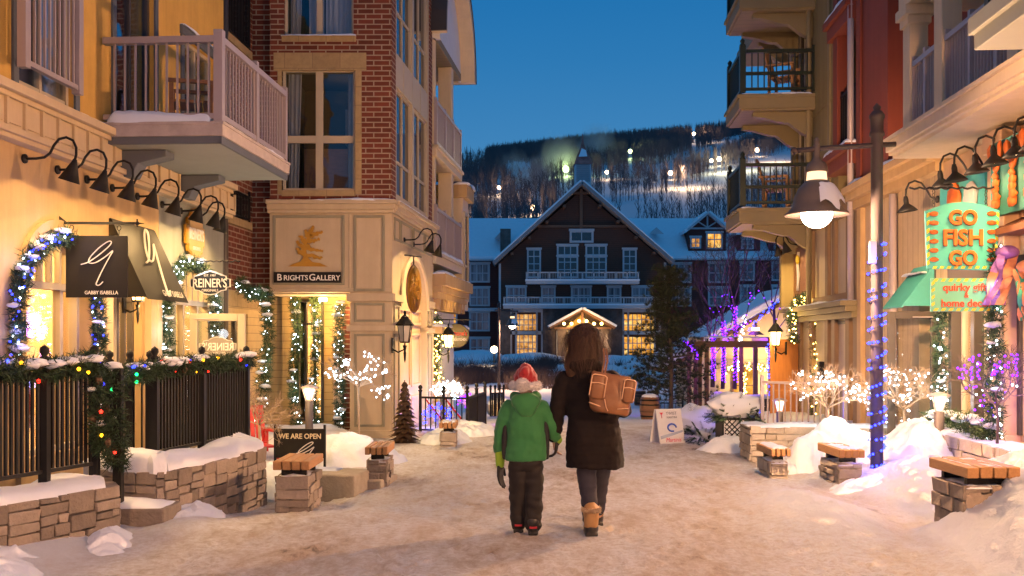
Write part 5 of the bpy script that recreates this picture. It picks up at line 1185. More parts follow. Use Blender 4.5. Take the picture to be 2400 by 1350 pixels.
def street_lamp(label, loc, flip=1, energy=60, zt=4.1, col=(1, .55, .29)):
    t = thing('street_lamp', label, 'street lamp', loc, 0, 'tall street lamps'); k = flip
    MB().lathe([(.075, -.4), (.075, .16), (.07, .18), (.068, .18)], (0, 0, 0), 16).build('base', M['pole'], t, True)
    MB().lathe([(.066, .17), (.066, 1.5), (.062, 1.52), (.062, zt - .36), (.078, zt - .35), (.078, zt - .32), (.066, zt - .30), (.068, zt - .18), (.08, zt - .16), (.08, zt - .13), (.05, zt - .09), (.03, zt - .08), (.045, zt - .05), (.02, zt - .02), (.001, zt)], (0, 0, 0), 18).build('pole', M['pole'], t, True)
    za = zt - .45
    b = MB(); b.tube([(-.86 * k, 0, za - .06), (-.5 * k, 0, za - .03), (0, 0, za), (.20 * k, 0, za + .01)], .028, 10); b.ball((-.88 * k, 0, za - .06), .04, 8, 6); b.build('arm', M['pole'], t, True)
    lx_ = -.64 * k
    hd = MB().lathe([(.012, za + .08), (.03, za + .05), (.02, za + .03), (.036, za + .0), (.034, za - .12), (.045, za - .16), (.10, za - .20), (.115, za - .27), (.118, za - .29), (.10, za - .29)], (lx_, 0, 0), 18).build('cap', M['lampmetal'], t, True)
    MB().lathe([(.10, za - .29), (.108, za - .38)], (lx_, 0, 0), 18).build('collar_light', M['glow_dim'], t, True)
    MB().lathe([(.11, za - .38), (.135, za - .40), (.19, za - .46), (.235, za - .56), (.255, za - .66), (.335, za - .735), (.335, za - .75), (.24, za - .70), (.21, za - .58), (.1, za - .43)], (lx_ , 0, 0), 24).build('shade', M['lampmetal'], t, True)
    b = MB(); b.ball((lx_, 0, za - .735), .165, 20, 12, (1, 1, .92)); b.build('globe', M['glow_white'], t, True)
    b = MB(); nv = []
    for i in range(10):
        for k in range(16):
            u, v = i / 9, k / 15; a = -1.75 + 1.5 * v; e = min(u, 1 - u, v, 1 - v) * 6 + .35 * mnoise.noise(Vector((u * 3, v * 4, 1))); r = .15 + .15 * u + (.10 * mnoise.noise(Vector((v * 4, 5, 1))) if u in (0, 1) else 0); nv.append((lx_ + r * math.cos(a), r * math.sin(a), za - .405 - .30 * max(0, (r - .13) / .2) ** 1.3 + .03 * min(1, max(-.4, e))))
    b.add(nv, [(i * 16 + k, (i + 1) * 16 + k, (i + 1) * 16 + k + 1, i * 16 + k + 1) for i in range(9) for k in range(15)])
    b.build('snow', M['snow_fine'], t, True)
    lamp('POINT', 'lamp_light', t, (lx_, 0, za - .94), energy, col, .12)
    return t
sl = street_lamp('tall street lamp wound with blue lights, globe hanging over the right side', (3.885, 10.6, .0), 1, 360)
MB().box(-.11, -.03, -.09, -.05, 2.38, 2.62).build('plug_box', M['white'], sl, bevel=.01)
b = MB(); hp = []; bl = []
for i in range(400):
    u = i / 399; a = u * 2 * PI * 17 + .35 * math.sin(u * 40); z = .12 + 2.5 * u + .025 * math.sin(u * 61); hp.append((.074 * math.cos(a), .074 * math.sin(a), z))
    if i % 2 and math.sin(a) < .3 and len(bl) < 100 and (i // 2) % 5 != 0: bl.append((.088 * math.cos(a), .088 * math.sin(a), z + .01))
ls = thing('light_string', 'string of blue lights wound round the tall street lamp', 'string lights', (3.885, 10.6, 0)); b.tube(hp, .004, 4, False); b.build('wire', M['black'], ls); bulbs(ls, bl, .0135, M['b_blue'])
for z in (.4, .9, 1.4, 1.9, 2.4): lamp('POINT', 'string_glow', ls, (-.13, -.16, z), 1.1, (.08, .1, 1), .06)
street_lamp('distant street lamp standing before the lodge, arm to the right', (-.62, 47, -.62), -1, 220)
street_lamp('street lamp by the left planters just outside the view', (-2.15, 3.4, 0), 1, 85, 4.1, (1, .47, .19))
street_lamp('street lamp standing behind the viewpoint', (.4, -1.4, 0), -1, 150, 4.1, (1, .46, .18))
street_lamp('street lamp by the right shops just outside the view', (2.75, 4.3, 0), -1, 200, 4.1, (1, .49, .22))
t = thing('garden_lamp', 'small post lamp with glowing white globe before the lodge', 'lamp', (P(1158, 0, 80).x, 80, -.6)); MB().bar((0, 0, 0), (0, 0, 1.3), .05).build('post', M['black'], t); b = MB(); b.ball((0, 0, 1.5), .28, 12, 8); b.build('globe', M['glow'], t, True); lamp('POINT', 'lamp_light', t, (0, -.4, 1.6), 40, WARM2, .2)
def lantern(label, loc, rz, lit, e=8, k=1.0):
    t = thing('wall_lantern', label, 'lantern', loc, rz, 'wall lanterns beside the doors')
    b = MB(); b.box(-.04 * k, .04 * k, -.02, 0, -.2 * k, .0); b.build('wall_plate', M['black'], t); y = -.17 * k
    b = MB(); b.tube([(0, -.01, -.15 * k), (0, -.08 * k, -.19 * k), (0, y, -.15 * k), (0, y, -.06 * k)], .011 * k, 6); b.lathe([(.001, -.33 * k), (.012 * k, -.29 * k), (.02 * k, -.2 * k), (.012 * k, -.17 * k), (.03 * k, -.1 * k)], (0, y, 0), 8); b.build('arm', M['black'], t, True)
    b = MB()
    for i in range(6):
        a = i * PI / 3; b.bar((.062 * k * math.cos(a), y + .062 * k * math.sin(a), -.06 * k), (.098 * k * math.cos(a), y + .098 * k * math.sin(a), .16 * k), .006 * k, 4)
    b.lathe([(.064 * k, -.07 * k), (.064 * k, -.05 * k)], (0, y, 0), 6); b.lathe([(.125 * k, .155 * k), (.125 * k, .17 * k), (.06 * k, .25 * k), (.05 * k, .27 * k), (.012 * k, .30 * k), (.02 * k, .325 * k), (.001, .36 * k)], (0, y, 0), 6); b.build('cage', M['black'], t)
    MB().lathe([(.055 * k, -.05 * k), (.09 * k, .153 * k)], (0, y, 0), 6).build('glass', M['glow_soft'] if lit else pm('frosted_lantern_glass', (.5, .47, .4), .3, .1), t)
    if lit: lamp('POINT', 'lantern_light', t, (0, y - .14 * k, .02), e, (1, .58, .22), .06)
    return t
lantern('glowing black lantern under the black awning', FL.w(S_ := FL.S(285), .02, 2.08), FL.rz, True, 16)
lantern('unlit black lantern on the corner pier of the gallery', FB.w(1.99, .02, 1.62), FS.rz, False, k=1.25)
lantern('bright glowing lantern beyond the gallery by the yellow garland', FW.w(.3, .02, 1.50), FW.rz, True, 40, 1.2)
lantern('glowing orange lantern beside the wooden door on the right', FR.w(S(1880), .30, 1.55), FR.rz, True, 30, 1.25)
def bollard(label, x, y, top, zg):
    t = thing('bollard_light', label, 'bollard light', (x, y, zg), 0, 'bollard lights'); h = top - zg
    MB().lathe([(.055, -.2), (.055, h - .22), (.03, h - .215)], (0, 0, 0), 14).build('post', M['pole'], t, True)
    b = MB()
    for i in range(4): a = i * PI / 2 + .5; b.bar((.045 * math.cos(a), .045 * math.sin(a), h - .22), (.095 * math.cos(a), .095 * math.sin(a), h - .05), .008, 4)
    b.build('bracket', M['rail'], t); MB().lathe([(.03, h - .2), (.075, h - .06)], (0, 0, 0), 12).build('reflector', M['glow_mid'], t, True)
    MB().lathe([(.115, h - .05), (.12, h - .03), (.03, h), (.001, h + .005)], (0, 0, 0), 16).build('hood', M['rail'], t, True)
    lamp('POINT', 'bollard_glow', t, (0, -.16, h - .12), .9, WARM2, .05); return t
bollard('glowing bollard light before the orange gallery pier', -2.75, 13.5, .97, -.05); bollard('glowing bollard light at the gift shop planter', 4.72, 11.0, 1.0, 0); bollard('small glowing bollard light behind the grey fence', 4.25, 15.8, .66, -.1)

# ------------------------------------------------------------------ signs
def hung_sign(name, label, x, y, z, rz=0): return thing(name, label, 'sign', (x, y, z), rz)
t = hung_sign('hanging_shop_sign', 'black square GABBY ISABELLA sign hanging from an iron bracket', -4.17, 10.0, 2.0, R(2))
MB().box(-.305, .305, -.012, .012, 0, .62).build('board', M['signblack'], t, bevel=.003)
b = MB(); script_logo(b, lambda u, v: (-.305 + .61 * (u + .05), -.018, .10 + .50 * v), .006); b.build('logo', M['offwhite'], t)
b = MB(); b.text('GABBY ISABELLA', .05, .05, .036, .012, .002, .33); b.build('lettering', M['offwhite'], t)
b = MB(); b.box(-.38, .38, -.012, .012, .735, .76); b.box(-.395, -.375, -.02, .02, .64, .83); b.ext([(-.375, .76), (-.375, .82), (-.30, .76)], -.008, .008); b.ball((.40, 0, .747), .022, 8, 6); b.bar((.40, 0, .747), (.47, 0, .747), .012, 6, .002); b.bar((.40, 0, .71), (.40, 0, .79), .008, 6)
for x in (-.25, .22): b.tube([(x + .02 * math.cos(a), 0, .70 + .025 * math.sin(a)) for a in [i * PI / 5 for i in range(11)]], .004, 5); b.bar((x, 0, .62), (x, 0, .68), .005, 5)
b.build('bracket', M['black'], t)
def badge(w, h, n=1): # notched plaque outline
    return [(-w, -.35 * h), (-w, .35 * h), (-.82 * w, .38 * h), (-.78 * w, .62 * h), (-.55 * w, .68 * h), (-.28 * w, .98 * h), (0, 1.05 * h), (.28 * w, .98 * h), (.55 * w, .68 * h), (.78 * w, .62 * h), (.82 * w, .38 * h), (w, .35 * h), (w, -.35 * h), (.82 * w, -.38 * h), (.78 * w, -.62 * h), (.55 * w, -.68 * h), (.28 * w, -.98 * h), (0, -1.05 * h), (-.28 * w, -.98 * h), (-.55 * w, -.68 * h), (-.78 * w, -.62 * h), (-.82 * w, -.38 * h)]
t = hung_sign('hanging_shop_sign', 'dark blue REINER\'S ORIGINALS plaque hanging from a twisted bracket', -4.03, 13.3, 2.34)
MB().ext(badge(.27, .155), -.012, .012, 'xz').build('board', M['offwhite'], t); MB().ext(badge(.258, .143), -.018, -.0125, 'xz').build('panel', M['navy'], t)
b = MB(); b.text("REINER'S", 0, .0, .115, .018, .003, .45, bold=.012); b.text('EST. 1987', 0, .10, .028, .018, .002, .17); b.text('ORIGINALS', 0, -.098, .034, .018, .002, .22); b.build('lettering', M['offwhite'], t)
snowcap('snow', [(-.2, 0, .10), (0, 0, .16), (.2, 0, .10)], .05, .03, t, 2, 14)
b = MB(); b.tube([(-.42 + .02 * i, .007 * math.sin(i * 1.5), .29 + .007 * math.cos(i * 1.5)) for i in range(42)], .009, 6)
for x in (-.17, .17): b.bar((x, 0, .10), (x, 0, .29), .005, 5)
b.build('bracket', M['black'], t)
t = hung_sign('wall_plaque', 'carved pale REINER\'S wall plaque glowing under the gooseneck lamps', *FL.w(FL.S(447), .03, 2.98), FL.rz)
MB().ext(badge(.33, .36), -.04, 0, 'xz').build('board', M['gold'], t, bevel=.006); MB().ext(badge(.29, .32), -.05, -.0405, 'xz').build('panel', pm('plaque_cream', (.55, .36, .16), .5, .1), t)
b = MB(); b.text("REINER'S", 0, .02, .15, .05, .006, .5, bold=.012); b.text('ORIGINALS', 0, -.17, .05, .05, .004, .26); b.build('lettering', M['offwhite'], t)
t = thing('open_shop_door', 'open beige glass door with reversed REINER\'S lettering', 'door', (-4.30, 13.3, 0)); window(t, 0, .74, .02, 1.93, .03, .10, M['winframe'], M['clear'], (), (), dep=.05, name='door_leaf')
b = MB(); b.bar((.06, -.04, 1.86), (.4, -.05, 1.86), .008, 5); b.build('closer', M['rail'], t); MB().ext([(x + .37, z + 1.49) for x, z in badge(.25, .13)], -.002, .0, 'xz').build('decal', M['offwhite'], t); MB().ext([(x + .37, z + 1.49) for x, z in badge(.235, .115)], -.006, -.0025, 'xz').build('decal_panel', pm('decal_grey', (.25, .22, .18), .5, .1), t)
b = MB(); b.text("REINER'S", .37, 1.49, .10, .006, .001, .42, True, bold=.012); b.text('ORIGINALS', .37, 1.405, .03, .006, .001, .2, True); b.build('lettering', M['offwhite'], t)
t = thing('open_sign', 'low black WE ARE OPEN sign with white lettering behind the orange bench', 'sign', (-2.62, 12.3, -.1), R(-3)); MB().box(-.30, .30, -.012, .012, .22, .58).build('board', M['signblack'], t, bevel=.003)
for x in (-.31, .31): MB().box(x - .012, x + .012, -.02, .02, -.1, .63).build('post', M['black'], t)
b = MB(); b.text('WE ARE OPEN', 0, .49, .062, .012, .002, .53, bold=.018); b.build('lettering', pm('cream_lettering', (.75, .65, .42), .5, .05), t); b = MB(); script_logo(b, lambda u, v: (-.18 + .5 * u, -.016, .12 + .32 * v), .006); b.v = [q for q in b.v]; b.build('logo', M['offwhite'], t)
t = hung_sign('oval_shop_sign', 'carved gold oval sign hanging in the gallery arch', *FS.w(.42, .28, 1.98), R(60))
b = MB(); b.lathe([(.001, 0), (.20, 0), (.21, .015), (.20, .03), (.001, .03)], (0, .015, .45), 28, Matrix.Rotation(PI / 2, 3, 'X') @ Matrix.Diagonal((1, 1.95, 1))); b.build('board', M['wood'], t, True)
rr = random.Random(2); b = MB()
for _ in range(46):
    a, r_ = rr.uniform(0, 6.28), rr.random() ** .5 * .14; b.ball((r_ * math.cos(a), -.02, .45 + r_ * 1.8 * math.sin(a)), rr.uniform(.012, .03), 6, 4, (1, .5, 1.6))
b.lathe([(.178, 0), (.19, -.01), (.2, 0)], (0, -.018, .45), 28, Matrix.Rotation(PI / 2, 3, 'X') @ Matrix.Diagonal((1, 1.95, 1))); b.build('carving', M['gold'], t, True); b = MB(); b.bar((0, 0, .85), (0, 0, 1.0), .01); b.bar((-.25, 0, 1.0), (.22, 0, 1.0), .012); b.build('bracket', M['black'], t)
# gift shop signs
t = hung_sign('hanging_shop_sign', 'turquoise GO FISH GO sign with orange letters and yellow striped edge', 4.52, 10.0, 2.27, R(-2))
b = MB(); prof = [(-.35, .02), (-.37, .60)] + [(-.37 + .74 * k / 8, .60 + .09 * math.sin(PI * k / 8)) for k in range(1, 8)] + [(.37, .60), (.33, -.0)]; b.ext(prof, -.015, .015, 'xz'); b.build('board', M['tealsign'], t, bevel=.004)
b = MB()
for k in range(7): z = .05 + k * .08; b.ext([(-.352 - .0006 * k, z), (-.325, z + .02), (-.328, z + .06), (-.356, z + .04)], -.019, -.0151, 'xz'); b.ext([(.335 + .004 * k, z), (.31 + .004 * k, z + .02), (.312 + .004 * k, z + .06), (.338 + .004 * k, z + .04)], -.019, -.0151, 'xz')
for k in range(9): x = -.30 + k * .07; b.ext([(x, .018), (x + .035, .018), (x + .05, .045), (x + .015, .045)], -.019, -.0151, 'xz')
b.build('stripe_edge', M['yellowpaint'], t)
b = MB()
for k in range(6):
    for sx in (-1, 1): b.ball((sx * .285, -.022, .11 + k * .092), .045, 10, 8, (1.05, .3, .52), .25, k)
b.build('fish_motif', M['orange'], t, True)
for txt, z, w, h in (('GO', .535, .28, .14), ('FISH', .335, .42, .15), ('GO', .13, .28, .14)):
    b = MB(); b.text(txt, 0, z, h, .018, .010, w, bold=.03); b.build('lettering', M['orange'], t)
    b = MB(); b.text(txt, .006, z - .008, h, .0155, .001, w, bold=.045); b.build('letter_shadow', M['wood'], t)
b = MB(); b.tube([(-.52 + .025 * i, .008 * math.sin(i * 1.5), .83 + .008 * math.cos(i * 1.5)) for i in range(42)], .011, 6); b.bar((.52, 0, .68), (.52, 0, 1.05), .012, 4); b.tube([(.5, 0, 1.0), (.4, 0, .95), (.38, 0, .85)], .006, 5)
for x in (-.28, .24):
    for k in range(5): b.tube([(x + .012 * math.cos(a), .008 * (k % 2), .66 + k * .034 + .02 * math.sin(a)) for a in [i * PI / 3 for i in range(7)]], .004, 4)
b.build('bracket', M['black'], t)
t = hung_sign('hanging_shop_sign', 'mint green quirky gifts and home decor board below the turquoise sign', 4.56, 10.0, 1.86, R(-2)); MB().box(-.35, .35, -.013, .013, .0, .335).build('board', M['mint'], t, bevel=.004)
b = MB()
for k in range(9):
    x = -.33 + k * .075
    for z in (.004, .30): b.ext([(x, z), (x + .035, z), (x + .055, z + .03), (x + .02, z + .03)], -.017, -.0131, 'xz')
for k in range(4): z = .05 + k * .07; b.ext([(-.345, z), (-.315, z + .02), (-.315, z + .05), (-.345, z + .03)], -.017, -.0131, 'xz'); b.ext([(.315, z), (.345, z + .02), (.345, z + .05), (.315, z + .03)], -.017, -.0131, 'xz')
b.build('stripe_edge', M['yellowpaint'], t)
b = MB(); b.text('quirky gifts', 0, .245, .075, .013, .004, .52, bold=.02); b.text('&', 0, .165, .05, .013, .004, bold=.015); b.text('home decor', 0, .085, .075, .013, .004, .50, bold=.02); b.build('lettering', pm('coral_paint', (.75, .10, .04), .5, .1), t)
b = MB(); b.bar((-.3, 0, .33), (-.3, 0, .42), .004, 4); b.bar((.28, 0, .33), (.28, 0, .42), .004, 4); b.build('hook', M['black'], t)
t = hung_sign('fish_board', 'turquoise board with carved orange and white fish on the gift shop wall', *FR.w(S(2275), .02, 2.9), FR.rz); MB().box(-.75, .55, -.05, 0, 0, .52).build('board', M['tealsign'], t, bevel=.006)
b = MB(); b.ball((-.25, -.07, .26), .18, 14, 10, (1.0, .3, 1.3), .3, 2); b.ball((-.25, -.08, .5), .1, 12, 8, (.7, .3, 1.2)); b.build('orange_fish', M['orange'], t, True); b = MB(); b.ball((.22, -.07, .24), .16, 14, 10, (1.1, .3, 1.1), .3, 5); b.build('white_fish', M['offwhite'], t, True)
t = hung_sign('lobster_board', 'turquoise panel with red orange lobsters at the right edge', *FR.w(S(2392), .17, 2.82), FR.rz); MB().box(-.2, .9, -.04, 0, 0, .75).build('board', M['teal'], t, bevel=.005)
b = MB()
for x0, zz in ((-.02, .12), (.36, .1), (.7, .14)):
    for k in range(7): b.ball((x0 + .015 * (k % 2), -.07, zz + k * .07), .075 - .006 * k, 8, 6, (1, .5, .8), .4, k)
    for sx in (-1, 1): b.ball((x0 + sx * .11, -.07, zz + .52), .075, 8, 6, (.7, .4, 1.3), .5, sx); b.bar((x0 + sx * .03, -.06, zz + .34), (x0 + sx * .11, -.06, zz + .48), .018, 5)
b.build('lobsters', M['orange'], t, True)
M['tulle_orange'] = pm('orange_tulle', (.72, .30, .16), .7, .5, 6, .3, 20); M['tulle_purple'] = pm('purple_tulle', (.35, .16, .55), .7, .6, 6, .3, 20); M['tulle_teal'] = pm('teal_tulle', (.05, .35, .30), .7, .5, 6, .3, 20)
def windsock(label, x, y, z, m1, m2, sx):
    t = thing('fabric_windsock', label, 'decoration', (x, y, z), 0); rr = random.Random(int(x * 100))
    b = MB(); b.ball((0, 0, 0), .10, 12, 8, (1.1, 1.1, .7)); b.build('crown', M[m2], t, True)
    for mname in (m1, m2):
        b = MB()
        for k in range(5):
            a = rr.uniform(0, 6.28); w = rr.uniform(.05, .09); p = [Vector((.07 * math.cos(a) + sx * u * .28 + .03 * math.sin(u * 8 + k), .07 * math.sin(a) + .02 * math.cos(u * 7), -.02 - .50 * u)) for u in [i / 9 for i in range(10)]]
            b.strip([q + Vector((-w * .6, 0, .0)) for q in p], [q + Vector((w * .6 * (1 - i / 14), .05 * math.sin(i + k), 0)) for i, q in enumerate(p)])
        b.build('streamers', M[mname], t, True)
windsock('orange and purple tulle windsock blowing beside the turquoise sign', 4.90, 9.85, 2.44, 'tulle_orange', 'tulle_purple', -.45); windsock('teal and orange tulle windsock at the right photo edge', 4.98, 9.6, 2.28, 'tulle_teal', 'tulle_orange', .2)
t = thing('shop_awning', 'small weathered teal awning over the gift shop door', 'awning', FR.w(S(2190), 0, 2.0), FR.rz)
b = MB(); b.add([(-.75, 0, .52), (0, 0, .52), (.0, -.40, 0), (-.75, -.40, 0), (-.75, 0, .50), (0, 0, .50), (0, -.39, -.02), (-.75, -.39, -.02)], MB.BF); b.add([(0.001, 0, .52), (0.001, -.40, 0), (0.001, 0, 0)], [(0, 1, 2)]); b.build('canopy', M['teal'], t); snowcap('snow', [(-.75, -.1, .42), (-.02, -.1, .42)], .14, .05, t, 3, 14)
t = thing('open_shop_door', 'open dark framed glass door of the gift shop', 'door', (4.66, 12.35, 0), R(2)); window(t, 0, .63, .0, 1.93, .03, .09, M['dkframe'], M['clear'], (), (), dep=.05, name='door_leaf'); MB().bar((.3, -.04, 1.86), (.58, -.05, 1.86), .008, 5).build('closer', M['rail'], t)
t = hung_sign('oval_shop_sign', 'dark oval MAGNONE\'S ITALIAN KITCHEN sign with red lettering', -1.18, 21.2, 1.40)
b = MB(); b.lathe([(.001, 0), (.26, 0), (.27, .02), (.26, .04), (.001, .04)], (0, .02, .28), 28, Matrix.Rotation(PI / 2, 3, 'X') @ Matrix.Diagonal((1, .95, 1))); b.build('board', pm('olive_black_sign', (.05, .045, .025), .5, .1), t, True)
b = MB(); b.text("Magnone's", 0, .335, .10, .022, .003, .44, bold=.01); b.build('lettering', em('lit_red_letters', (1, .05, .03), .8), t); b = MB(); b.text('ITALIAN KITCHEN', 0, .20, .052, .022, .003, .42, bold=.015); b.build('lettering', M['offwhite'], t); b = MB(); b.bar((-.5, 0, .62), (.3, 0, .62), .012); b.bar((-.15, 0, .5), (-.15, 0, .62), .006); b.bar((.15, 0, .5), (.15, 0, .62), .006); b.build('bracket', M['black'], t)
t = thing('sandwich_board', 'white TWIST MARTINI sandwich board standing in the street', 'sign', (2.40, 15.3, .0), R(22))
b = MB(); b.add([(-.22, -.14, 0), (.22, -.14, 0), (.22, 0, .52), (-.22, 0, .52), (-.22, -.12, 0), (.22, -.12, 0), (.22, .015, .52), (-.22, .015, .52)], MB.BF); b.build('front_panel', M['white'], t); b = MB(); b.add([(-.22, .03, .52), (.22, .03, .52), (.22, .17, 0), (-.22, .17, 0), (-.22, .045, .52), (.22, .045, .52), (.22, .185, 0), (-.22, .185, 0)], MB.BF); b.build('back_panel', M['white'], t)
def on_board(b, name, m):
    b.v = [(x, -.146 + z * .27 + y, z) for x, y, z in b.v]; return b.build(name, M[m] if isinstance(m, str) else m, t)
b = MB(); b.text('TWIST', .04, .455, .045, 0, .001, .22); b.text('MARTINI', .04, .395, .032, 0, .001, .22); on_board(b, 'lettering', 'bluegrey'); b = MB(); b.text('Martinis', .02, .06, .06, 0, .001, .27, shear=.3); b.ext([(-.17, .47), (-.10, .47), (-.135, .43)], -.003, 0); b.ext([(-.139, .43), (-.131, .43), (-.131, .385), (-.139, .385)], -.003, 0); on_board(b, 'red_lettering', pm('red_ink', (.55, .02, .06), .6, .05)); b = MB(); b.tube([(.02 + .075 * math.cos(a), -.002, .24 + .055 * math.sin(a)) for a in [i * .5 for i in range(11)]], .014, 5); on_board(b, 'doodle', pm('blue_ink', (.02, .06, .35), .6, .05)); b = MB(); b.ext([(-.2, .12), (.2, .20), (.2, .17), (-.2, .07)], -.002, 0); on_board(b, 'swoosh', pm('grey_ink', (.3, .35, .45), .6, .05))
t = thing('mounted_board', 'dark brown board with rope and yellow ornament on the right corner bay', 'sign', FR.w(S(1890), .03, 2.45), FR.rz); MB().box(-.9, .5, -.03, 0, 0, .95).build('board', M['wood'], t, bevel=.01); b = MB(); b.tube([(-.3, -.05, .85), (-.34, -.06, .6), (-.28, -.06, .4), (-.33, -.06, .1)], .03, 6); b.build('rope', M['offwhite'], t, True); b = MB(); b.ball((-.3, -.07, .7), .07, 8, 6, (1, .6, 1.3)); b.build('ornament', M['yellowpaint'], t, True)
t = thing('wooden_door', 'open orange wooden door lit by the lantern on the right', 'door', (5.08, 19.6, -.15), R(3)); MB().box(0, .5, -.03, .03, 0, 1.75).build('leaf', M['door_wood'], t, bevel=.006); b = MB()
for z0, z1 in ((.15, .75), (.9, 1.6)): b.box(.07, .43, -.045, -.031, z0, z1)
b.build('raised_panel', M['door_wood'], t, bevel=.008); MB().box(.42, .9, .02, .08, 0, 1.7).build('second_leaf', M['door_wood'], t, bevel=.006)

# ------------------------------------------------------------------ garlands
def garland(label, pts, rad, per_m, leds=(), snow_n=0, group='evergreen garlands', mat='pine', cones=0, seed=1, sub=14, needle=.085, led_r=.009, glow=None):
    t = thing('garland', label, 'garland', pts[0], 0, group); o = Vector(pts[0]); pts = [Vector(p) - o for p in pts]
    rr = random.Random(seed); sm = []
    for i in range(len(pts) - 1):
        p0, p1, p2, p3 = pts[max(i - 1, 0)], pts[i], pts[i + 1], pts[min(i + 2, len(pts) - 1)]
        for k in range(sub):
            u = k / sub; sm.append(.5 * (2 * p1 + (p2 - p0) * u + (2 * p0 - 5 * p1 + 4 * p2 - p3) * u * u + (3 * p1 - p0 - 3 * p2 + p3) * u ** 3))
    sm.append(pts[-1]); L = sum((q - p).length for p, q in zip(sm, sm[1:])); b = MB()
    def at():
        u = rr.random() * (len(sm) - 1); i = min(int(u), len(sm) - 2); return sm[i].lerp(sm[i + 1], u - i), (sm[i + 1] - sm[i]).normalized()
    def rdir(): return Vector((rr.gauss(0, 1), rr.gauss(0, 1), rr.gauss(0, 1))).normalized()
    for _ in range(int(L * per_m)):
        c, d = at(); r_ = rdir(); r_ = (r_ - d * r_.dot(d) * .6).normalized(); base = c + r_ * rad * rr.uniform(0, .55); tip = base + (r_ + d * rr.uniform(-.5, .5)).normalized() * rad * rr.uniform(.5, .85)
        ax = (tip - base); side = ax.cross(rdir()).normalized()
        for k in range(6):
            q = base + ax * (k / 6); nd = (ax.normalized() * .7 + side * (1 if k % 2 else -1) + rdir() * .5).normalized() * needle * rr.uniform(.6, 1.1); w = nd.cross(rdir()).normalized() * .0055
            b.add([q - w, q + w, q + nd], [(0, 1, 2)])
    b.build('foliage', M[mat], t)
    if snow_n:
        s_ = MB()
        for q_ in range(snow_n):
            if snow_n <= 16 and s_.v: s_.build('snow', M['snow_fine'], t, True); s_ = MB()
            c, d = at(); s_.ball(c + Vector((rr.uniform(-.5, .5) * rad, rr.uniform(-.6, .3) * rad, rad * rr.uniform(.35, .75))), rr.uniform(.03, .065), 8, 6, (1.5, 1.1, .55), .5, rr.random() * 9)
        s_.build('snow', M['snow_fine'], t, True)
    for _ in range(cones):
        c, d = at(); k = MB(); r_ = rdir(); r_.y = -abs(r_.y); k.ball(c + r_ * rad * .7, .032, 8, 6, (1, 1, 1.3), .3); k.build('pine_cone', M['rustmetal'], t)
    for mt, n, r in leds:
        P_ = []
        for i in range(n): c, d = at(); r_ = rdir(); r_.y = -abs(r_.y) if rr.random() < .8 else r_.y; P_.append(c + r_ * rad * rr.uniform(.6, 1.0))
        bulbs(t, P_, r, M[mt])
    if glow:
        for k in range(glow[2]): c = sm[int((k + .5) / glow[2] * (len(sm) - 1))]; lamp('POINT', 'string_glow', t, c + Vector((glow[3], -.16, 0)), glow[1], glow[0], .08)
    return t
def flp(px, py, t): s_, z = FL.pt(px, py, t); return FL.w(s_, t, z)
C9 = (('b_red', 4, .016), ('b_blue', 4, .015), ('b_amber', 4, .016), ('b_orange', 3, .016))
garland('thick snowy garland with coloured bulbs along the nearest fence top', [(-3.98, 6.5, 1.33), (-3.80, 7.1, 1.36), (-3.62, 7.7, 1.33), (-3.46, 8.25, 1.38)], .105, 420, C9, 26, 'garlands with coloured bulbs', cones=5, seed=1)
garland('garland hanging down the end post of the nearest fence', [(-3.46, 8.22, 1.36), (-3.42, 8.2, 1.05), (-3.40, 8.2, .82), (-3.36, 8.2, .66)], .09, 380, (('b_amber', 1, .015), ('b_red', 1, .015)), 2, 'garlands with coloured bulbs', cones=4, seed=2)
garland('snowy garland with coloured bulbs along the second fence top', [(-3.33, 8.7, 1.28), (-3.3, 9.4, 1.30), (-3.16, 10.0, 1.33), (-3.05, 10.6, 1.32), (-2.93, 11.1, 1.35)], .10, 400, (('b_red', 5, .016), ('b_blue', 4, .015), ('b_amber', 4, .016), ('b_green', 2, .015)), 20, 'garlands with coloured bulbs', cones=4, seed=3)
garland('garland wrapped round the square gate post with a green bulb', [(-3.34, 8.40, 1.30), (-3.36, 8.38, 1.0), (-3.33, 8.38, .75), (-3.34, 8.38, .52)], .12, 420, (('b_green', 1, .02), ('b_red', 1, .016), ('b_amber', 1, .016)), 2, 'garlands with coloured bulbs', cones=3, seed=4)
garland('thin garland along the set back iron gate', [(-4.02, 9.88, 1.24), (-3.8, 9.9, 1.2), (-3.6, 9.93, 1.27)], .07, 380, (('b_blue', 1, .016), ('b_orange', 2, .015)), 3, 'garlands with coloured bulbs', seed=5)
BL = (.25, .32, 1)
garland('arching garland with blue and white lights round the arched shop window', [flp(40, 870, .1), flp(42, 780, .1), flp(46, 690, .1), flp(62, 620, .1), flp(95, 582, .1), flp(135, 560, .1), flp(160, 555, .14)], .085, 330, (('b_blue', 60, .010), ('b_white', 30, .009)), 14, seed=6, glow=((.25, .28, 1), 1.2, 3, .1))
garland('vertical garland with blue lights left of the shop door', [flp(228, 690, .12), flp(232, 780, .12), flp(233, 870, .12), flp(236, 960, .12)], .075, 330, (('b_blue', 34, .010), ('b_white', 14, .009)), 4, seed=7, glow=((.25, .28, 1), .8, 2, .1))
garland('vertical garland with white lights right of the shop door', [flp(390, 700, .12), flp(392, 780, .12), flp(392, 860, .12)], .085, 300, (('b_white', 22, .009),), 3, seed=8, glow=(WHITE, .6, 1, .1))
garland('snowy arch garland with white lights over the REINER\'S window', [flp(408, 690, .08), flp(415, 640, .08), flp(445, 615, .1), flp(480, 640, .08), flp(502, 700, .08), flp(508, 780, .08)], .10, 300, (('b_white', 45, .010),), 16, seed=9, glow=(WHITE, 1.0, 3, .12))
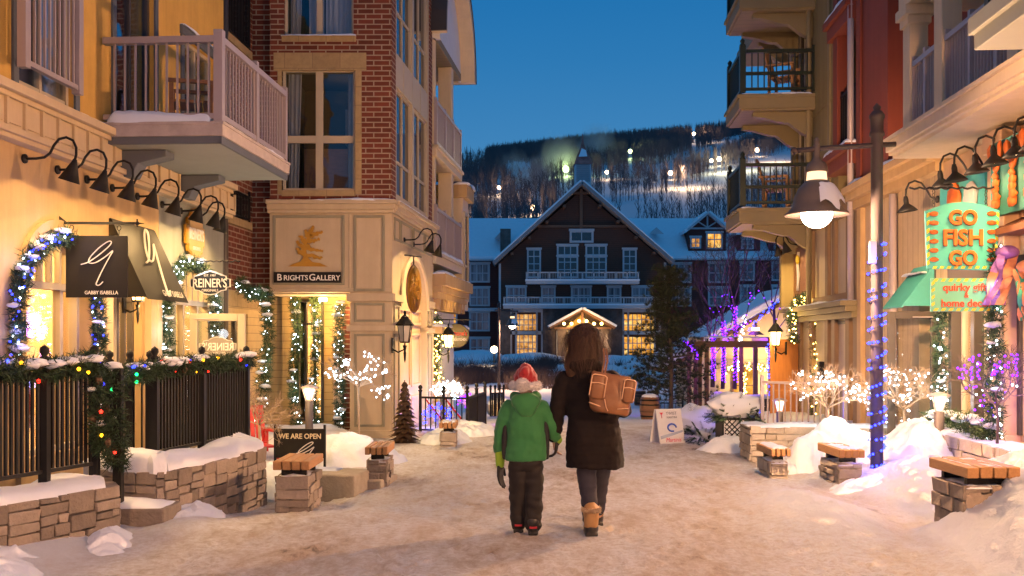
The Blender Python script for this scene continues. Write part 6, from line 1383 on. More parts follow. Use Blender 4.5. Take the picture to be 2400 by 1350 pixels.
garland('garland with white ribbon and lights on the recessed brick wall', [P(560, 660, 15.2), P(590, 690, 15.4), P(622, 690, 15.5), P(628, 780, 15.4), P(618, 880, 15.4), P(608, 985, 15.3)], .12, 320, (('b_white', 44, .008),), 10, seed=10, mat='cedar', glow=(WHITE, .6, 2, .1))
for px, sd, w in ((690, 11, 'left'), (738, 12, 'middle')): garland('vertical garland with white lights, ' + w + ' strand in the gallery entrance', [P(px, 695, 17.3), P(px + 6, 790, 17.3), P(px - 3, 890, 17.3), P(px + 4, 1000, 17.3)], .10, 300, (('b_white', 40, .008),), 6, seed=sd, mat='cedar', glow=(WHITE, .5, 2, 0))
garland('vertical garland with white lights at the gallery door', [P(797, 715, 17.0), P(793, 800, 17.0), P(797, 900, 17.0), P(795, 1005, 17.0)], .11, 300, (('b_white', 46, .008),), 8, seed=13, glow=(WHITE, .5, 2, 0))
garland('dense garland of warm yellow lights beyond the gallery', [P(1018, 742, 20.6), P(1030, 780, 20.6), P(1022, 830, 20.5), P(1026, 890, 20.5)], .14, 300, (('b_warm', 95, .013),), 0, seed=14, glow=((1, .7, .2), 2.5, 2, .15))
garland('garland arch of warm yellow lights round the orange door', [P(1860, 800, 18.9), P(1858, 740, 18.9), P(1875, 705, 18.8), P(1905, 702, 18.7), P(1912, 760, 18.6), P(1915, 870, 18.5), P(1912, 980, 18.5)], .12, 280, (('b_warm', 95, .013),), 0, seed=15, glow=((1, .65, .18), 2.0, 3, -.15))
garland('vertical garland with cool white lights left of the gift shop window', [tuple(FR.w(FR.S(2232), .14, z)) for z in (2.1, 1.5, 1.0, .62)], .085, 330, (('b_white', 40, .010),), 3, seed=16, glow=(WHITE, .7, 2, -.1))
garland('vertical garland with cool white lights at the right photo edge', [tuple(FR.w(FR.S(2392), .26, z)) for z in (2.5, 1.9, 1.3, .7)], .10, 330, (('b_white', 40, .010),), 4, seed=17, glow=(WHITE, .7, 2, -.1))
garland('snowy evergreen boughs filling the gift shop window planter', [tuple(FR.w(FR.S(2232), .25, .62)), tuple(FR.w(FR.S(2300), .25, .66)), tuple(FR.w(FR.S(2390), .25, .62))], .14, 300, (('b_white', 16, .009),), 60, seed=18, mat='cedar', glow=(WHITE, .4, 1, 0))
# ------------------------------------------------------------------ lit shrubs, bare trees, conifer, boughs
def grow(rr, p, d, L, r, depth, out, tips, spread=.6, nb=(2, 4), shrink=.72, up=.12, jit=.25):
    q = p; n = 3
    for i in range(n):
        d = (d + Vector((rr.gauss(0, jit), rr.gauss(0, jit), rr.gauss(0, jit) + up)) * .5).normalized(); e = q + d * (L / n); out.append((q, e, r * (1 - .25 * i / n), r * (1 - .25 * (i + 1) / n))); q = e
        if depth > 0 and i == 1 and rr.random() < .6:
            dd = (d + Vector((rr.gauss(0, 1), rr.gauss(0, 1), rr.gauss(0, 1) + up)).normalized() * spread * 1.2).normalized(); grow(rr, q, dd, L * shrink * .8, r * .6, depth - 1, out, tips, spread, nb, shrink, up, jit)
    tips.append(q)
    if depth > 0:
        for _ in range(rr.randint(*nb)):
            dd = (d + Vector((rr.gauss(0, 1), rr.gauss(0, 1), rr.gauss(0, 1) + up)).normalized() * spread).normalized(); grow(rr, q, dd, L * shrink * rr.uniform(.75, 1.1), r * .62, depth - 1, out, tips, spread, nb, shrink, up, jit)
def seg_mesh(segs, n=3):
    b = MB()
    for p, q, r0, r1 in segs: b.tube([p, q], [r0, r1], n, False)
    return b
def lit_shrub(label, x, y, z0, trunk, rad, seed, bark, leds, group, glow=None, stems=1, depth=4, squash=1.0, cat='shrub', name='lit_shrub', spread=.75, shrink=.74, r0=.013, on=.80):
    t = thing(name, label, cat, (x, y, z0), 0, group); rr = random.Random(seed); segs, tips = [], []
    top = Vector((0, 0, trunk))
    if trunk > .05: MB().tube([(0, 0, -.1), (.01, 0, trunk * .5), top], [r0 * 1.25, r0 * 1.05, r0], 7).build('trunk', M[bark], t, True)
    k_ = rad / (1 + shrink + shrink ** 2 + shrink ** 3) * 1.25
    for k in range(stems + 3):
        a = k * 2.4; d = Vector((math.cos(a) * .9, math.sin(a) * .9, .55)).normalized() if stems > 1 else Vector((0, 0, 1)); grow(rr, top.copy(), d, k_, r0 * .75, depth, segs, tips, spread, (2, 4), shrink, .08, .3)
    q9 = sorted((q - top).length for q in tips)[int(len(tips) * .9)]; f_ = rad / q9; fx = lambda q: top + (q - top) * f_; segs = [(fx(p), fx(q), r_ * 1.0, s_) for p, q, r_, s_ in segs]; tips = [fx(q) for q in tips]
    seg_mesh(segs).build('branches', M[bark], t)
    pool = [q for q in tips + [s_[1] for s_ in segs] if (q - top).length < rad * on + .05]; rr.shuffle(pool); i = 0
    for mt, n, r in leds: bulbs(t, [q + Vector((0, -.012, 0)) for q in pool[i:i + n]], r, M[mt]); i += n
    if glow: lamp('POINT', 'string_glow', t, (0, -rad * .5, trunk + rad * .35), glow[1], glow[0], rad * .4)
    return t
SG = 'shrubs strung with lights'
lit_shrub('white lit standard shrub on a thin trunk before the gallery pier', -2.07, 13.4, .0, .95, .54, 1, 'twig', (('b_white', 55, .008), ('b_white', 45, .0115)), SG, ((.85, .92, 1), 3), 4)
lit_shrub('bare golden twiggy shrub without lights beside the second fence', -3.05, 12.0, .1, .45, .5, 2, 'twig', (), SG, None, 4)
lit_shrub('white lit shrub left of the blue lit lamp post', 3.92, 12.35, .45, .28, .64, 3, 'twig', (('b_white', 55, .008), ('b_white', 45, .0115)), SG, ((1, .93, .82), 5.5), 5)
lit_shrub('white lit shrub right of the blue lit lamp post', 4.78, 12.15, .45, .28, .66, 4, 'twig', (('b_white', 55, .008), ('b_white', 45, .0115)), SG, ((1, .93, .82), 5.5), 5)
lit_shrub('purple lit twisted shrub before the gift shop window', 4.75, 9.75, .55, .38, .60, 5, 'darktwig', (('b_purple', 90, .0115), ('b_white', 8, .010)), SG, ((.45, .10, 1), 7), 5)
lit_shrub('icy white lit shrub behind the black fence beyond the gallery', -1.22, 19.0, .0, .45, .42, 6, 'twig', (('b_white', 99, .016),), SG, ((.8, .9, 1), 4), 5)
lit_shrub('blue lit shrub behind the black fence beyond the gallery', -1.38, 18.4, -.1, .2, .34, 7, 'twig', (('b_blue', 90, .017),), SG, ((.10, .15, 1), 8), 5)
lit_shrub('purple lit shrub behind the black fence beyond the gallery', -.82, 19.6, -.1, .35, .34, 8, 'twig', (('b_purple', 90, .016),), SG, ((.45, .08, 1), 8), 5)
lit_shrub('blue lit snowy shrub in front of the pergola', 3.70, 16.0, .05, .25, .42, 9, 'twig', (('b_blue', 85, .016),), SG, ((.08, .14, 1), 10), 5)
TG = 'bare trees with purple lights by the pergola'
def bare_lit(label, px, py0, D, h, seed, lit, dep=5, leds=95):
    c = P(px, py0, D); t = thing('bare_tree', label, 'tree', c, 0, TG); rr = random.Random(seed); segs, tips = [], []
    tr = [(0, 0, -.2), (.03, 0, h * .25), (-.02, .02, h * .5)]; MB().tube(tr, [.06, .05, .04], 8).build('trunk', M['darktwig'], t, True)
    for k in range(5):
        a = k * 1.3; grow(rr, Vector((0, 0, h * (.28 + .055 * k))), Vector((math.cos(a) * .6, math.sin(a) * .6, .9)).normalized(), h * .22, .022, dep, segs, tips, .65, (2, 3), .70, .16, .28)
    seg_mesh(segs).build('crown', M['darktwig'], t)
    P_ = []
    for i in range(leds):
        u = i / leds; z = h * lit * u; P_.append(Vector((.05 * math.cos(i * 1.9) + .01, -.055 + .03 * math.sin(i * 1.9), z)))
    bulbs(t, P_[:70], .018, M['b_purple'])
    low = [s_[1] for s_ in segs if s_[2] > .012 and s_[1].z < h * .55]; rr.shuffle(low); bulbs(t, low[:46], .018, M['b_purple'])
    lamp('POINT', 'string_glow', t, (0, -.35, h * .3), 26, (.45, .08, 1), .2)
bare_lit('tallest bare tree with purple lights up its trunk inside the pergola', 1722, 895, 27.5, 4.6, 21, .62)
bare_lit('bare tree with purple lights, left of the tallest in the pergola', 1694, 895, 27.8, 3.9, 22, .5, leds=80)
bare_lit('low bare tree with purple lights at the left pergola post', 1670, 890, 26.5, 2.2, 23, .55, 4, 60)
bare_lit('bare tree beside the olive building, hung with few purple lights', 1815, 900, 29, 4.8, 24, .2, 5, 20)
for pts, mt, n, lab in (([P(1756, 775, 29), P(1790, 735, 29), P(1830, 700, 29), P(1842, 720, 29), P(1856, 762, 29)], 'b_blue', 60, 'string of blue lights along the snowy hut roof'), ([P(1690, 772, 27), P(1722, 768, 27), P(1762, 755, 27)], 'b_purple', 16, 'short string of purple lights between the bare trees'), ([P(1604, 800, 26), P(1622, 815, 26), P(1640, 842, 26)], 'b_purple', 26, 'purple lights on a twig left of the pergola'), ([P(1800, 810, 25.6), P(1803, 860, 25.6), P(1801, 930, 25.6)], 'b_blue', 40, 'string of blue lights down the right pergola post'), ([P(1732, 870, 28.5), P(1736, 800, 28.5), P(1745, 740, 28.5)], 'b_white', 40, 'string of white lights behind the tallest bare tree')):
    t = thing('light_string', lab, 'string lights', pts[0]); o = Vector(pts[0]); rr = random.Random(n); q = [Vector(p) - o for p in pts]; MB().tube(q, .006, 4).build('wire', M['black'], t); B_ = []
    for i in range(n): u = i / n * (len(q) - 1); k = int(u); B_.append(q[k].lerp(q[k + 1], u - k) + Vector((rr.uniform(-.05, .05), -.03, rr.uniform(-.05, .05))))
    bulbs(t, B_, .021, M[mt])
# long-needled pine in the middle distance
t = thing('pine_tree', 'dark sparse long needled pine standing before the lodge', 'tree', (P(1572, 0, 25).x, 25, -.5)); rr = random.Random(31)
MB().tube([(0, 0, -.2), (.02, 0, 1.6), (-.08, 0, 3.3), (-.1, 0, 4.0)], [.06, .05, .03, .012], 8).build('trunk', M['bark'], t, True)
b = MB(); nb = MB()
for k in range(78):
    z = .55 + 3.3 * (k / 78) ** 1.05; a = rr.uniform(0, 6.28); L = (1.5 - .30 * z) * rr.uniform(.65, 1.15) * 1; pts = [Vector((0, 0, z))]; d = Vector((math.cos(a), math.sin(a), .12))
    for i in range(5): d = (d + Vector((rr.gauss(0, .12), rr.gauss(0, .12), rr.uniform(-.1, .16)))).normalized(); pts.append(pts[-1] + d * L / 5)
    b.tube(pts, [.016 - .0024 * i for i in range(6)], 4, False)
    for i in range(1, 6):
        for _ in range(5):
            c = pts[i] + Vector((rr.gauss(0, .10), rr.gauss(0, .10), rr.gauss(0, .07))); ax = (d * .6 + Vector((rr.gauss(0, .6), rr.gauss(0, .6), rr.uniform(0, .8)))).normalized()
            for _ in range(19): v = (ax + Vector((rr.gauss(0, .5), rr.gauss(0, .5), rr.gauss(0, .5)))).normalized() * rr.uniform(.08, .17); w = v.cross(Vector((rr.gauss(0, 1), 1, .3))).normalized() * .0055; nb.add([c - w, c + w, c + v], [(0, 1, 2)])
b.build('limbs', M['bark'], t); nb.build('crown', pm('pine_crown_needles', (.030, .040, .018), .8, .4, 4, 0, island=.9), t)
def bough_bush(label, x, y, z, r, seed, n=90, snow_r=.6, name='evergreen_bush', sq=.7):
    t = thing(name, label, 'bush', (x, y, z), 0, 'snowy evergreen bushes'); rr = random.Random(seed); b = MB()
    for _ in range(n):
        d = Vector((rr.gauss(0, 1), rr.gauss(0, 1), rr.gauss(0, .6) + .1)).normalized(); c = Vector((d.x * r, d.y * r, abs(d.z) * r * sq)) * rr.uniform(.35, .85)
        ax = (d + Vector((0, 0, -.25))).normalized() * r * .45; side = ax.cross(Vector((rr.gauss(0, 1), rr.gauss(0, 1), 1))).normalized()
        for k in range(9):
            q = c + ax * (k / 9)
            for s_ in (-1, 1): nd = (ax.normalized() * .8 + side * s_ * .8).normalized() * r * .18 * (1.1 - k / 12); w = nd.cross(Vector((0, .3, 1))).normalized() * .008; b.add([q - w, q + w, q + nd], [(0, 1, 2)])
    b.build('foliage', M['pine'], t)
    s_ = MB(); s_.ball((0, 0, r * sq * .62), r * snow_r, 20, 12, (1.15, 1, .62), .35, seed); s_.ball((r * .4, -r * .2, r * sq * .4), r * .3, 12, 8, (1.2, 1, .6), .4, seed + 1); s_.build('snow', M['snow_fine'], t, True); return t
bough_bush('evergreen bush under a round snow cap left of the lattice planter', P(1632, 0, 17.2).x, 17.2, -.05, .62, 41, 130)
bough_bush('evergreen boughs under a broad snow cap in the lattice planter', P(1722, 0, 14.6).x, 14.6, .42, .44, 42, 120, .72)
bough_bush('small dark bush beside the sandwich board', P(1655, 0, 15.2).x, 15.2, .0, .34, 43, 70, .35)
t = thing('lattice_planter', 'black planter box with white lattice panel', 'planter', (P(1735, 0, 14.4).x, 14.4, -.1)); MB().box(-.26, .30, -.02, .5, -.1, .55).build('box', M['black'], t, bevel=.008); MB().box(-.24, .05, -.035, -.021, .2, .52).build('back_panel', M['white'], t); b = MB()
for k in range(-3, 6):
    for s_ in (1, -1):
        x0 = -.24 + k * .075; a, e = (x0, .2), (x0 + .32 * s_, .52); p = [(a[0] + (e[0] - a[0]) * u, a[1] + (e[1] - a[1]) * u) for u in [i / 16 for i in range(17)]]; p = [q for q in p if -.24 <= q[0] <= .05]
        if len(p) > 1: b.bar((p[0][0], -.042, p[0][1]), (p[-1][0], -.042, p[-1][1]), .008, 4)
b.build('lattice', M['black'], t); MB().lathe([(.02, .55), (.035, .58), (.012, .62), (.04, .67), (.001, .71)], (.24, .02, 0), 10).build('finial', M['black'], t, True)
# cone-shaped metal plant sculpture by the gallery
t = thing('metal_tree', 'brown tree sculpture of layered scales beside the gallery arch', 'sculpture', (-1.66, 15.4, -.12)); MB().bar((0, 0, -.1), (0, 0, 1.08), .025, 8, .008).build('stem', M['rustmetal'], t); rr = random.Random(6)
for k in range(15):
    z = .02 + k * .07; r = .34 * (1 - k / 16.5); b = MB()
    for i in range(8):
        a = i * PI / 4 + k * .4 + rr.uniform(-.1, .1); c, s_ = math.cos(a), math.sin(a); L = r * rr.uniform(.85, 1.1); w = .045 + .10 * r
        f = lambda u, v, h: Vector((c * u - s_ * v, s_ * u + c * v, h)); b.add([f(.015, -w * .3, z + .05), f(.015, w * .3, z + .05), f(L * .6, w, z + .0), f(L, 0, z - .05 + .03 * rr.random()), f(L * .6, -w, z + .0), f(L * .55, 0, z + .035)], [(0, 1, 5), (1, 2, 5), (2, 3, 5), (3, 4, 5), (4, 0, 5)])
    b.build('scale_ring', M['rustmetal'], t)
# ------------------------------------------------------------------ snow heaps
def heap(label, x, y, rx, ry, h, seed, rot=0, pw=1.3):
    n, m = 96, 40; vs = []; zb = float(base_z(np.array(x), np.array(y))) - .08
    for j in range(m + 1):
        for i in range(n):
            a = 2 * PI * i / n; u = j / m; q = Vector((math.cos(a) * rx * u, math.sin(a) * ry * u, 0)); q.rotate(Matrix.Rotation(rot, 3, 'Z')); w = Vector((q.x + x, q.y + y, seed))
            z = h * max(0, (1 - u ** (pw + .5))) * (1 + .35 * mnoise.noise(w * 2.0)) + .11 * h ** .5 * mnoise.noise(w * 3.6) * (1 - u) ** .4 + h ** .5 * (.06 * mnoise.noise(w * 9) + .035 * mnoise.noise(w * 18) + .016 * abs(mnoise.noise(w * 30)) + .012 * abs(mnoise.noise(w * 55))) - .10 * u ** 4; vs.append((q.x + x + .05 * mnoise.noise(w * 6), q.y + y + .05 * mnoise.noise(w * 6 + Vector((9, 0, 0))), zb + z + .06))
    fs = [(j * n + i, j * n + (i + 1) % n, (j + 1) * n + (i + 1) % n, (j + 1) * n + i) for j in range(m) for i in range(n)]
    o = MB().add(vs, fs).build('snow_heap', M['snow'], None, True); return tag(o, label, 'snow', 'shovelled snow heaps', 'stuff')
heap('steep shovelled snow heap behind the garden wall', 4.0, 11.9, .95, .75, .62, 1); heap('largest shovelled snow heap behind the blue lit lamp post', 4.55, 11.05, 1.0, .85, .66, 2, .3); heap('low shovelled snow round the lamp post', 3.9, 10.2, .8, .6, .22, 3); heap('shovelled snow between two right hand benches', 3.35, 11.9, .5, .5, .22, 4)
heap('snow heap behind the largest bench', 4.4, 8.4, .95, 1.0, .62, 5); heap('snow heap in front of the gallery pier', -2.1, 13.0, .85, .7, .36, 6); heap('snow heap between planter wall and orange bench', -2.75, 11.6, .7, .7, .30, 7); heap('snow at the foot of the second planter wall', -2.85, 8.9, .35, .7, .16, 8, .2); heap('crumbled snow at the nearest planter wall', -3.16, 7.75, .24, .8, .12, 9, .35)
heap('snow bank below the nearest planter wall', -3.45, 6.75, .35, .8, .15, 10, .5); heap('snow by the small far bench', -1.05, 15.6, .5, .8, .22, 11); heap('snow along the lattice planter', 3.15, 14.3, .6, .5, .22, 12); heap('snow bank at the lower right foreground', 4.15, 6.95, 1.1, 1.0, .44, 13); heap('snow at the fence beyond the gallery', -.75, 17.0, .6, .9, .25, 14)
# ------------------------------------------------------------------ things beyond the shops
iron_fence('black iron fence beyond the gallery, facing the street', (-1.62, 17.6, 0), (-.78, 17.3, 0), -.05, .62, (0, .5, 1), 'black iron fences beyond the gallery', .09, pw=.05); iron_fence('black iron fence beyond the gallery, running down the street', (-.78, 17.3, 0), (-.52, 19.2, 0), -.05, .62, (.5, 1), 'black iron fences beyond the gallery', .06, br=.014, pw=.06); iron_fence('short far black fence before the round snow capped mound', (-.56, 26, 0), (-.22, 26.2, 0), -.45, .25, (0, .35, .7, 1), 'black iron fences beyond the gallery', .05, br=.016, pw=.05)
iron_fence('grey green iron fence on the right with a tall first post', (3.62, 14.4, 0), (4.55, 13.6, 0), .05, 1.02, (0, 1), 'grey green fence', .085, 'rail', False, .009, .05)
for k in range(2): t = thing('red_pole', ('left' if k == 0 else 'right') + ' leaning red painted timber behind the black fence', 'timber', (-1.45 + k * .36, 18.0, -.1), 0, 'red timbers behind the fence'); MB().obox((.1, 0, .35), (.03, .05, .7), Matrix.Rotation(R(-38), 3, 'Y')).build('pole', M['redplastic'], t)
t = thing('snow_mound', 'round snow capped mound glowing warmly behind a short fence', 'mound', (-.38, 28, -.6)); b = MB(); b.ball((0, 0, .3), .36, 18, 10, (1, 1, .9), .12, 3); b.build('stone', M['palestone'], t, True); b = MB(); b.ball((0, .0, .42), .35, 18, 10, (1.02, 1, .72), .2, 4); b.build('snow', M['snow_fine'], t, True); lamp('POINT', 'ground_light', t, (.1, -.8, .3), 12, WARM, .1)
slat_chair('red_chair', 'red painted slatted garden chair in the snow beside the second fence', (-3.25, 12.6, -.12), R(35), M['redplastic'], None, .85)
t = thing('snowy_table', 'small white snow covered table behind the second planter gap', 'table', (-3.78, 9.4, 0)); MB().box(-.2, .25, -.2, .2, .4, .45).build('table_top', M['white'], t, bevel=.01)
for sx in (-.17, .2):
    for sy in (-.16, .16): MB().box(sx - .02, sx + .02, sy - .02, sy + .02, 0, .4).build('leg', M['white'], t)
snowcap('snow', [(-.2, 0, .45), (.25, 0, .45)], .4, .06, t, 61, 20)
PG = lambda px, D: P(px, 0, D).x
t = thing('pergola', 'brown timber pergola frame in the snow before the hut', 'pergola', (PG(1725, 26), 26, -.6)); x0, x1 = PG(1640, 26) - PG(1725, 26), PG(1806, 26) - PG(1725, 26)
for x in (x0, x0 + .18, x1 - .4, x1):
    for y in (0, 1.6): MB().box(x - .05, x + .05, y - .05, y + .05, -.3, 2.1).build('post', M['wood'], t)
for y in (0, 1.6): MB().box(x0 - .15, x1 + .15, y - .04, y + .04, 2.0, 2.17).build('beam', M['wood'], t)
for x in (x0 + .05, (x0 + x1) / 2, x1 - .05): MB().box(x - .04, x + .04, -.1, 1.7, 2.171, 2.27).build('cross_beam', M['wood'], t)
snowcap('snow', [(x0, 0, 2.27), (x1, 0, 2.27)], .14, .04, t, 5, 20)
t = thing('snowy_counter', 'dark bar counter with thick snow on top inside the pergola', 'counter', (PG(1735, 25.4), 25.4, -.6)); MB().box(-.7, .75, -.2, .25, -.3, .72).build('counter_front', M['dkframe'], t); snowcap('snow', [(-.75, 0, .72), (.8, 0, .72)], .55, .22, t, 9, 26)
hut = thing('snowy_hut', 'low pale hut with steep snow covered roof behind the pergola', 'hut', (PG(1760, 33), 33, -.8)); ox = PG(1760, 33)
b = MB(); b.box(PG(1620, 33) - ox, PG(1860, 33) - ox, 0, 3, -.2, 1.75); b.ext([(PG(1600, 33) - ox, 1.7), (PG(1870, 33) - ox, 1.7), (PG(1870, 33) - ox, 4.0)], .05, 3); b.build('wall', M['cream'], hut)
b = MB(); b.ext(slope(PG(1550, 33) - ox, 1.45, PG(1858, 33) - ox, 3.95, 0, 0, .28), -.5, 3.5); b.build('snow_roof', M['snow'], hut, bevel=.05); b = MB(); b.ext(slope(PG(1550, 33) - ox, 1.33, PG(1858, 33) - ox, 3.83, 0, 0, .1), -.52, 3.4); b.build('eave', M['wood'], hut)
window(hut, PG(1715, 33) - ox, PG(1770, 33) - ox, .3, 1.5, .06, .06, M['wood'], M['lit_amber'], (.5,), (.5,)); window(hut, PG(1800, 33) - ox, PG(1845, 33) - ox, .3, 1.5, .06, .06, M['wood'], M['lit_amber'], (.5,), (.5,)); lamp('POINT', 'hut_light', hut, (.6, -1.2, 1.5), 60, WARM, .1)
garland('garland of warm lights along the hut wall behind the pergola', [P(1700, 868, 32.5), P(1750, 858, 32.5), P(1790, 862, 32.5), P(1835, 856, 32.5)], .14, 120, (('b_warm', 50, .022),), 0, seed=71)
garland('vertical strand of warm lights on the hut behind the pergola', [P(1742, 870, 32.4), P(1745, 900, 32.4), P(1744, 930, 32.4)], .10, 120, (('b_warm', 36, .022),), 0, seed=72)
t = thing('hanging_lamp', 'small bell lamp glowing above the pergola', 'lamp', P(1771, 780, 27.5)); MB().lathe([(.02, .3), (.05, .2), (.06, .08), (.22, -.05), (.21, -.06)], (0, 0, 0), 14).build('shade', M['lampmetal'], t, True); MB().lathe([(.10, .06), (.10, .14)], (0, 0, 0), 12).build('light_band', M['glow'], t); MB().bar((0, 0, -1.5), (0, 0, .3), .02).build('post', M['lampmetal'], t)
for i, (px, D, lab) in enumerate(((1523, 23, 'nearer snow topped wooden barrel beside the path'), (1500, 36, 'far small snow covered barrel left of the path fence'), (1530, 36, 'far snow covered barrel beside the pine'))):
    t = thing('wooden_barrel', lab, 'barrel', (PG(px, D), D, float(base_z(np.array(PG(px, D)), np.array(D)))), 0, 'wooden barrels by the path'); MB().lathe([(.2, -.1), (.2, 0), (.235, .2), (.235, .3), (.2, .52), (.001, .52)], (0, 0, 0), 18).build('body', M['wood'], t, True)
    for z in (.08, .2, .34, .45): r_ = .2 + .038 * (1 - abs(z - .26) / .26); MB().lathe([(r_ + .004, z - .018), (r_ + .006, z + .018)], (0, 0, 0), 18).build('hoop', M['black'], t, True)
    s_ = MB(); s_.ball((0, 0, .52), .2, 12, 8, (1, 1, .4), .2, i); s_.build('snow', M['snow_fine'], t, True)
iron_fence('low dark fence beside the far barrels', (PG(1540, 30), 30, 0), (PG(1600, 30), 30, 0), -.75, -.25, (0, .5, 1), 'dark fence by the barrels', .11, pw=.05)
# ------------------------------------------------------------------ the two walkers, seen from behind (they face +y)
def remesh(b, name, mat, parent, voxel, smooth=6, disp=None, dec=None):
    o = b.build(name, None); r_ = o.modifiers.new('r', 'REMESH'); r_.mode = 'VOXEL'; r_.voxel_size = voxel
    s_ = o.modifiers.new('s', 'SMOOTH'); s_.iterations = smooth; s_.factor = .5
    dg = bpy.context.evaluated_depsgraph_get(); me = bpy.data.meshes.new_from_object(o.evaluated_get(dg)); old = o.data; o.modifiers.clear(); o.data = me; bpy.data.meshes.remove(old)
    if disp:
        co = [(v.co.copy(), v.normal.copy()) for v in me.vertices]
        for v, (c, n) in zip(me.vertices, co): v.co = c + n * disp(c)
    me.polygons.foreach_set('use_smooth', [True] * len(me.polygons)); me.materials.clear(); me.materials.append(mat); o.parent = parent; me.update(); return o
def loft(b, rings, n=28): # (cx, cy, z, rx, ry)
    vs = []
    for cx, cy, z, rx, ry in rings:
        for k in range(n): a = 2 * PI * k / n; c, s_ = math.cos(a), math.sin(a); vs.append((cx + rx * abs(c) ** .85 * (1 if c > 0 else -1), cy + ry * abs(s_) ** .9 * (1 if s_ > 0 else -1), z))
    m = len(rings); b.add(vs, [(i * n + k, i * n + (k + 1) % n, (i + 1) * n + (k + 1) % n, (i + 1) * n + k) for i in range(m - 1) for k in range(n)] + [tuple(range(n - 1, -1, -1)), tuple((m - 1) * n + k for k in range(n))])
def limb(b, pts, rs, n=14):
    pts = [Vector(p) for p in pts]; b.tube(pts, list(rs), n)
    for p, r in zip(pts, rs): b.ball(p, r, 12, 8)
def hand(b, w, d, nrm, side, k=1.0, curl=.5):  # wrist, direction, back-of-hand normal, thumb side vector
    w, d, nrm, side = Vector(w), Vector(d).normalized(), Vector(nrm).normalized(), Vector(side).normalized()
    for i in range(4):
        off = side * (.030 - .020 * i) * k; L = (.072, .080, .074, .058)[i] * k; p = w + d * .035 * k + off * .8; b.tube([w + off * .5, p, w + d * .085 * k + off], [.014 * k, .014 * k, .0125 * k], 10); q = w + d * .085 * k + off; dd = d.copy()
        for j in range(3): dd = (dd - nrm * curl * (.35 + .25 * j)).normalized(); e = q + dd * L / 2.6; b.tube([q, e], [(.0105 - .0009 * j) * k, (.0098 - .0009 * j) * k], 10); b.ball(e, (.0098 - .0009 * j) * k, 8, 6); q = e
    t0 = w + d * .02 * k + side * .025 * k; t1 = t0 + (d * .6 + side * .8).normalized() * .04 * k; t2 = t1 + (d * .95 + side * .15 - nrm * curl * .5).normalized() * .045 * k
    b.tube([t0, t1, t2], [.015 * k, .012 * k, .009 * k], 10); b.ball(t2, .009 * k, 8, 6); b.ball(w + d * .02 * k, .024 * k, 10, 8)
def head(b, c, r):                       # skull, jaw, nose, ears, brow, lips; faces +y
    c = Vector(c); b.ball(c, r, 20, 14, (.80, .98, 1.08)); b.ball(c + Vector((0, r * .28, -r * .62)), r * .58, 14, 10, (.9, .9, .8)); b.ball(c + Vector((0, r * 1.0, -r * .18)), r * .14, 8, 6, (.8, 1.2, 1.5)); b.tube([c + Vector((0, r * .9, r * .1)), c + Vector((0, r * 1.05, -r * .2))], [r * .08, r * .12], 8)
    for sx in (-1, 1): b.ball(c + Vector((sx * r * .80, 0, -r * .1)), r * .2, 8, 6, (.4, .8, 1.3)); b.ball(c + Vector((sx * r * .33, r * .86, r * .06)), r * .12, 8, 6); b.ball(c + Vector((sx * r * .42, r * .74, -r * .25)), r * .25, 8, 6)
    b.ball(c + Vector((0, r * .88, -r * .56)), r * .15, 8, 6, (1.6, .6, .6))
def fur(b, base, n, L, rr, w=.0022, grav=.25):   # short hairs around points (centre, normal)
    for _ in range(n):
        c, nr = base(); d = (nr + Vector((rr.gauss(0, .45), rr.gauss(0, .45), rr.gauss(0, .45) - grav))).normalized() * L * rr.uniform(.6, 1.2); s_ = d.cross(Vector((rr.gauss(0, 1), rr.gauss(0, 1), .3))).normalized() * w; b.add([c - s_, c + s_, c + d], [(0, 1, 2)])
M['skin'] = pm('skin', (.50, .30, .21), .5, .08, 10, .1); M['coat'] = pm('dark_brown_quilted_coat', (.0085, .006, .006), .9, .25, 7, .5, 130, spec=.2); M['jeans'] = pm('dark_blue_jeans', (.022, .022, .036), .85, .25, 9, .3, 160)
M['hair'] = pm('auburn_brown_hair', (.042, .019, .009), .6, .4, 30, .4, 160, island=.8); M['boot'] = pm('tan_boot_leather', (.33, .185, .07), .55, .2, 9, .2); M['rubber'] = pm('black_rubber', (.014, .013, .013), .4, .2, 12, .15); M['furtan'] = pm('cream_boot_fur', (.50, .38, .25), .9, .2, 20, 0, island=.5)
M['bag'] = pm('caramel_leather', (.19, .082, .030), .42, .25, 9, .25, 120); M['piping'] = pm('pale_piping', (.66, .40, .22), .55, .1, 9, .1); M['greenjacket'] = pm('green_jacket_cloth', (.016, .135, .036), .75, .14, 9, .3, 150, sheen=.2); M['blackcloth'] = pm('black_cloth', (.012, .012, .014), .8, .2, 9, .3, 150); M['snowpants'] = pm('dark_snow_trousers', (.012, .010, .010), .85, .25, 9, .35, 90)
M['lime'] = pm('lime_glove_cloth', (.28, .46, .03), .7, .15, 12, .2); M['hatred'] = pm('red_plush', (.25, .003, .006), .8, .25, 14, .4, 200, sheen=.4); M['hatfur'] = pm('white_plush_fur', (.78, .72, .66), .95, .12, 20, 0, island=.3); M['redtrim'] = pm('red_cloth', (.35, .02, .03), .7, .15, 9, .2)
rr = random.Random(77)
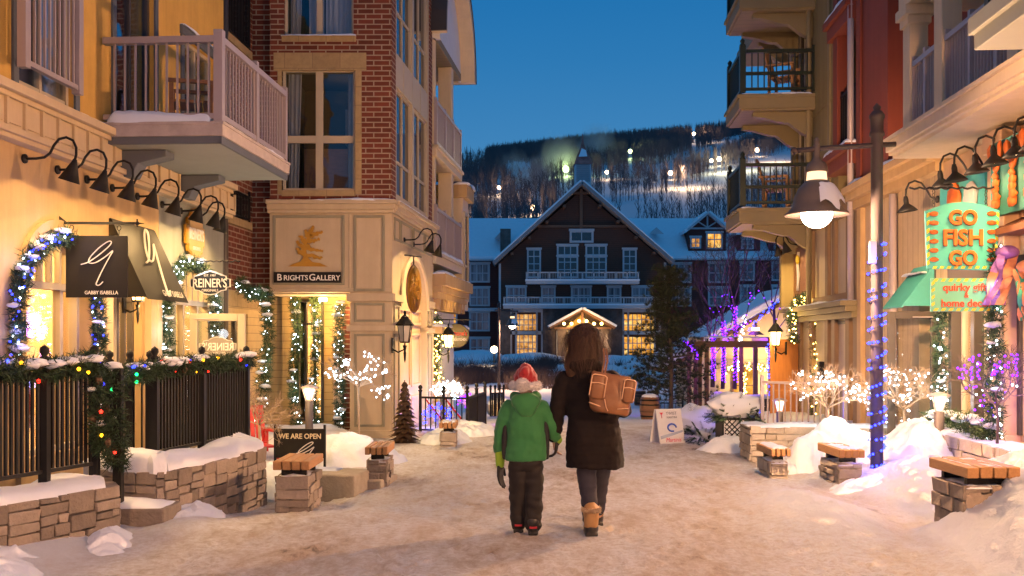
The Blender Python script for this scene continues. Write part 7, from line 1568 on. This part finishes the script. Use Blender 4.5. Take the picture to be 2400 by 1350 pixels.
# --- adult
ad = thing('person', 'adult walking away in long dark quilted coat, jeans and tan fur topped boots', 'person', (.676, 8.09, 0), 0, 'two people walking hand in hand')
hx = -.085; LF = (-.04, -.05); RF = (.045, .42)
b = MB(); head(b, (hx, .02, 1.575), .108); limb(b, [(hx, 0, 1.46), (-.075, -.01, 1.36)], [.052, .058]); loft(b, [(-.07, 0, 1.33, .13, .08), (-.06, 0, 1.25, .185, .10), (-.04, 0, 1.08, .165, .11), (-.03, 0, .95, .145, .10), (-.01, 0, .82, .17, .12), (0, .0, .74, .15, .11)])
limb(b, [(-.235, 0, 1.24), (-.305, .01, 1.00), (-.335, .05, .80), (-.335, .07, .755)], [.052, .045, .034, .026]); limb(b, [(.125, 0, 1.24), (.215, -.02, 1.02), (.15, .22, 1.08), (.09, .24, 1.12)], [.052, .045, .034, .026])
limb(b, [(-.075, 0, .78), (-.065, .02, .46), (-.045, -.04, .12), (-.045, -.02, .05)], [.07, .045, .036, .034]); limb(b, [(.065, .02, .78), (.06, .20, .46), (.05, .33, .14), (.05, .36, .05)], [.07, .045, .036, .034])
hand(b, (-.335, .07, .765), (.10, .10, -1), (-1, 0, -.1), (0, 1, 0), .95, .9); hand(b, (.09, .24, 1.12), (-.6, .1, .6), (0, 1, .1), (0, .1, 1), .95, .9)
remesh(b, 'body', M['skin'], ad, .0065, 4)
def quilt(c):
    if c.z > 1.34: return .006 * mnoise.noise(c * 9)
    return .005 * (abs(math.sin(PI * (c.z + .004 * math.sin(c.x * 30)) / .072)) ** .6 - .6) + .020 * mnoise.noise(Vector((c.x * 7, c.y * 7, c.z * 3.2))) + .007 * mnoise.noise(c * 22)
b = MB(); loft(b, [(.00, .01, .535, .240, .175), (0, .01, .60, .236, .172), (-.005, .005, .75, .222, .162), (-.015, 0, .92, .205, .15), (-.03, 0, 1.06, .215, .148), (-.05, 0, 1.18, .222, .142), (-.06, 0, 1.27, .198, .125), (-.068, 0, 1.325, .135, .10), (-.075, 0, 1.37, .085, .085)])
limb(b, [(-.235, 0, 1.245), (-.285, 0, 1.12), (-.315, .01, .99), (-.33, .04, .86), (-.335, .06, .79)], [.083, .080, .074, .064, .055]); limb(b, [(.12, 0, 1.245), (.19, -.02, 1.12), (.225, -.01, 1.01), (.19, .12, 1.05), (.12, .22, 1.10)], [.083, .082, .075, .064, .055]); b.ball((-.08, -.09, 1.36), .13, 18, 12, (1.15, .62, .6)); b.ball((-.08, -.10, 1.30), .10, 16, 10, (1.1, .6, .9))
remesh(b, 'coat', M['coat'], ad, .0105, 8, quilt)
b = MB(); limb(b, [(-.075, 0, .70), (-.068, .01, .46), (-.05, -.04, .24), (-.047, -.04, .13)], [.095, .080, .066, .058]); limb(b, [(.065, .03, .70), (.06, .21, .46), (.052, .32, .24), (.05, .34, .14)], [.095, .082, .068, .060]); remesh(b, 'trousers', M['jeans'], ad, .010, 5, lambda c: .010 * mnoise.noise(Vector((c.x * 8, c.y * 8, c.z * 22))))
for (fx_, fy), nm in ((LF, 0), (RF, 1)):
    b = MB(); limb(b, [(fx_, fy - .04, .205), (fx_, fy - .045, .09)], [.066, .060]); b.ball((fx_, fy + .02, .065), .06, 14, 10, (.9, 1.6, .75)); bo = remesh(b, 'boot', M['boot'], ad, .008, 4, lambda c: .005 * mnoise.noise(c * 30))
    b = MB(); b.ball((fx_, fy - .03, .058), .066, 16, 10, (.92, 1.15, .95)); b.ball((fx_, fy + .075, .05), .06, 14, 10, (.92, 1.35, .80)); b.box(fx_ - .052, fx_ + .052, fy - .10, fy + .13, 0, .03); remesh(b, 'shoe_shell', M['rubber'], bo, .008, 4)
    b = MB()
    def fb_(): a = rr.uniform(0, 6.28); return Vector((fx_ + .063 * math.cos(a), fy - .04 + .063 * math.sin(a), .205 + rr.uniform(-.014, .02))), Vector((math.cos(a), math.sin(a), .1))
    b.lathe([(.060, -.02), (.068, 0), (.060, .02)], (fx_, fy - .04, .205), 16); fur(b, fb_, 900, .026, rr); b.build('fur_cuff', M['furtan'], bo)
hc = Vector((hx, -.005, 1.585)); b = MB(); b.ball(hc, .122, 20, 14, (.98, 1.0, 1.0)); loft(b, [(hx - .02, -.05, 1.27, .12, .055), (hx - .01, -.055, 1.36, .155, .085), (hx, -.03, 1.46, .150, .105), (hx, -.01, 1.56, .125, .12)]); ha = remesh(b, 'hair', M['hair'], ad, .009, 5, lambda c: .014 * mnoise.noise(Vector((c.x * 26, c.y * 26, c.z * 7))) + .008 * mnoise.noise(c * 18))
b = MB()
for _ in range(2200):
    a = rr.uniform(0, 2 * PI); th = rr.uniform(0, 1.35); p = hc + Vector((math.sin(th) * math.cos(a), math.sin(th) * math.sin(a), math.cos(th))) * .124
    if p.y > .06 and p.z < 1.6: continue
    q = [p]; dx = (p.x - hx); out = Vector((dx, (p.y - .0), 0)); L = rr.uniform(.14, .36); ph = rr.uniform(0, 6.28); fl = rr.uniform(.3, 2.3)
    for k in range(1, 7): u = k / 6; q.append(p + Vector((out.x * .42 * fl * math.sin(u * 2.2) + .020 * math.sin(u * 9 + ph), out.y * .35 * fl * math.sin(u * 2.2) - .02 * u + .010 * math.cos(u * 8 + ph), .03 * math.sin(u * PI) - L * u ** 1.2)))
    w = Vector((-out.y, out.x, 0.001)).normalized() * .0024; b.strip([x - w * (1 - i / 7.5) for i, x in enumerate(q)], [x + w * (1 - i / 7.5) for i, x in enumerate(q)])
b.build('hair_strands', M['hair'], ha)
# bag
bg = thing('shoulder_bag', 'caramel leather shoulder bag with pale piping on the adult\'s back', 'bag', (.676 + .075, 8.09 - .245, .98), R(-8)); bg.rotation_euler = (R(-4), R(9), R(-6))
b = MB(); loft(b, [(.02, 0, .01, .135, .06), (.01, 0, .04, .158, .072), (0, 0, .14, .168, .070), (-.01, 0, .24, .166, .052), (-.015, 0, .31, .160, .032), (-.015, 0, .325, .155, .018)]); remesh(b, 'body', M['bag'], bg, .009, 4, lambda c: .006 * mnoise.noise(c * 16))
for (x0, x1, z0, z1, nm) in ((-.165, -.045, .11, .30, 1), (.09, .185, .12, .30, 2)):
    b = MB(); c = (x0 + x1) / 2; loft(b, [(c, -.05, z0, (x1 - x0) / 2, .035), (c, -.05, (z0 + z1) / 2, (x1 - x0) / 2 + .004, .042), (c, -.045, z1, (x1 - x0) / 2 - .004, .03)]); po = remesh(b, 'pocket', M['bag'], bg, .009, 3); b = MB(); r_ = lambda x, z: (x, -.094, z)
    b.tube([r_(x0 + .002, z0 + .02), r_(x0 + .002, z1 - .012), r_(x0 + .02, z1), r_(x1 - .02, z1), r_(x1 - .002, z1 - .012), r_(x1 - .002, z0 + .02)], .0045, 6); b.tube([r_(x0, z1 - .07), r_(c, z1 - .062), r_(x1, z1 - .07)], .004, 6); b.build('piping', M['piping'], po)
b = MB(); b.tube([(.155 * math.cos(a), -.064 + .004 * math.sin(a * 3), .045 + .03 * abs(math.cos(a))) for a in [PI + i * PI / 12 for i in range(13)]], .0045, 6); b.tube([(-.04, -.075, .12), (-.02, -.078, .06), (0, -.076, .03)], .004, 6); b.build('piping', M['piping'], bg)
b = MB()
for dx in (0, .022): b.strip([(-.10 + dx + q[0], q[1], q[2]) for q in ((0, -.03, .30), (.005, .0, .42), (-.02, .06, .52), (-.035, .16, .53))], [(-.085 + dx + q[0], q[1] - .004, q[2]) for q in ((0, -.03, .30), (.005, .0, .42), (-.02, .06, .52), (-.035, .16, .53))])
b.build('strap', M['bag'], bg)
# --- child
ch = thing('person', 'child in green hooded jacket, dark trousers and lime gloves walking away beside the adult', 'person', (.11, 8.09, 0), 0, 'two people walking hand in hand')
b = MB(); head(b, (0, .015, 1.225), .098); limb(b, [(0, 0, 1.14), (0, 0, 1.08)], [.045, .05]); loft(b, [(0, 0, 1.07, .10, .07), (0, 0, 1.0, .125, .085), (0, 0, .85, .115, .085), (0, 0, .70, .115, .09), (0, 0, .62, .11, .085)])
limb(b, [(-.14, 0, 1.01), (-.19, .01, .85), (-.205, .03, .68), (-.205, .035, .60)], [.042, .037, .030, .024]); limb(b, [(.14, 0, 1.01), (.205, .01, .88), (.245, .04, .78), (.255, .05, .76)], [.042, .037, .030, .024]); limb(b, [(-.055, 0, .62), (-.05, .03, .34), (-.045, .06, .06)], [.062, .045, .036]); limb(b, [(.055, 0, .62), (.055, -.02, .34), (.05, -.05, .06)], [.062, .045, .036]); remesh(b, 'body', M['skin'], ch, .0065, 4)
def fold(c): return .016 * mnoise.noise(Vector((c.x * 8, c.y * 8, c.z * 6))) + .006 * mnoise.noise(c * 24)
b = MB(); loft(b, [(.0, 0, .595, .172, .125), (0, 0, .63, .174, .128), (0, 0, .75, .165, .122), (0, 0, .90, .158, .118), (0, 0, 1.01, .150, .108), (0, 0, 1.08, .118, .09), (0, 0, 1.12, .07, .07)])
limb(b, [(-.13, 0, 1.03), (-.175, .0, .93), (-.20, .01, .82), (-.21, .03, .70), (-.21, .035, .66)], [.066, .064, .058, .052, .050]); limb(b, [(.13, 0, 1.03), (.18, .0, .95), (.215, .01, .86), (.24, .03, .80), (.25, .045, .775)], [.066, .064, .057, .052, .048])
jk = remesh(b, 'jacket', M['greenjacket'], ch, .0095, 6, fold)
b = MB(); b.ball((0, -.085, 1.075), .12, 20, 12, (1.02, .52, .62)); b.ball((0, -.10, 1.03), .09, 16, 10, (1.0, .5, .9)); b.ball((-.08, -.03, 1.11), .05, 12, 8); b.ball((.08, -.03, 1.11), .05, 12, 8); remesh(b, 'hood', M['greenjacket'], jk, .009, 5, lambda c: .010 * mnoise.noise(c * 14))
for sx in (-1, 1):
    b = MB(); limb(b, [(sx * .153, -.025, .97), (sx * .166, -.03, .86), (sx * .170, -.03, .72), (sx * .172, -.03, .62)], [.014, .026, .026, .020], 10); remesh(b, 'side_panel', M['blackcloth'], jk, .008, 4)
b = MB(); limb(b, [(-.205, .03, .66), (-.207, .035, .60)], [.046, .040]); limb(b, [(-.207, .035, .60), (-.207, .035, .555)], [.040, .036]); g1 = remesh(b, 'glove', M['lime'], ch, .007, 4)
b = MB(); hand(b, (-.207, .035, .555), (.02, .05, -1), (-1, -.2, 0), (.5, 1, 0), 1.12, .25); remesh(b, 'glove_fingers', M['blackcloth'], g1, .005, 2)
b = MB(); limb(b, [(.245, .045, .785), (.265, .055, .755)], [.042, .038]); g2 = remesh(b, 'glove', M['lime'], ch, .007, 4); b = MB(); hand(b, (.262, .055, .75), (-.1, .15, -.8), (.8, -.2, -.5), (.1, 1, 0), 1.05, .8); remesh(b, 'glove_fingers', M['blackcloth'], g2, .005, 2)
b = MB(); loft(b, [(0, 0, .65, .14, .11), (0, 0, .58, .142, .115), (0, 0, .52, .135, .10)]); limb(b, [(-.06, .0, .54), (-.065, .02, .34), (-.062, .045, .14), (-.06, .05, .075)], [.083, .072, .066, .068]); limb(b, [(.065, 0, .54), (.07, -.015, .34), (.065, -.035, .14), (.062, -.04, .07)], [.083, .074, .068, .070]); remesh(b, 'trousers', M['snowpants'], ch, .0095, 5, lambda c: .013 * mnoise.noise(Vector((c.x * 9, c.y * 9, c.z * 20))))
for fx_, fy in ((-.058, .07), (.06, -.03)):
    b = MB(); b.ball((fx_, fy + .02, .045), .055, 14, 10, (.85, 1.6, .72)); b.box(fx_ - .042, fx_ + .042, fy - .07, fy + .10, 0, .025); limb(b, [(fx_, fy - .03, .11), (fx_, fy - .03, .06)], [.055, .052]); bo = remesh(b, 'boot', M['rubber'], ch, .008, 4); MB().box(fx_ - .03, fx_ + .03, fy - .092, fy - .076, .06, .075).build('boot_trim', M['redtrim'], bo)
hat = thing('knitted_hat', 'red plush hat with white fur brim and bobble worn by the child', 'hat', (.11, 8.09, 1.2)); hat.scale = (.93, .93, .93); b = MB(); b.ball((0, .0, .055), .108, 20, 14, (.98, 1.0, 1.12)); limb(b, [(0, -.03, .14), (-.015, -.085, .11), (-.028, -.112, .05)], [.06, .05, .032]); remesh(b, 'crown', M['hatred'], hat, .007, 5, lambda c: .008 * mnoise.noise(c * 28))
b = MB(); b.tube([(.108 * math.cos(a), .108 * math.sin(a), .0) for a in [i * PI / 12 for i in range(25)]], .030, 10)
def br_(): a = rr.uniform(0, 6.28); t_ = rr.uniform(-2.4, 2.4); return Vector(((.108 + .03 * math.cos(t_)) * math.cos(a), (.108 + .03 * math.cos(t_)) * math.sin(a), .03 * math.sin(t_))), Vector((math.cos(t_) * math.cos(a), math.cos(t_) * math.sin(a), math.sin(t_)))
fur(b, br_, 3800, .020, rr, .0018, .1); b.build('fur_brim', M['hatfur'], hat)
b = MB(); pc = Vector((-.03, -.145, .012)); b.ball(pc, .052, 14, 10)
def pp_(): v = Vector((rr.gauss(0, 1), rr.gauss(0, 1), rr.gauss(0, 1))).normalized(); return pc + v * .050, v
fur(b, pp_, 2600, .020, rr, .0018, .05); b.build('bobble', M['hatfur'], hat)
